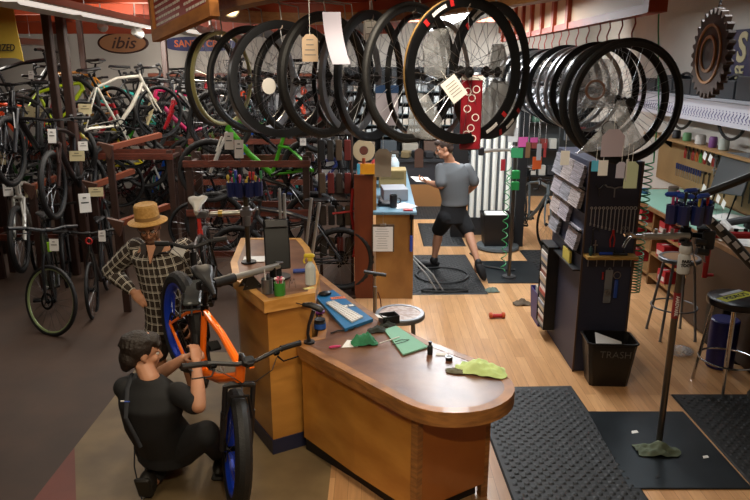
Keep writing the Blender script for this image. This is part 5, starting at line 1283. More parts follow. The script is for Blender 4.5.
text_mb('lettering', 'S', .42, CRM, t, (-.024, .43, .10), (PI / 2, 0, -PI / 2), depth=.004, bold=.012, align='LEFT')
text_mb('lettering', 'SE', .19, CRM, t, (-.024, .43, -.15), (PI / 2, 0, -PI / 2), depth=.004, bold=.005, align='LEFT')
# dark things stored on the shelf above the printed box
for i in range(7):
    y = 9.3 - i * .5; hh = .16 + (i * 53 % 7) * .012
    t = thing('storage_box', 'dark box stored on top of the white printed box, %s from the far end' % ordn[i].replace('nearest', 'first'), 'box', (3.76, y, 2.126), random.uniform(-.1, .1), 'dark boxes above the printed box')
    MB().box((0, 0, hh * .5), (.26, .42, hh), bev=.006).build('carton', mat('carton_%d' % (i % 3), ('#14161b', '#1c1f24', '#101116')[i % 3], .6), t, smooth=0)
# bench clutter
for i, (x, y, cn, hx, sx, sy, sz) in enumerate(((3.35, 6.45, 'white', '#b9bcc2', .34, .26, .012), (3.62, 6.9, 'white', '#c8cac8', .3, .22, .012), (3.3, 5.9, 'white', '#a9acb2', .28, .3, .02))):
    t = thing('paper_pile', '%s of white papers on the workbench' % ('near pile', 'far pile', 'pile nearest the red vise')[i], 'papers', (x, y, .942), .3 * i)
    for k in range(3): MB().box((k * .01, -k * .012, .002 + k * .004), (sx, sy, .003), rot=k * .12).build('sheet', PAPER, t)
t = thing('paper_roll_bag', 'white crumpled bag standing at the front edge of the workbench', 'bag', (3.0 + .14, 5.95, .936), .3); MB().box((0, 0, .09), (.05, .14, .18), Matrix.Rotation(.5, 3, 'X'), bev=.012).box((0, .06, .06), (.09, .12, .10), bev=.02).build('bag', PAPER, t, smooth=30)
t = thing('red_toolbox', 'red and white box standing on the workbench at the right edge', 'box', (3.62, 5.95, .936), 0); MB().box((0, 0, .09), (.3, .34, .18), bev=.01).build('box', RB, t); MB().box((-.151, 0, .12), (.002, .28, .05)).build('stripe', RW, t)
t = thing('blue_box', 'blue box beside the red and white box on the workbench', 'box', (3.58, 5.55, .936), 0); MB().box((0, 0, .07), (.3, .3, .14), bev=.01).build('box', mat('box_blue', '#1f3f8f', .5), t)
RV = mat('vise_red', '#a01a1e', .4)
t = thing('red_rack_bar', 'red metal bar stand at the bench front near the right edge', 'rack', (2.98, 5.45, 0)); MB().cyl((-.24, 0, 1.12), (.5, -.05, 1.12), .03, n=10).cyl((-.21, 0, 1.12), (-.21, 0, .75), .022, n=10).cyl((-.21, 0, .77), (-.14, .0, .77), .014, n=8).cyl((.2, -.02, 1.12), (.2, -.02, 0.0), .02, n=10).build('bar', RV, t); MB().cyl((.2, -.02, 0), (.2, -.02, .012), .12, n=20).build('foot', DKMETAL, t)
for i in range(5): MB().cyl((.0 + i * .08, 0, 1.13), (.0 + i * .08, 0, 1.17), .018, n=8).build('knob', DKMETAL, t)
t = thing('dark_pole', 'black pole leaning up from the bench to the right edge', 'pole', (3.1, 6.35, .938)); MB().tube([(0, 0, .02), (.45, -.35, .22), (.8, -.7, .42)], .035, 10).build('tube', BLACK, t)
t = thing('dark_stand_post', 'slim black upright post on the workbench before the dark slate panel', 'stand', (3.48, 6.12, .936)); MB().cyl((0, 0, 0), (0, 0, .5), .012, n=8).cyl((0, 0, 0), (0, 0, .02), .07, n=14).box((0, 0, .13), (.12, .09, .12), bev=.02).build('post', BLACK, t)
for i, (x, y, r, h, hx) in enumerate(((3.25, 7.25, .05, .03, '#202022'), (3.5, 7.6, .04, .08, '#3a3c40'), (3.6, 8.1, .06, .1, '#4a3a30'), (3.3, 8.2, .04, .06, '#1c4a6a'), (3.66, 7.3, .05, .09, '#44484a'))):
    t = thing('bench_pot', '%s small container on the green bench mat' % ('flat black', 'grey', 'brown', 'blue', 'far grey')[i], 'container', (x, y, .942)); MB().lathe([(r * .9, 0), (r, .006), (r, h), (r * .7, h + .008)], n=14).build('body', mat('bp_%d' % i, hx, .5), t)
t = thing('storage_bin', 'blue barrel standing under the bench behind the black stool', 'barrel', (2.93, 5.32, 0)); MB().lathe([(.10, 0), (.11, .01), (.115, .42), (.105, .43)], n=20).build('body', mat('barrel_blue', '#15195a', .4), t)
t = thing('storage_crate', 'black crate on the floor in front of the bench beside the grey stool', 'crate', (3.02, 5.55, .0)); 
MB().box((.1, .16, .22), (.18, .3, .44), bev=.01).build('crate', mat('crate_black', '#1a1714', .5), t, smooth=0)
# ---------------------------------------------------------------- service desk and back of the shop
DESKW = mat('desk_maple', '#a5763c', .4, col2='#7f5526', scale=1.6, stretch=(2, 1, 1.2), coat=.2)
PILW = mat('pillar_red_wood', '#6e3013', .45, col2='#5c260f', scale=2, stretch=(3, 3, 1))
DK = thing('service_desk', 'service desk with a maple end panel and a blue grey top', 'desk', (.21, 8.5, 0))
MB().box((.0, -1.46, .47), (.40, .03, .94)).build('end_panel', DESKW, DK, smooth=0)
MB().box((.0, .05, .47), (.36, 2.98, .94)).build('body', mat('desk_dark', '#4c3b2a', .5), DK, smooth=0)
MB().prism([(-.23, -1.5), (.23, -1.5), (.25, 1.6), (-.23, 1.6)], .94, .975, bev=.006).build('top', mat('desk_blue_top', '#5f7f90', .4), DK, smooth=0)
t = thing('wood_pillar', 'reddish wooden partition panel standing at the left of the service desk', 'partition', (-.12, 7.06, 0)); MB().box((.0, 0, .68), (.20, .06, 1.36)).build('front', PILW, t, smooth=0); MB().box((.11, .03, 1.17), (.05, .05, .38)).build('side_panel', DESKW, t, smooth=0); MB().box((.0, .5, .68), (.16, .9, 1.34)).build('body', PILW, t, smooth=0)
t = thing('yellow_sign', 'small yellow and orange card standing on top of the reddish partition', 'card', (-.06, 7.0, 1.362)); MB().box((0, 0, .065), (.19, .012, .11), bev=.002).build('card', mat('card_amber', '#d99a17', .5, col2='#cf7f14', scale=12), t); MB().box((-.11, .0, .065), (.03, .012, .11)).build('edge', mat('cyan_paper', '#4ea6c4', .8), t); MB().box((0, .01, .01), (.1, .03, .02)).build('foot', BLACK, t)
t = thing('fan_sign', 'round cream disc on a stand behind the yellow card', 'disc', (-.12, 7.3, 1.342)); MB().cyl((0, 0, 0), (0, 0, .16), .02, n=8).build('post', mat('post_red', '#8a3a1c', .5), t); MB().torus((0, 0, .24), .085, [(-.035, -.006), (.035, -.006), (.035, .006), (-.035, .006)], n=28).build('disc', mat('cream_disc', '#b3a282', .6), t); MB().cyl((0, -.004, .24), (0, .004, .24), .045, n=20).build('centre', mat('disc_brown', '#5c2a1c', .6), t)
t = thing('clipboard', 'clipboard with a printed sheet hanging on the maple end panel of the service desk', 'clipboard', (.085, 7.0, .60)); MB().box((0, 0, .09), (.24, .008, .30), bev=.003).build('board', mat('clip_brown', '#4a3a2c', .5), t); MB().box((0, -.006, .08), (.21, .002, .27)).build('sheet', PAPER, t)
k = MB()
for i in range(9): k.box((-.01, -.0076, .19 - i * .026), (random.uniform(.08, .15), .0008, .004))
k.build('print', GREYINK, t); MB().box((0, -.01, .235), (.07, .01, .025), bev=.003).cyl((0, 0, .24), (0, 0, .375), .002, n=5).build('clip', STEEL, t)
t = thing('blue_tool', 'blue handled brush hanging at the right of the clipboard', 'brush', (.385, 7.0, .58)); MB().box((0, 0, .05), (.03, .02, .18), bev=.006).build('handle', mat('tool_blue', '#1f3f9a', .4), t); MB().cyl((0, 0, .14), (0, 0, .31), .009, n=8).box((0, 0, .34), (.04, .025, .06), bev=.006).build('head', DKMETAL, t)
def dbox(label, x, y, sx, sy, sz, m, cat='box', name='box', rz=0, z=.976): t = thing(name, label, cat, (x, y, z), rz); MB().box((0, 0, sz / 2), (sx, sy, sz), bev=.004).build('carton', m, t, smooth=0); return t
dbox('pale grey box on the service desk', .22, 7.75, .28, .34, .13, mat('grey_carton', '#83868c', .6), rz=.1)
t = dbox('open cardboard box on the service desk behind the pale grey box', .22, 8.55, .34, .3, .22, mat('cardboard', '#8d7a4e', .8)); MB().box((0, -.155, .16), (.28, .004, .09)).build('front_label', mat('cardboard_dk', '#6d5c36', .8), t)
t = thing('mug', 'black cup standing on the near end of the service desk', 'cup', (.20, 7.22, .976)); MB().lathe([(.035, 0), (.04, .005), (.042, .14), (.036, .14), (.034, .01)], n=16).build('body', mat('cup_dark', '#1e1f22', .3), t); MB().torus((.05, 0, .075), .028, circ(.006, 6), n=16).build('handle', mat('cup_dark', '#1e1f22', .3), t)
t = thing('desk_phone', 'black desk phone beside the cup on the service desk', 'phone', (.10, 7.35, .976)); MB().box((0, 0, .02), (.14, .18, .04), bev=.01).build('base', BLACK, t); MB().box((-.04, 0, .055), (.04, .2, .03), bev=.01).build('handset', BLACK, t)
t = thing('paper_pile', 'loose white papers on the service desk by the cup', 'papers', (.30, 7.28, .976)); 
for k in range(3): MB().box((.01 * k, .01 * k, .001 + .003 * k), (.18, .24, .002), rot=.2 * k + .2).build('sheet', PAPER, t)
t = thing('red_pad', 'small red and white pad at the front of the service desk', 'pad', (.35, 7.06, .976 + .001)); MB().box((0, 0, .008), (.1, .06, .012)).build('pad', mat('pad_red', '#a8252a', .5), t)
t = thing('white_jug', 'pale blue white jug behind the cardboard box', 'jug', (.25, 9.1, .976)); MB().lathe([(.07, 0), (.075, .01), (.075, .22), (.05, .27), (.03, .29), (.03, .32)], n=18).build('body', mat('jug_pale', '#b4c3c8', .4), t)
t = thing('helmet', 'red and white helmet on the far part of the service desk', 'helmet', (.05, 9.0, .976 + .12)); MB().ell((0, 0, .09), (.11, .14, .08)).build('shell', mat('helmet_red', '#a32a2a', .4), t); MB().cyl((0, 0, -.12), (0, 0, .03), .05, n=12).build('stand', BLACK, t)
# floor pump
t = thing('floor_pump', 'silver floor pump with a black T handle standing behind the low counter', 'pump', (0, 5.8, .001)); MB().cyl((0, 0, 0), (0, 0, .02), .05, n=14).box((0, 0, .01), (.2, .06, .018), bev=.006).build('base', BLACK, t); MB().cyl((0, 0, .02), (0, 0, .55), .018, n=12).build('barrel', STEEL, t); MB().cyl((0, 0, .55), (0, 0, .66), .006, n=8).build('rod', CHROME, t); MB().cyl((-.1, 0, .69), (.1, .0, .655), .016, n=10).cyl((0, 0, .65), (0, 0, .675), .02, n=10).build('handle', BLACK, t); MB().tube([(.02, 0, .03), (.07, 0, .2), (.05, .01, .42), (.025, 0, .5)], .006, 6).build('hose', mat('hose_red', '#5a2018', .5), t)
# dark rack with hanging locks between the bike racks and the desk
LKS = thing('lock_rack', 'tall dark wire rack crowded with hanging locks and packs left of the service desk', 'display rack', (-.42, 7.2, 0))
for x in (-.17, .17): MB().cyl((x, 0, 0), (x, 0, 2.1), .018, n=8).build('upright', DKBROWN, LKS)
for z in (.35, .7, 1.05, 1.4, 1.75, 2.05): MB().cyl((-.19, 0, z), (.19, 0, z), .008, n=6).build('crossbar', DKMETAL, LKS)
MB().box((0, 0, .02), (.42, .4, .03)).build('base', DKBROWN, LKS)
random.seed(9)
lc = [('grey', '#2c2925'), ('brown', '#2a1f18'), ('tan', '#4a3b2c'), ('black', '#121214'), ('red', '#5a1712')]
rown = ['lowest', 'second lowest', 'middle', 'second highest', 'highest']
for j, z in enumerate((.68, 1.03, 1.38, 1.73, 2.03)):
    for i in range(4):
        cn, hx = lc[(i * 2 + j) % 5 if (i, j) != (3, 2) else 4]
        t = thing('lock_pack', '%s packet hanging on the %s bar of the lock rack, %s from left' % (cn, rown[j], NTH[i]), 'packet', (-.42 - .14 + i * .09, 7.2 - .03, z), 0, 'packets on the lock rack')
        MB().box((0, 0, -.13), (.07, .03, .22), bev=.008).build('pack', mat('pack_' + cn, hx, .5), t); MB().tube([(0, .0, -.02), (0, .01, .012), (0, .035, .012)], .004, 5).build('hanger', STEEL, t)
t = thing('red_lock', 'bent red tube lock hanging at the right of the dark lock rack', 'lock', (-.235, 7.12, 1.15)); MB().tube([(0, 0, .05), (-.02, 0, -.2), (.03, 0, -.55), (.0, 0, -.7)], .016, 8).cyl((-.22, 0, -.22), (.04, 0, -.19), .012, n=8).build('tube', mat('lock_red', '#9a1d1a', .4), t); MB().cyl((0, 0, .03), (0, .08, .05), .006, n=6).build('hook', STEEL, t)

# far slatwall with shelves of small white boxes
SW = thing('slat_shelf_wall', 'dark shelving full of small white boxes on the back wall behind the service desk', 'shelving', (.75, 12.8, 0))
MB().box((0, .18, 1.2), (2.6, .04, 2.4)).build('back', mat('slat_dark', '#1c2126', .6), SW, smooth=0)
for z in (.5, .85, 1.17, 1.37, 1.57, 1.77, 1.97): MB().box((0, .0, z), (2.6, .34, .02)).build('shelf', mat('shelf_slate', '#2f3c40', .5), SW, smooth=0)
for x in (-1.29, -.43, .43, 1.29): MB().box((x, 0, 1.2), (.03, .34, 2.4)).build('side_panel', BLACK, SW, smooth=0)
random.seed(21)
for j, z in enumerate((1.18, 1.38, 1.58, 1.78, 1.98)):
    for i in range(22):
        if i % 7 == 6: continue
        x = -1.2 + i * .112; h = random.uniform(.09, .13); sh_ = random.choice(('#aeb4b6', '#969da0', '#bfc2bf', '#84898c', '#a59c90'))
        t = thing('parts_box', 'small pale box on the %s back shelf from the top, %s from the left' % (NTH[4 - j], NTH[i - i // 7]), 'box', (.75 + x, 12.72, z), 0, 'pale boxes on back shelf row %s' % ordn[4 - j].replace('nearest', 'first'))
        MB().box((0, 0, h / 2), (random.uniform(.08, .1), .14, h)).build('carton', mat('pale_box_' + sh_[1:], sh_, .7), t, smooth=0)
for i, (x, hx, h) in enumerate(((-.9, '#7a6b5a', .2), (-.5, '#3b4248', .24), (-.1, '#8a8478', .18), (.3, '#4c3a30', .22), (.8, '#5a626a', .2))):
    t = thing('parts_bin', '%s bin on the low back shelf behind the service desk' % ('brown', 'dark blue grey', 'beige', 'dark brown', 'slate')[i], 'bin', (.75 + x, 12.7, .86)); MB().box((0, 0, h / 2), (.3, .24, h), bev=.01).build('bin', mat('bin_%d' % i, hx, .6), t)
BC = thing('back_counter', 'dark counter with a tan lower front at the back behind the walking man', 'counter', (.9, 12.15, 0)); MB().box((0, 0, .60), (1.9, .48, .40)).build('body', mat('back_dark', '#22242a', .5), BC, smooth=0); MB().box((0, 0, .20), (1.9, .5, .40)).build('lower_panel', mat('back_tan', '#8a6138', .5), BC, smooth=0); MB().box((0, 0, .82), (1.96, .56, .04)).build('top', mat('back_top', '#23262a', .4), BC, smooth=0)
random.seed(4)
for i in range(8):
    x = .15 + i * .2; hx = ('#1b1b1e', '#3a3630', '#6a5c40', '#24303c')[i % 4]
    t = thing('counter_item', '%s equipment box on the back counter, %s from the left' % (('black', 'brown', 'khaki', 'navy')[i % 4], ordn[i].replace('nearest', 'first')), 'box', (x, 12.1, .841), random.uniform(-.3, .3)); MB().box((0, 0, .07), (.15, .2, random.uniform(.1, .14)), bev=.01).build('case', mat('eq_%d' % (i % 4), hx, .5), t)
# dark partition posts and white slat panel
t = thing('dark_partition', 'tall dark partition with small shelves just right of the walking man', 'partition', (1.12 + .1, 9.75, 0)); MB().box((0, 0, 1.1), (.22, .12, 2.2)).build('panel', BLACK, t, smooth=0)
for z in (.5, .9, 1.3): MB().box((.12, .1, z), (.05, .25, .02)).build('shelf', DKMETAL, t, smooth=0)
t = thing('slat_panel', 'white vertical slat panel at the centre right, behind the black bin', 'slat panel', (1.72, 9.75, 0)); MB().box((0, .03, 1.2), (.72, .03, 2.3)).build('back', mat('slat_backing', '#5c6266', .6), t, smooth=0)  # grey backing board behind the white slats
for i in range(8):
    if i == 7: continue
    MB().cyl((-.31 + i * .104, 0, .3), (-.31 + i * .104, 0, 2.35), .034, n=12).build('slat', mat('slat_white', '#f0f0e8', .5), t)
MB().box((0, .02, .16), (.74, .06, .26)).build('base', mat('slat_base', '#202226', .5), t, smooth=0)
t = thing('dark_column', 'tall black column at the right of the white slat panel', 'column', (2.0, 9.25, 0)); MB().box((0, 0, 1.3), (.13, .13, 2.6), bev=.005).build('shaft', mat('column_black', '#15181c', .5), t, smooth=0)
t = thing('black_bin', 'black bin with white paper in it standing on a grey ring by the black column', 'bin', (1.66, 9.12, .06)); MB().rings([[V((x * w, y * w * .8, z)) for x, y in ((-1, -1), (1, -1), (1, 1), (-1, 1))] for w, z in ((.16, 0), (.2, .44), (.19, .44), (.15, .01))]).build('body', BLACK, t, smooth=0); MB().box((0, 0, .42), (.3, .22, .05), bev=.01).build('paper', PAPER, t)
t = thing('grey_cushion', 'round grey base under the black bin', 'base', (1.70, 9.12, 0)); MB().lathe([(.27, .0), (.3, .02), (.29, .05), (.24, .058)], n=24).build('pad', mat('cushion_grey', '#4c5254', .7), t)
# far repair stand
t = thing('repair_stand', 'far repair stand with a green hose near the black column', 'bike stand', (1.60, 7.75, .012)); MB().cyl((0, 0, 0), (0, 0, .02), .08, n=18).build('foot', STEEL, t); MB().cyl((0, 0, .02), (0, 0, 1.62), .021, n=12).build('pole', mat('pole_grey', '#5f5c58', .3, .9), t); MB().box((-.02, 0, 1.52), (.08, .08, .09), bev=.01).build('head', STEEL, t); MB().cyl((-.02, 0, 1.52), (-.3, -.04, 1.52), .018, n=10).cyl((-.3, -.04, 1.52), (-.38, -.05, 1.51), .024, n=10).build('arm', ARM, t); MB().box((-.4, -.05, 1.51), (.06, .06, .09), bev=.008).build('jaw', BLACK, t)
t = thing('green_hose_box', 'two green blocks fixed on the pole of the far repair stand', 'reel', (1.60, 7.70, 1.08)); MB().box((0, -.02, .05), (.09, .05, .1), bev=.008).box((0, -.02, .18), (.09, .05, .1), bev=.008).build('box', mat('reel_green', '#1f7a3c', .4), t); MB().torus((-.045, -.01, .12), .05, circ(.006, 5), n=18).build('loop', GH, t)
coil('coiled_hose', 'green coiled hose hanging beside the far repair stand', 1.50, 7.62, .12, 1.35, .03, 11, GH)
# bike hanging at the back right of the service area
spawn('road', 'grey road bicycle seen from the front right of the far repair stand', None, (.60, 0, .34), (at(546, 200, 9.2).x, 9.0, .36), -78, 0, -6, 1.0, {'frame': [paint('slate', '#5a6468')], 'fork': [paint('slate', '#5a6468')]})
# orange, pink and green bits hung under the row of right wheels
for i, (px, py, w, h, cn, hx) in enumerate(((537, 163, .10, .13, 'orange', '#c9571f'), (523, 142, .10, .10, 'pink', '#c9579a'), (534, 140, .08, .05, 'small pink', '#c9579a'), (513, 135, .10, .14, 'white', '#b4b4b4'), (517, 153, .12, .10, 'green', '#2c8a56'), (528, 150, .05, .16, 'brown', '#7a5a3c'), (539, 152, .05, .17, 'pale', '#a7aaae'), (503, 165, .05, .12, 'red', '#a3222a'), (545, 150, .03, .15, 'red and white', '#a83a3a'))):
    Y = 7.0; c = at(px, py, Y); t = paper('price_tag', '%s tag among those hanging low under the row of right wheels' % cn, 'tag', c, w, h, random.uniform(-.3, .3), mat('tagc_' + hx[1:], hx, .7), 'rect'); string_up(t, h, max(.1, 2.0 - c.z))
# hall clutter wall: dark low cabinet behind the far right
t = thing('accessory_wall', 'dark wall display of small accessories at the back right', 'wall display', (3.0, 12.95, 0)); MB().box((0, 0, 1.2), (1.7, .08, 2.4)).build('board', mat('acc_dark', '#2f3436', .6), t, smooth=0)
for z in (.4, .9, 1.4, 1.9): MB().box((0, -.14, z), (1.7, .24, .02)).build('shelf', BLACK, t, smooth=0)
random.seed(31)
for j, z in enumerate((.411, .911, 1.411, 1.911)):
    for i in range(9):
        hx = random.choice(('#3a5a4c', '#5a626a', '#8a8d8a', '#6a2a26', '#23262c', '#a5a7a2')); t = thing('accessory', 'small box on the dark back right display, %s shelf from the floor, %s from left' % (NTH[j], NTH[i]), 'box', (2.3 + i * .17, 12.8, z), random.uniform(-.2, .2), 'accessories on %s back right shelf' % ordn[j].replace('nearest', 'first')); MB().box((0, 0, .11), (.12, .12, random.uniform(.16, .21))).build('carton', mat('acc_' + hx[1:], hx, .6), t, smooth=0)
t = thing('tall_display', 'free standing dark gondola with hanging goods between the rail wheels and the far column', 'display rack', (3.3, 10.6, 0)); MB().box((0, 0, .8), (.9, .08, 1.6)).build('panel', mat('acc_dark', '#2f3436', .6), t, smooth=0); MB().box((0, 0, .04), (.95, .5, .08)).build('base', BLACK, t, smooth=0)
for j in range(4):
    for i in range(7):
        hx = random.choice(('#3a6a58', '#5a626a', '#9a9d9a', '#6a2a26', '#23262c', '#b5b7b2')); t = thing('hanging_pack', 'small package hanging on the dark gondola, %s row from top, %s from left' % (NTH[3 - j], NTH[i]), 'packet', (2.95 + i * .118, 10.53, .45 + j * .36), 0, 'packages on gondola row %s from the top' % ordn[3 - j].replace('nearest', 'first')); MB().box((0, 0, -.1), (.09, .03, .2), bev=.004).build('pack', mat('acc_' + hx[1:], hx, .6), t); MB().cyl((0, .03, .0), (0, -.02, .0), .003, n=5).build('peg', STEEL, t)
# ---------------------------------------------------------------- signs in the bike hall
t0 = at(15, 36, 6.6)
t1 = at(21, 58, 6.6)
BN = thing('banner', 'yellow hanging banner with black lettering at the top left corner', 'banner', (t1.x - .60, 6.6, t1.z + .42), .0)
m = MB(); m.grid(lambda u, v: (-.62 + 1.24 * u - .03 * math.sin(PI * v) * (1 if u > .5 else 0), .012 * math.sin(u * 9), -.42 + .84 * v - (.03 * (1 if (u < .06 or u > .94) and v < .05 else 0))), 16, 12, thick=.006)
m.build('cloth', mat('banner_yellow', '#c2a843', .6, col2='#b09535', scale=2), BN)
text_mb('lettering', 'SPECIALIZED', .085, INK, BN, (.565, -.022, -.33), (PI / 2, 0, 0), depth=.002, bold=.0015, shear=.2, sx=.78, align='RIGHT')
MB().cyl((-.63, .0, .425), (.63, .0, .425), .012, n=8).cyl((-.5, 0, .425), (-.5, 0, ZC - BN.location.z - .005), .003, n=5).cyl((.5, 0, .425), (.5, 0, ZC - BN.location.z - .005), .003, n=5).build('hanging_bar', DKMETAL, BN)
MB().cyl((.36, -.012, -.06), (.36, -.016, -.06), .09, n=24).build('emblem', mat('emblem_red', '#5a1a12', .5), BN)
SY = YF - .04
c = at(123, 43, SY)
OV = thing('oval_sign', 'brown oval sign with a dark rim and italic lettering on the back wall', 'sign', (c.x, SY, c.z))
MB().rings([[V((.47 * q * math.cos(a), y, .19 * q * math.sin(a))) for a in [2 * PI * i / 48 for i in range(48)]] for q, y in ((1, .035), (1, -.012), (.93, -.03), (.90, -.018))]).build('rim', mat('sign_dkbrown', '#3d1d12', .5), OV)
MB().rings([[V((.43 * math.cos(a), y, .165 * math.sin(a))) for a in [2 * PI * i / 48 for i in range(48)]] for y in (-.012, -.022)]).build('face', mat('sign_brown', '#9a6a45', .5), OV, smooth=0)
text_mb('lettering', 'ibis', .30, mat('sign_dkbrown', '#3d1d12', .5), OV, (0, -.026, -.005), (PI / 2, 0, 0), depth=.004, shear=.35, bold=.002, sx=1.15)
c = at(200, 44, SY)
SO = thing('oval_sign', 'dark blue rounded sign with orange lettering on the back wall, behind the price board', 'sign', (c.x, SY, c.z))
MB().rings([[V((x, y, z)) for x, z in [(.66 * (abs(math.cos(a)) ** .6) * (1 if math.cos(a) > 0 else -1), .13 * (abs(math.sin(a)) ** .8) * (1 if math.sin(a) > 0 else -1)) for a in [2 * PI * i / 40 for i in range(40)]]] for y in (.03, -.02)]).build('board', mat('sign_blue', '#20245c', .5), SO, smooth=0)
text_mb('lettering', 'SANTA CRUZ', .17, mat('sign_orange', '#d0652a', .5), SO, (.05, -.024, 0), (PI / 2, 0, 0), depth=.004, bold=.004)
# price board hung over the hall: corners found at 4.3 m ahead
pa, pb = at(156.5, 42, 4.6), at(215, 16, 3.75)
yaw = math.atan2(pb.y - pa.y, pb.x - pa.x); wid = (pb - pa).length; zb = (pa.z + pb.z) / 2; sag = math.asin((pb.z - pa.z) / wid)
PB = thing('price_board', 'red price board in a wooden frame hanging from the ceiling at the top left', 'sign', ((pa.x + pb.x) / 2, (pa.y + pb.y) / 2, zb), yaw, rot=(0, -sag, yaw))
FW = mat('board_frame_wood', '#a96c2e', .75, col2='#8a5524', scale=5, stretch=(1, 4, 4)); hh = .50
MB().box((0, 0, .035), (wid, .05, .07)).build('frame_rail', FW, PB, smooth=0)
MB().box((0, 0, hh - .03), (wid, .05, .06)).build('frame_rail', FW, PB, smooth=0)
MB().box((-wid / 2 + .02, 0, hh / 2), (.04, .052, hh)).build('frame_stile', FW, PB, smooth=0)
MB().box((wid / 2 - .02, 0, hh / 2), (.04, .052, hh)).build('frame_stile', FW, PB, smooth=0)
MB().box((0, .006, hh / 2), (wid - .06, .02, hh - .1)).build('panel', mat('board_red', '#8f2f2a', .5), PB, smooth=0)
k = MB(); random.seed(2)
for i in range(11):
    z = .095 + i * .036
    x = -wid / 2 + .06
    while x < wid * .5 - .08:
        ww = random.uniform(.02, .07)
        if not (-.03 < x < .07) or random.random() < .3: k.box((x + ww / 2, -.006, z), (ww, .002, .014))
        x += ww + .014
tag(k.build('price_lines', mat('chalk_white', '#d8cfc4', .7), PB, smooth=0), kind='stuff')
for s_ in (-1, 1): MB().cyl((s_ * wid * .35, 0, hh), (s_ * wid * .35, 0, ZC - zb - .055), .004, n=6).build('hanger', DKMETAL, PB)

# ---------------------------------------------------------------- bicycle racks
def rack(label, x0, x1, y0, y1, zs, posts=(), m=REDBROWN, floor=True, ztop=None):
    cx, cy = (x0 + x1) / 2, (y0 + y1) / 2
    t = thing('bike_rack', label, 'bike rack', (cx, cy, 0))
    W, D = x1 - x0, y1 - y0; zt = ztop or max(zs) + .04
    for x in (-W / 2, W / 2) + tuple(posts):
        for y in (-D / 2, D / 2):
            MB().box((x, y, zt / 2), (.07, .05, zt)).build('upright', DKBROWN, t, smooth=0)
    for z in zs:
        for y in (-D / 2 - .04, D / 2 + .04): MB().box((0, y, z - .035), (W + .1, .03, .07)).build('rail', m, t, smooth=0)
        for x in (-W / 2, W / 2) + tuple(posts): MB().box((x, 0, z - .05), (.05, D, .04)).build('bearer', DKBROWN, t, smooth=0)
    return t
rack('three tier dark red wooden bicycle rack in the middle of the hall, behind the monitor', -2.02, -.75, 7.35, 7.75, (.46, .93, 1.47))
rack('second three tier dark red wooden rack behind the middle one', -2.45, -.9, 9.2, 9.6, (.42, .95, 1.5), (0,))
rack('long raised rack carrying the silver road bicycle at the upper left', -5.0, -2.55, 8.45, 8.85, (1.40,), (0,))
rack('far raised rack behind the pink bicycle', -4.6, -2.9, 10.3, 10.7, (1.35,), ())
rack('left rack whose bicycles face the camera', -5.2, -3.7, 7.75, 8.0, (.55,), (0,), ztop=1.2)
def arm(label, a, b, w=.06):
    a, b = V(a), V(b); t = thing('rack_arm', label, 'rack arm', (a.x, a.y, 0)); d = b - a
    m = MB(); M = d.normalized().to_track_quat('X', 'Z').to_matrix(); m.box((d / 2) + V((0, 0, a.z)), (d.length, w, w), M); m.build('arm', mat('arm_redwood', '#74361a', .5), t, smooth=0)
    MB().plate([V((.02, 0, a.z - .12)), V((.07, 0, a.z + .03)), V((-.09, 0, a.z + .07)), V((-.03, 0, a.z - .03))], .05).build('bracket', mat('bracket_brown', '#4c3024', .5), t, smooth=0)
    MB().box((0, .03, a.z / 2), (.07, .05, a.z)).build('post', DKBROWN, t, smooth=0)
arm('upper reddish rack arm running right from a dark bracket, over the yellow bicycle', at(108, 148, 7.5), at(160, 135, 8.3))
arm('middle reddish rack arm, left of the black and red road bicycle', at(92, 186, 7.6), at(133, 171, 8.2))
arm('lower reddish rack arm just left of the straw hat', at(118, 224, 6.6), at(168, 206, 7.3))
arm('reddish rack arm at the left, behind the black bicycle facing the camera', at(30, 188, 7.3), at(56, 178, 7.8))

W_ = lambda n, h: paint(n, h)
def B(kind, label, px, py, Y, yaw, frame=None, fork=None, pitch=0, roll=0, scale=1.0, group=None, extra=None, anchor=(0, 0, .31)):
    cs = {}
    if frame is not None: cs['frame'] = [frame]
    if fork is not None: cs['fork'] = [fork]
    if extra: cs.update(extra)
    p = at(px, py, Y)
    R = {'road': .34, 'city': .34, 'mtb': .355, 'full': .355}.get(kind, .37)
    return spawn(kind, label, group, anchor, p, yaw, pitch, roll, scale, cs)
blk, gry, wht = paint('black', '#141416'), paint('charcoal', '#2b2c30'), paint('white', '#b9b6ae')
silv, lime, red, ylw = paint('silverwhite', '#b4b0a4'), paint('lime', '#a9c21e'), paint('red', '#a01722'), paint('yellow', '#cfc01a')
pink, grn, blu, org = paint('magenta', '#c01a5a'), paint('green', '#3fae1e'), paint('blue', '#1a5fd0'), paint('orangered', '#d5461a')
teal = paint('teal', '#2a9a92')
B('road', 'silver white road bicycle with black drop bars at the centre of the upper rack', 118, 124, 8.6, 48, silv, silv, pitch=-8)
B('road', 'black road bicycle just behind the silver white one', 140, 119, 9.5, 14, blk, blk)
B('mtb', 'black bicycle with curved lime yellow fork and bar area behind the close timber posts', 54, 124, 8.75, 28, lime, blk, scale=.85)
B('mtb', 'black mountain bicycle at the upper left under the banner', 17, 108, 8.8, 8, blk, blk)
B('road', 'yellow and red road bicycle left of the silver white one', 88, 114, 9.3, 160, paint('yellowred', '#c9821a'), red)
B('mtb', 'teal mountain bicycle low behind the silver white road bicycle', 128, 126, 10.4, 175, teal, blk)
B('full', 'bright pink full suspension bicycle right of the silver white one', 188, 131, 9.9, 222, pink, paint('cream', '#c2b48a'))
B('full', 'bright green full suspension bicycle below the pink one', 168, 158, 10.6, 190, grn, grn)
B('full', 'bright blue full suspension bicycle on the hall floor below the pink one', 192, 192, 12.0, 195, blu, blu)
B('road', 'black and red road bicycle with big wheels above the straw hat', 127, 192, 11.0, 12, paint('blackred', '#4a1014'), wht)
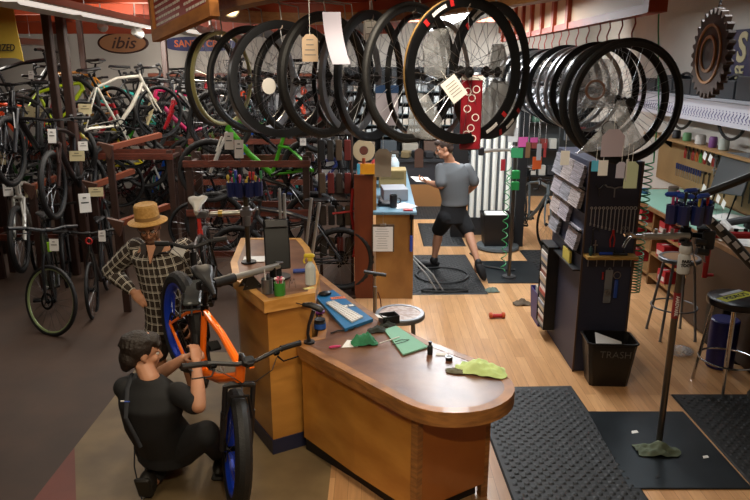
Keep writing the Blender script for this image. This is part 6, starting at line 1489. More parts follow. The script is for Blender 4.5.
B('mtb', 'dark mountain bicycle with pale blue fork right of the straw hat', 159, 200, 11.4, 10, gry, paint('paleblue', '#5b9fc2'))
B('full', 'black bicycle with bright yellow rear triangle under the upper rack arm', 113, 166, 9.4, 178, ylw, blk)
B('road', 'red and white road bicycle under the silver white one', 84, 146, 9.0, 5, red, wht)
B('full', 'orange mountain bicycle left of the close timber posts, under the cream cards', 38, 153, 8.4, 170, org, blk)
B('mtb', 'dark bicycle with green marks on the lower left rack', 22, 183, 8.5, 10, paint('darkgreen', '#24501e'), blk)
B('city', 'dark grey bicycle low on the left rack behind the black bicycle facing the camera', 72, 186, 9.0, 8, gry, gry)
B('road', 'white and black road bicycle behind the pink one', 168, 112, 11.6, 185, wht, wht)
B('mtb', 'white mountain bicycle with grey fork low at the left edge, end on', 19, 238, 6.9, -76, wht, wht, anchor=(.67, 0, .37))
B('mtb', 'black mountain bicycle facing the camera left of the cream cards', 53, 184, 6.9, -84, blk, paint('blackorange', '#2a1712'), anchor=(.67, 0, .37))
lb = B('city', 'black bicycle at the lower left with a lime edged front wheel turned sideways', 50, 301, 6.05, -66, paint('blacklime', '#1d2416'), blk, anchor=(.60, 0, .34), extra={'front_wheel': [paint('limeedge', '#8a9a6a')]})
steer(lb, 42)
B('city', 'dark bicycle with a small looking front wheel beside the hat wearing man\'s elbow', 92, 291, 6.55, -78, blk, blk, anchor=(.60, 0, .34), scale=.88)
B('city', 'dark bicycle at the lower left behind the lime edged wheel one', 66, 262, 7.6, -70, gry, gry, anchor=(.60, 0, .34))
B('mtb', 'black bicycle end on at the far left edge, its silver cables showing', 9, 150, 6.8, -86, blk, gry, anchor=(.67, 0, .37))
B('road', 'grey bicycle end on at the left edge next to the black one', -4, 158, 7.3, -88, gry, gry, anchor=(.60, 0, .34))
B('city', 'black bicycle at the bottom of the left rack, behind the white one', 34, 244, 8.2, -70, blk, gry, anchor=(.60, 0, .34))
B('city', 'dark bicycle parked behind the shoulder of the man in the hat', 108, 236, 8.2, -64, paint('darkred', '#541414'), blk, anchor=(.60, 0, .34))
# middle rack
B('full', 'black mountain bicycle on the top tier of the middle rack', 282, 126, 7.55, 183, blk, gry)
B('full', 'green and black full suspension bicycle on the second tier of the middle rack', 272, 174, 7.55, 186, paint('leafgreen', '#4aa51e'), wht)
B('mtb', 'black bicycle on the lowest tier of the middle rack', 275, 226, 7.55, 181, blk, blk)
B('mtb', 'dark bicycle on the floor behind the tall counter', 300, 262, 7.1, 176, gry, gry)
B('full', 'dark mountain bicycle with orange fork on the top tier of the second middle rack', 262, 131, 9.4, 5, gry, org)
B('mtb', 'black bicycle with a blue fork on the second tier of the second middle rack', 288, 166, 9.4, 178, blk, blu)
B('full', 'charcoal bicycle on the lowest tier of the second middle rack', 250, 200, 9.4, 3, gry, red)
B('mtb', 'black bicycle on the top tier at the left part of the second middle rack', 215, 131, 9.4, 183, blk, red)
B('mtb', 'grey bicycle on the second tier at the left part of the second middle rack', 225, 166, 9.4, 2, paint('olive', '#4a5a28'), blk)
B('city', 'dark bicycle on the floor in front of the second middle rack, left part', 232, 228, 8.5, 12, blk, gry)
B('road', 'white road bicycle far behind the second middle rack', 300, 150, 11.5, 170, wht, wht)
B('mtb', 'teal bicycle far behind the second middle rack, left of the white one', 240, 150, 11.4, 10, teal, blk)
B('full', 'red mountain bicycle on the floor far behind the middle racks', 255, 195, 11.2, 188, red, blk)
B('mtb', 'blue black bicycle on the floor far behind the middle racks, right part', 310, 195, 11.2, 6, paint('navy', '#1a2a5a'), blk)
# far display with bicycles seen end on
FD = thing('display_frame', 'wide wooden display frame holding end on bicycles by the back wall', 'display frame', (-3.0, 12.6, 0))
for x in (-1.0, 0.0, 1.0, 2.0): MB().box((x, 0, 1.15), (.05, .3, 2.3)).build('upright', REDBROWN, FD, smooth=0)
for z in (1.22, 2.3): MB().box((.5, 0, z - .03), (3.05, .34, .05)).build('rail', mat('arm_redwood', '#8c4222', .5), FD, smooth=0)
MB().box((.5, .2, 1.75), (3.0, .02, 1.05)).build('light_panel', mat('panel_pale', '#b9bcc0', .6), FD, smooth=0)
cc = [blk, gry, wht, red, blk, teal, gry, blk, org, blk]
cn = ['black', 'charcoal', 'white', 'red', 'second black', 'teal', 'second charcoal', 'third black', 'orange', 'fourth black']
for i in range(9):
    x = -3.9 + i * .33
    spawn('mtb' if i % 2 else 'road', '%s end on bicycle in the upper row of the display frame, %s from left' % (cn[i].split()[-1], ordn[i].replace('nearest', 'first')), None, (0, 0, 0), (x, 12.45, 1.26), -90, 0, 0, .95, {'frame': [cc[i]], 'fork': [cc[(i + 3) % 9]]})
for i in range(5):
    x = -3.85 + i * .6
    spawn('mtb' if i % 2 else 'road', '%s end on bicycle standing on the floor under the display frame, %s from the left' % (cn[9 - i].split()[-1], ordn[i].replace('nearest', 'first')), None, (0, 0, 0), (x, 12.35, .0), -90, 0, 0, .95, {'frame': [cc[9 - i]], 'fork': [cc[(i + 5) % 9]]})

# price cards on the racks and tags on the bicycles
CM = mat('cream_card', '#c2b68f', .8)
def pcard(px, py, wpx, hpx, Y, lab, m=CM, tilt=0, name='price_card', lines=3):
    c = at(px, py, Y); D = c.y * CC + (CH - c.z) * CS; w, h = wpx * D / CF, hpx * D / CF
    t = thing(name, lab, 'price card' if name == 'price_card' else 'tag', c, tilt)
    MB().box((0, 0, 0), (w, .004, h), Matrix.Rotation(-.15, 3, 'X')).build('card', m, t, smooth=0)
    k = MB()
    for i in range(lines): k.box((0, -.004 - .0 * i, h * (.28 - .26 * i)), (w * (.3, .65, .4)[i % 3], .001, h * .06), Matrix.Rotation(-.15, 3, 'X'))
    k.build('print', INK, t, smooth=0)
    MB().cyl((0, .004, -h / 2 + .01), (0, .02, -h / 2 - .05), .005, n=6).build('stem', DKMETAL, t)
    return t
for px, py, w, h, Y, lab, tl in (
    (24, 112, 17, 11, 8.1, 'cream price card on the upper left rack, left one of a pair', .05), (40, 113, 17, 11, 8.1, 'cream price card on the upper left rack, right one of a pair', -.05),
    (85, 109, 13, 10, 8.1, 'cream price card right of the close timber posts', 0), (77, 156, 15, 10, 7.2, 'cream price card in the middle of the left rack, under the white printed tag', 0),
    (96, 192, 14, 9, 7.2, 'cream price card above the white torn sheet, left of the straw hat', .1), (161, 90, 6, 5, 12.2, 'small cream card on the far display frame, left one', 0),
    (183, 95, 8, 7, 12.2, 'small cream card on the far display frame, right one', 0), (31, 193, 12, 9, 7.6, 'greyish cream card low on the left rack', .2), (3, 158, 5, 13, 7.0, 'cream tag at the left edge on the black bicycle', 0)):
    pcard(px, py, w, h, Y, lab, tilt=tl)
for px, py, w, h, Y, lab, tl in (
    (52, 136, 8, 14, 6.3, 'white tag on the handlebar of the black bicycle facing the camera', 0), (31, 75, 5, 8, 8.2, 'white tag on the black mountain bicycle under the banner', 0),
    (83, 146, 9, 9, 7.3, 'white tag with black print over the cream price card', .2), (85, 203, 11, 19, 6.9, 'white torn sheet hanging left of the straw hat', .4),
    (54, 245, 9, 12, 5.75, 'white tag with a pen stroke on the handlebar of the lime edged wheel bicycle', 0), (102, 236, 7, 11, 6.2, 'white tag above the shoulder of the man in the hat', 0),
    (8, 190, 9, 12, 6.9, 'white crumpled tag at the left edge above the white bicycle', .3), (145, 162, 4, 9, 10.3, 'white tag on the bicycle above the straw hat', 0), (171, 167, 4, 7, 10.6, 'white tag on the blue bicycle', 0),
    (229, 141, 9, 17, 7.1, 'grey green printed tag hanging on the top tier of the middle rack, lower left one', 0), (239, 149, 9, 18, 7.05, 'grey green printed tag hanging on the top tier of the middle rack, lower right one', 0),
    (303, 142, 6, 7, 7.1, 'small white tag on the top tier of the middle rack', 0), (194, 138, 4, 9, 9.2, 'small cream tag right of the pink bicycle', 0)):
    pcard(px, py, w, h, Y, lab, m=(CARDL if 'grey' in lab else PAPER), tilt=tl, name='price_tag')
# lime number card on the low left handlebar
c = at(49, 247, 5.8); t = thing('lime_number_plate', 'lime green plate on the handlebar at the lower left', 'plate', c); MB().box((0, 0, 0), (.03, .01, .09), bev=.003).build('plate', mat('lime_plate', '#8fd01a', .5), t)
c = at(89, 241, 6.15); t = thing('red_reflector', 'red ring on the handlebar left of the man in the hat', 'reflector', c); MB().torus((0, 0, 0), .028, circ(.008, 6), n=16).build('ring', mat('refl_red', '#b3231c', .4), t)
# clear box with silver poles behind the monitor
t = thing('crutch_rack', 'pair of silver ribbed poles standing behind the monitor', 'poles', (-.72, 5.9, 0)); 
for k_, (x, dx) in enumerate(((-.12, 0), (-.08, 0), (.02, .14), (.07, .16))): MB().cyl((x, 0, .3), (x + dx, .0, 1.42 - .04 * k_), .014, n=8).build('pole', SILVER, t)
MB().box((0, 0, .15), (.4, .2, .3), bev=.01).build('base', BLACK, t)
c = at(328, 197, 7.3)
# ---------------------------------------------------------------- the two bicycles being worked on
OFR = mat('paint_bright_orange', '#ff7412', .28, .1, coat=.6)
BLUERIM = mat('blue_rim', '#1a3fc0', .35, .3)
ob = spawn('fat', 'bright orange fat tyred bicycle with blue rims held in the bench clamp', None, (0, 0, 0), (-1.163, 3.968, .381), -56.9, 27.6, -3.5, .9, {'frame': [OFR], 'fork': [BLACK], 'rear_wheel': [BLUERIM], 'front_wheel': [BLUERIM]})
steer(ob, -16, True, False)
# cable box on the stem
b = MB(); b.box((.50, 0, 1.0), (.055, .07, .05), bev=.01).box((.53, 0, 1.0), (.01, .04, .03)); b.build('stem_clamp', BLACK, ob)
b = MB(); b.box((.555, 0, 1.003), (.004, .03, .012)); b.build('stem_mark', OFR, ob)
b = MB(); b.torus((.12, .07, .50), .03, circ(.004, 6), 'Y', 18).build('cable_loop', SILVER, ob)
cb = spawn('city', 'black bicycle held in the tall stand between the man in the hat and the counter', None, (-.215, 0, .93), (-1.27, 4.78, 1.45), -80, 12, 2, .95, {'frame': [blk], 'fork': [blk], 'seatpost': [mat('post_red2', '#b02318', .4)], 'saddle': [mat('saddle_grey', '#8f8b80', .45)]})
for ch in kids(cb):
    if ch.name.startswith('handlebar'): ch.scale = (1, .62, 1)
b = MB()
for y in (-.07, 0, .07): b.tube([(.50, y, .74), (.86, y, .76), (.93, y, .74)], .007, 6)
for x in (.52, .64, .76, .88): b.cyl((x, -.07, .755), (x, .07, .755), .006, n=6)
for s_ in (-1, 1): b.cyl((.60, s_ * .055, .36), (.78, s_ * .07, .75), .006, n=6)
b.build('front_rack', BLACK, cb)
b = MB(); b.box((.70, 0, .775), (.30, .11, .03), bev=.01).build('rack_lid', mat('lid_gloss', '#3a3d3c', .2, .1), cb)
# spare saddle bag paper on it
c = at(178, 251, 4.22); t = thing('paper_tag', 'white paper tag on the handlebar before the chest of the man in the hat', 'tag', c, .1); MB().box((0, 0, 0), (.085, .002, .06), Matrix.Rotation(.5, 3, 'Y')).build('sheet', PAPER, t); MB().cyl((0, 0, .02), (.0, .02, .07), .0012, n=4).build('string', PAPER, t)

# ---------------------------------------------------------------- people
SKIN = mat('skin_warm', '#b98463', .55, col2='#ad7858', scale=6)
SKIN2 = mat('skin_pale', '#b9876a', .55, col2='#ad7b5e', scale=6)
def limb(m, p0, p1, r0, r1, bulge=.0, n=12):
    p0, p1 = V(p0), V(p1); pts, rs = [], []
    d = (p1 - p0)
    for i in range(9):
        t = i / 8; pts.append(p0 + d * t); rs.append((r0 + (r1 - r0) * t) * (1 + bulge * math.sin(PI * min(1, t * 1.35))))
    m.tube(pts, rs, n); m.ell(p0, (r0, r0, r0)); m.ell(p1, (r1, r1, r1)); return m
def hand(m, wrist, d, nrm, s=1.0, curl=.5, mirror=1, thumb=1.0):
    """palm and five bent fingers; d: towards the fingertips, nrm: out of the palm"""
    d = V(d).normalized(); nrm = V(nrm); nrm = (nrm - d * nrm.dot(d)).normalized(); side = d.cross(nrm) * mirror
    w = V(wrist); M = Matrix((side, d, nrm)).transposed()
    m.ell(w + d * .045 * s, (.040 * s, .056 * s, .017 * s), M, 14, 9)
    m.ell(w + d * .07 * s, (.042 * s, .03 * s, .015 * s), M, 14, 9)
    for i, (off, L_, r) in enumerate(((-.030, .068, .0085), (-.010, .077, .009), (.011, .072, .0088), (.031, .056, .0078))):
        p = w + (d * .082 + side * off) * s; a = 0.0; cur = d.copy(); pts = [w + (d * .06 + side * off * .9) * s, p]; 
        for k, f in enumerate((.45, .32, .23)):
            a += curl * (.75 + .15 * k); cur = d * math.cos(a) + nrm * math.sin(a); p = p + cur * L_ * f * s; pts.append(p)
        m.tube(pts, [r * s * 1.05, r * s * 1.05, r * s, r * s * .92, r * s * .78], 8); m.ell(pts[-1], (r * .8 * s,) * 3)
    t0_ = w + (d * .022 - side * .028 + nrm * .006) * s; td = (d * .62 - side * .72 + nrm * .30 * thumb).normalized(); t1 = t0_ + td * .034 * s; t2 = t1 + (td * .6 + d * .55 + nrm * .35 * thumb).normalized() * .028 * s; t3 = t2 + (d * .8 + nrm * .45 * thumb + side * .2).normalized() * .022 * s
    m.tube([t0_, t1, t2, t3], [.0125 * s, .011 * s, .0098 * s, .008 * s], 8); m.ell(t3, (.008 * s,) * 3)
def head(m, c, fwd, up, s=1.0, beard=False):
    """skull, jaw, nose, brow, ears, lips; returns the frame (right, forward, up)"""
    up = V(up).normalized(); f = V(fwd); f = (f - up * f.dot(up)).normalized(); r = f.cross(up)
    M = Matrix((r, f, up)).transposed(); c = V(c)
    P = lambda x, y, z: c + (r * x + f * y + up * z) * s
    E = lambda x, y, z, a, b, d, n=14, k=9: m.ell(P(x, y, z), (a * s, b * s, d * s), M, n, k)
    E(0, -.012, .028, .076, .096, .092, 20, 13)            # skull
    E(0, .02, -.035, .060, .070, .075, 18, 11)              # face
    E(0, .045, -.088, .036, .038, .026)                      # jaw and chin
    E(0, .062, -.094, .018, .018, .016)
    for sx in (-1, 1):
        E(sx * .034, .062, -.028, .024, .022, .024)          # cheeks
        E(sx * .030, .074, .020, .026, .014, .009)           # brow
        E(sx * .076, -.004, -.008, .009, .018, .030)         # ears
        E(sx * .074, .002, -.03, .008, .010, .012)
        E(sx * .045, .0, -.075, .022, .045, .028)            # jaw corner
        E(sx * .009, .094, -.037, .008, .009, .007)          # nostril wings
    m.tube([P(0, .082, .018), P(0, .093, -.005), P(0, .106, -.030), P(0, .094, -.042)], [.008 * s, .0095 * s, .012 * s, .009 * s], 8)
    E(0, .083, -.058, .022, .010, .006); E(0, .081, -.069, .019, .010, .007)
    return P, M
def face_parts(parent, P, M, s=1.0, brow='#2a1c14'):
    k = MB()
    for sx in (-1, 1): k.ell(P(sx * .030, .073, .000), (.0125 * s,) * 3, M, 12, 9)
    k.build('eyes', mat('eye_white', '#c9c2b8', .3), parent)
    k = MB()
    for sx in (-1, 1): k.ell(P(sx * .030, .0845, .000), (.005 * s, .003 * s, .005 * s), M, 10, 7)
    k.build('pupils', mat('pupil_dark', '#1a120c', .3), parent)
    k = MB()
    for sx in (-1, 1): k.tube([P(sx * .014, .086, .020), P(sx * .03, .088, .026), P(sx * .046, .078, .020)], .0042 * s, 6)
    k.build('eyebrows', mat('hair_' + brow[1:], brow, .8), parent)
    k = MB(); k.ell(P(0, .0915, -.0635), (.019 * s, .003 * s, .0022 * s), M, 10, 7); k.build('mouth_line', mat('lip_dark', '#5c2e26', .6), parent)
def torso(m, rings_, n=20):
    """rings_: (centre, half width, half depth, right vector)"""
    R = []
    for c, w, d, r in rings_:
        c, r = V(c), V(r).normalized()
        R.append((c, w, d, r))
    out = []
    for i, (c, w, d, r) in enumerate(R):
        ax = (R[min(i + 1, len(R) - 1)][0] - R[max(i - 1, 0)][0]).normalized(); fw = ax.cross(r).normalized(); r2 = fw.cross(ax).normalized()
        out.append([c + r2 * w * math.cos(a) * (1 + .0) + fw * d * math.sin(a) for a in [2 * PI * k / n for k in range(n)]])
    return m.rings(out)
def cloth_uv(me, segs):
    """lays a grid along each body segment so that woven checks follow the limbs"""
    at_ = me.attributes.new('weave', 'FLOAT_VECTOR', 'POINT'); data = []
    for v in me.vertices:
        best = None
        for a, b, ref, rr in segs:
            a, b = V(a), V(b); d = b - a; t = max(0, min(1, (v.co - a).dot(d) / d.length_squared)); q = a + d * t; dist = (v.co - q).length / rr
            if best is None or dist < best[0]:
                dn = d.normalized(); rf = V(ref); rf = (rf - dn * rf.dot(dn)).normalized(); sd = dn.cross(rf); w = v.co - a; ang = math.atan2(w.dot(sd), w.dot(rf))
                best = (dist, ang * rr, w.dot(dn))
        data.extend((best[1], best[2], 0))
    at_.data.foreach_set('vector', data)
def plaid_mat():
    m = bpy.data.materials.new('plaid_flannel'); m.use_nodes = True; nt = m.node_tree; b = nt.nodes['Principled BSDF']; b.inputs['Roughness'].default_value = .85
    at_ = nt.nodes.new('ShaderNodeAttribute'); at_.attribute_name = 'weave'; sp_ = nt.nodes.new('ShaderNodeSeparateXYZ'); nt.links.new(at_.outputs['Vector'], sp_.inputs[0])
    def math_(op, a, b_=None):
        n = nt.nodes.new('ShaderNodeMath'); n.operation = op
        for i, x in enumerate((a, b_)):
            if x is None: continue
            if isinstance(x, (int, float)): n.inputs[i].default_value = x
            else: nt.links.new(x, n.inputs[i])
        return n.outputs[0]
    def stripe(src, period, wid, off=0.0):
        q = math_('FRACT', math_('ADD', math_('DIVIDE', src, period), 100.0 + off)); return math_('LESS_THAN', q, wid)
    P_ = .062
    thin = math_('MAXIMUM', math_('ADD', stripe(sp_.outputs[0], P_, .075), stripe(sp_.outputs[0], P_, .04, -.16)), math_('ADD', stripe(sp_.outputs[1], P_, .075), stripe(sp_.outputs[1], P_, .04, -.16)))
    band = math_('MULTIPLY', math_('ADD', stripe(sp_.outputs[0], P_, .38, .1), stripe(sp_.outputs[1], P_, .38, .1)), .5)
    m1 = nt.nodes.new('ShaderNodeMixRGB'); m1.inputs[1].default_value = lin('#4a3a2c'); m1.inputs[2].default_value = lin('#1c1613'); nt.links.new(band, m1.inputs[0])
    m1.inputs[1].default_value = lin('#33281f')
    m2 = nt.nodes.new('ShaderNodeMixRGB'); nt.links.new(m1.outputs[0], m2.inputs[1]); m2.inputs[2].default_value = lin('#e4dccb'); nt.links.new(math_('MINIMUM', thin, .85), m2.inputs[0])
    nt.links.new(m2.outputs[0], b.inputs['Base Color']); return m

# --- man in the straw hat, hand on hip, looking down at the work
O = V((-1.52, 4.66, 0))
HM = thing('person', 'man in a straw hat, glasses and a plaid shirt standing with one hand on hip', 'person', O)
def rel(p): return V(p) - O
hc = at(149, 226, 4.56); hc = V((hc.x, 4.56, hc.z))
nk = hc + V((0, .05, -.13)); ch_ = V((-1.53, 4.66, nk.z - .17)); wa = V((-1.52, 4.68, ch_.z - .26)); hp = V((-1.51, 4.70, wa.z - .16))
shL, shR = V((-1.70, 4.67, nk.z - .055)), V((-1.36, 4.67, nk.z - .055))
elL = V((-1.93, 4.74, nk.z - .25)); wrL = V((-1.735, 4.62, nk.z - .37)); elR = V((-1.27, 4.72, nk.z - .33)); wrR = V((-1.30, 4.55, nk.z - .56))
m = MB(); Pf, Mf = head(m, rel(hc), (.18, -.86, -.42), (.02, -.42, .9), .92); limb(m, rel(nk + V((0, .02, -.05))), rel(hc + V((0, .02, -.05))), .054, .05)
torso(m, [(rel(hp) + V((0, 0, -.08)), .14, .105, (1, 0, 0)), (rel(wa), .14, .10, (1, 0, 0)), (rel(ch_), .165, .11, (1, 0, 0)), (rel(nk) + V((0, .01, -.05)), .13, .075, (1, 0, 0)), (rel(nk) + V((0, .01, -.0)), .06, .055, (1, 0, 0))])
for sh_, el_, wr_ in ((shL, elL, wrL), (shR, elR, wrR)): limb(m, rel(sh_), rel(el_), .048, .038, .1); limb(m, rel(el_), rel(wr_), .038, .026, .12)
hand(m, rel(wrL), (.75, -.35, -.55), (-.1, .9, -.4), 1.0, .35, -1); hand(m, rel(wrR), (-.05, -.35, -.9), (-.9, .1, 0), 1.0, .5, 1)
for s_ in (-1, 1):
    h0 = hp + V((s_ * .085, 0, -.08)); k0 = V((hp.x + s_ * .10, 4.66, .46)); a0 = V((hp.x + s_ * .11, 4.74, .09)); limb(m, rel(h0), rel(k0), .082, .052, .05); limb(m, rel(k0), rel(a0), .050, .032, .18); m.ell(rel(a0) + V((0, -.05, -.045)), (.04, .10, .035))
me = solidify_blob(m, .0065, 3); mesh_obj('body', me, SKIN, HM); face_parts(HM, Pf, Mf, .92)
m = MB(); torso(m, [(rel(hp) + V((0, 0, -.10)), .195, .155, (1, 0, 0)), (rel(hp), .18, .145, (1, 0, 0)), (rel(wa), .165, .13, (1, 0, 0)), (rel(ch_), .188, .135, (1, 0, 0)), (rel(nk) + V((0, .015, -.085)), .175, .10, (1, 0, 0)), (rel(nk) + V((0, .02, -.03)), .085, .07, (1, 0, 0)), (rel(nk) + V((0, .02, .0)), .07, .066, (1, 0, 0))], 24)
limb(m, rel(shL), rel(elL), .074, .06, .05); limb(m, rel(elL), rel(elL.lerp(wrL, .85)), .062, .045, .1); limb(m, rel(shR), rel(elR), .074, .058, .05); limb(m, rel(elR), rel(elR.lerp(wrR, .85)), .058, .044, .1)
me = solidify_blob(m, .008, 10); shirt = mesh_obj('shirt', me, plaid_mat(), HM)
cloth_uv(me, [(rel(hp) + V((0, 0, -.12)), rel(nk), (0, -1, 0), .17), (rel(shL), rel(elL), (0, -1, 0), .07), (rel(elL), rel(wrL), (0, -1, 0), .055), (rel(shR), rel(elR), (0, -1, 0), .07), (rel(elR), rel(wrR), (0, -1, 0), .055)])
# open collar: skin coloured chest wedge and collar flaps, glasses, beard
k = MB(); cz = rel(nk) + V((0.01, -.088, -.045)); k.rings([[cz + V((-.035, .02, .045)), cz + V((.035, .02, .045)), cz + V((.0, -.045, -.075))], [cz + V((-.035, .05, .045)), cz + V((.035, .05, .045)), cz + V((.0, .0, -.075))]]).build('open_neck', SKIN, HM, smooth=0)
k = MB()
for s_ in (-1, 1): k.plate([cz + V((s_ * .035, .035, .055)), cz + V((s_ * .085, .06, .035)), cz + V((s_ * .065, .0, -.015)), cz + V((s_ * .022, -.03, -.02))], .008)
k.build('collar', mat('collar_dark', '#2b211a', .85), HM, smooth=0)
k = MB(); k.tube([rel(ch_) + V((.012, -.142, .1)), rel(ch_) + V((.015, -.143, -.05)), rel(wa) + V((.02, -.136, -.02)), rel(hp) + V((.025, -.155, -.08))], .003, 5).build('placket', mat('collar_dark', '#2b211a', .85), HM)
k = MB()
for sx in (-1, 1): k.torus(Pf(sx * .032, .098, .0), .021, circ(.002, 5), 'Y', 20, Mf); k.tube([Pf(sx * .053, .097, .004), Pf(sx * .078, .05, .006), Pf(sx * .084, -.005, .004)], .002, 5)
k.tube([Pf(-.012, .1, .004), Pf(.012, .1, .004)], .002, 5); k.build('glasses', DKMETAL, HM)
k = MB(); k.ell(Pf(0, .05, -.092), (.042, .038, .031), Mf, 14, 9)
for sx in (-1, 1): k.ell(Pf(sx * .050, .022, -.066), (.018, .042, .034), Mf)
k.ell(Pf(0, .087, -.049), (.026, .008, .006), Mf); k.build('beard', mat('stubble', '#6e4e3a', .9), HM)
k = MB(); k.ell(Pf(0, -.025, .014), (.074, .086, .062), Mf, 18, 11); k.build('hair', mat('hair_2a1c14', '#2a1c14', .8), HM)
hatM = Mf @ Matrix.Rotation(math.radians(20), 3, 'X')
STRAW = mat('straw', '#c89c58', .75, col2='#b0823f', scale=60, bump=.4)
k = MB(); k.lathe([(.132, -.014), (.134, -.01), (.11, .0), (.084, .006), (.081, .06), (.078, .10), (.068, .112), (.045, .107), (.0005, .103)], c=Pf(0, -.005, .058), n=32, M=hatM); k.lathe([(.132, -.016), (.082, -.002), (.077, .06), (.06, .098), (.0005, .098)], c=Pf(0, -.005, .058), n=32, M=hatM, cap0=False)
k.build('straw_hat', STRAW, HM); MB().lathe([(.0852, .004), (.0835, .03)], c=Pf(0, -.005, .058), n=32, M=hatM, cap0=False, cap1=False).build('hat_band', mat('hat_band', '#8a6636', .7), HM)
m = MB(); torso(m, [(rel(hp) + V((0, 0, -.14)), .165, .125, (1, 0, 0)), (rel(hp) + V((0, 0, .05)), .15, .115, (1, 0, 0))])
for s_ in (-1, 1): h0 = hp + V((s_ * .085, 0, -.10)); k0 = V((hp.x + s_ * .105, 4.66, .43)); limb(m, rel(h0), rel(k0), .095, .085)
me = solidify_blob(m, .01, 4); mesh_obj('shorts', me, mat('shorts_olive', '#2b241b', .85), HM)
for s_ in (-1, 1):
    a0 = rel((hp.x + s_ * .11, 4.74, 0)); k = MB(); k.ell(a0 + V((0, -.055, .042)), (.05, .135, .042)); k.box(a0 + V((0, -.055, .012)), (.085, .26, .022), bev=.008); k.build('shoe', mat('shoe_brown', '#2e2119', .6), HM)

# --- man kneeling at the orange bicycle, back to the camera
O = V((-1.25, 3.62, 0)); KM = thing('person', 'man in black t shirt and trousers crouching at the orange bicycle with raised hands', 'person', O)
hip = V((-1.24, 3.60, .29)); mid = V((-1.28, 3.51, .50)); chs = V((-1.27, 3.49, .63)); nb = V((-1.27, 3.51, .77)); hc = V((-1.32, 3.57, .91))
rt = V((.97, -.12, 0))
shL, shR = V((-1.435, 3.53, .71)), V((-1.105, 3.47, .71)); elR = V((-.945, 3.29, .72)); wrR = V((-1.0, 3.50, .875)); elL = V((-1.33, 3.76, .66)); wrL = V((-1.115, 3.66, .83))
m = MB(); Pf, Mf = head(m, rel(hc), (.86, .42, -.22), (.12, .1, 1)); limb(m, rel(nb), rel(hc + V((-.01, -.01, -.05))), .055, .05)
torso(m, [(rel(hip), .15, .12, rt), (rel(mid), .14, .105, rt), (rel(chs), .165, .11, rt), (rel(nb) + V((0, 0, -.05)), .12, .08, rt), (rel(nb), .06, .05, rt)])
limb(m, rel(shR), rel(elR), .05, .04, .1); limb(m, rel(elR), rel(wrR), .04, .027, .14); limb(m, rel(shL), rel(elL), .05, .04, .1); limb(m, rel(elL), rel(wrL), .04, .027, .14)
hand(m, rel(wrR), (-.15, .55, .75), (-.6, .5, -.3), .95, .75, 1); hand(m, rel(wrL), (.8, -.1, .45), (.3, -.1, -.9), .95, .7, 1)
kR, aR = V((-.965, 3.46, .45)), V((-1.0, 3.84, .10)); kL, aL = V((-1.42, 4.0, .08)), V((-1.33, 3.60, .10))
hR, hL = hip + V((.09, -.02, .0)), hip + V((-.09, .02, .0))
for a, b_, c_ in ((hR, kR, aR), (hL, kL, aL)): limb(m, rel(a), rel(b_), .085, .055, .05); limb(m, rel(b_), rel(c_), .052, .034, .15)
m.ell(rel(aR) + V((.03, -.06, -.05)), (.04, .09, .035)); m.ell(rel(aL) + V((0, -.04, -.02)), (.04, .06, .04))
me = solidify_blob(m, .0065, 3); mesh_obj('body', me, SKIN2, KM); face_parts(KM, Pf, Mf, brow='#1b120c')
m = MB(); torso(m, [(rel(hip) + V((0, 0, .02)), .178, .15, rt), (rel(mid), .168, .135, rt), (rel(chs), .190, .138, rt), (rel(nb) + V((0, 0, -.075)), .185, .112, rt), (rel(nb) + V((0, 0, -.02)), .12, .08, rt), (rel(nb) + V((0, 0, .015)), .066, .062, rt)], 24)
limb(m, rel(shR) + V((-.004, 0, -.004)), rel(shR.lerp(elR, .8)), .064, .064); limb(m, rel(shL) + V((.004, 0, -.004)), rel(shL.lerp(elL, .8)), .064, .062)
me = solidify_blob(m, .0085, 16); BT = mat('black_cotton', '#0c0d10', .8); mesh_obj('tshirt', me, BT, KM)
m = MB(); torso(m, [(rel(hip) + V((0, .02, -.06)), .19, .17, rt), (rel(hip) + V((0, 0, .06)), .18, .15, rt)])
limb(m, rel(hR), rel(kR), .115, .08); limb(m, rel(kR), rel(aR), .08, .065); limb(m, rel(hL), rel(kL + V((0, 0, .02))), .115, .075); limb(m, rel(kL + V((0, 0, .02))), rel(aL), .08, .065)
me = solidify_blob(m, .01, 5); mesh_obj('trousers', me, mat('black_denim', '#0b0b0d', .85), KM)
k = MB(); k.ell(Pf(0, -.03, .035), (.09, .098, .09), Mf, 20, 12); k.ell(Pf(0, -.075, -.03), (.075, .055, .07), Mf, 16, 10); k.ell(Pf(-.0, -.085, -.07), (.055, .035, .045), Mf); k.ell(Pf(0, .045, .075), (.072, .05, .038), Mf); k.ell(Pf(.03, .075, .06), (.045, .02, .028), Mf)
for i in range(22):
    a = i * .2856; k.tube([Pf(.03 * math.cos(a), -.03 + .03 * math.sin(a), .118), Pf(.072 * math.cos(a), -.03 + .082 * math.sin(a), .085), Pf(.088 * math.cos(a + .1), -.035 + .098 * math.sin(a + .1), .035)], [.006, .013, .007], 6)
me = solidify_blob(k, .007, 1); mesh_obj('hair', me, mat('hair_brown', '#1d130c', .6, bump=.8, scale=60), KM)
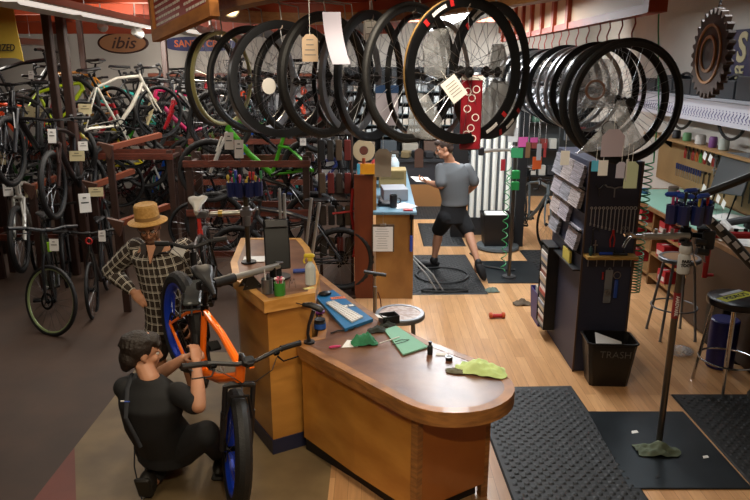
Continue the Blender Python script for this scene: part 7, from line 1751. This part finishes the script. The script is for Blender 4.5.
# apron strap, ties, logo
k = MB(); bk_ = V((0, -1, 0)); pts = [rel(shL) + V((.05, .02, .075)), rel(shL) + V((.055, -.085, .03)), rel(chs) + V((-.10, -.135, -.02)), rel(mid) + V((-.05, -.135, -.03)), rel(mid) + V((-.03, -.14, -.08))]
k.tube(pts, .012, 6, flat=.4); k.build('apron_strap', mat('strap_grey', '#22242a', .8), KM)
k = MB(); k.tube([rel(hip) + V((-.16, -.09, .05)), rel(hip) + V((-.17, -.10, -.08)), rel(hip) + V((-.155, -.11, -.2)), rel(hip) + V((-.13, -.14, -.27))], .0045, 5).build('apron_tie', mat('strap_grey', '#22242a', .8), KM)
k = MB(); k.box(rel(chs) + V((-.115, -.118, .075)), (.02, .004, .007)).build('shirt_logo', PAPER, KM); k = MB(); k.box(rel(chs) + V((-.09, -.12, .073)), (.03, .004, .005)).build('shirt_logo', mat('logo_blue', '#2a4fb0', .5), KM)
for a_, fw_, l in ((aR, V((.35, -.8, 0)), 0), (aL, V((.05, -.3, -.2)), 1)):
    k = MB(); q = rel(a_)
    if l == 0: k.ell(q + V((.03, -.06, -.045)), (.05, .12, .05)); k.box(q + V((.03, -.06, -.085)), (.085, .24, .026), bev=.01)
    else: k.ell(q + V((-.02, -.07, -.015)), (.055, .075, .08)); k.box(q + V((-.02, -.14, .0)), (.09, .03, .16), Matrix.Rotation(.35, 3, 'X'), bev=.01)
    k.build('shoe', mat('shoe_black', '#16130f', .6), KM)
k = MB(); k.torus(rel(wrR) + V((.0, -.03, -.02)), .032, circ(.005, 6), 'Z', 20).build('bracelet', STEEL, KM)

# --- man in the grey t shirt walking away
O = V((.93, 8.02, .015)); GM = thing('person', 'man in a grey t shirt and black shorts walking away while reading a white paper', 'person', O)
def pt(px, py, Y): return at(px, py, Y)
hc = pt(444, 148, 7.95); nb = pt(450, 161, 8.0); shL, shR = pt(440, 168, 7.95), pt(468, 168, 8.12); chs = pt(453, 178, 8.03); wa = pt(455, 201, 8.02); hip = pt(453, 214, 8.02)
elL = pt(441, 186, 7.86); wrL = pt(428, 182, 8.12); elR = pt(475, 184, 8.12); wrR = pt(466, 194, 8.3)
rt = V((.88, .45, 0)).normalized()
m = MB(); Pf, Mf = head(m, rel(hc), (-.93, -.05, -.38), (-.30, .02, .95), 1.0); limb(m, rel(nb), rel(hc + V((.02, 0, -.05))), .058, .054)
torso(m, [(rel(hip), .15, .11, rt), (rel(wa), .145, .105, rt), (rel(chs), .175, .115, rt), (rel(nb) + V((0, 0, -.06)), .13, .08, rt), (rel(nb), .06, .055, rt)])
limb(m, rel(shL), rel(elL), .052, .04, .1); limb(m, rel(elL), rel(wrL), .04, .027, .14); limb(m, rel(shR), rel(elR), .052, .04, .1); limb(m, rel(elR), rel(wrR), .04, .027, .14)
hand(m, rel(wrL), (-.8, .3, .15), (.1, .3, .9), 1.0, .6, 1); hand(m, rel(wrR), (-.6, .75, .1), (0, .2, .9), 1.0, .6, -1)
kL, aL = pt(439, 240, 8.1), pt(434, 259, 8.12); kR, aR = pt(467, 240, 8.0), pt(478, 263, 7.72)
kL.z = .52; aL = V((aL.x, 8.12, .12)); aR = V((aR.x, 7.70, .20)); kR.z = .54
hL, hR = hip + V((-.08, -.04, -.03)), hip + V((.08, .04, -.03))
for a, b_, c_ in ((hL, kL, aL), (hR, kR, aR)): limb(m, rel(a), rel(b_), .088, .056, .05); limb(m, rel(b_), rel(c_), .055, .034, .2)
m.ell(rel(aL) + V((-.05, .03, -.05)), (.09, .05, .035)); m.ell(rel(aR) + V((.0, .02, -.06)), (.05, .05, .07))
me = solidify_blob(m, .0075, 3); mesh_obj('body', me, SKIN2, GM); face_parts(GM, Pf, Mf, 1.0)
m = MB(); torso(m, [(rel(wa) + V((0, 0, -.05)), .178, .14, rt), (rel(wa) + V((0, 0, .03)), .172, .13, rt), (rel(chs), .21, .145, rt), (rel(nb) + V((0, 0, -.10)), .195, .115, rt), (rel(nb) + V((0, 0, -.045)), .14, .085, rt), (rel(nb) + V((0, 0, -.01)), .068, .064, rt)], 24)
limb(m, rel(shL) + V((.006, 0, -.006)), rel(shL.lerp(elL, .82)), .067, .07); limb(m, rel(shR) + V((-.006, 0, -.006)), rel(shR.lerp(elR, .82)), .067, .07)
me = solidify_blob(m, .0095, 14); mesh_obj('tshirt', me, mat('grey_cotton', '#5d6063', .85, bump=.3, scale=9), GM)
m = MB(); torso(m, [(rel(hip) + V((0, 0, -.10)), .175, .14, rt), (rel(hip) + V((0, 0, .13)), .16, .125, rt)])
limb(m, rel(hL), rel(kL) + V((0, 0, .0)), .115, .092); limb(m, rel(hR), rel(kR) + V((0, 0, .0)), .115, .092)
me = solidify_blob(m, .01, 5); mesh_obj('shorts', me, mat('shorts_black', '#15171b', .85), GM)
k = MB(); k.ell(Pf(0, -.022, .038), (.084, .098, .086), Mf, 20, 12); k.ell(Pf(0, -.06, -.02), (.07, .05, .06), Mf); k.ell(Pf(0, .05, .08), (.062, .045, .034), Mf); me = solidify_blob(k, .008, 2); mesh_obj('hair', me, mat('hair_short', '#33231a', .8), GM)
k = MB(); k.ell(rel(aL) + V((-.06, .03, -.055)), (.14, .055, .05)); k.box(rel(aL) + V((-.06, .03, -.10)), (.28, .10, .03), bev=.012); k.ell(rel(aL) + V((0, 0, 0)), (.05, .05, .06)); k.build('shoe', mat('shoe_dark', '#17171a', .6), GM)
k = MB(); Ms = Matrix.Rotation(math.radians(-35), 3, 'Z') @ Matrix.Rotation(math.radians(62), 3, 'Y'); k.ell(rel(aR) + V((.03, -.03, -.08)), (.13, .052, .05), Ms); k.ell(rel(aR), (.045, .045, .06)); k.build('shoe', mat('shoe_dark', '#17171a', .6), GM)
t = thing('paper_sheet', 'white paper held by the man in the grey t shirt', 'paper', wrL + V((-.07, .06, .02)), .4); MB().box((0, 0, 0), (.24, .15, .004), Matrix.Rotation(.25, 3, 'X') @ Matrix.Rotation(.12, 3, 'Y')).build('sheet', PAPER, t)

# ---------------------------------------------------------------- tidy up the patterns that copies were made from
def drop(o):
    for ch in kids(o): drop(ch)
    bpy.data.objects.remove(o)
for o in list(PROTO.values()) + list(HW.values()): drop(o)
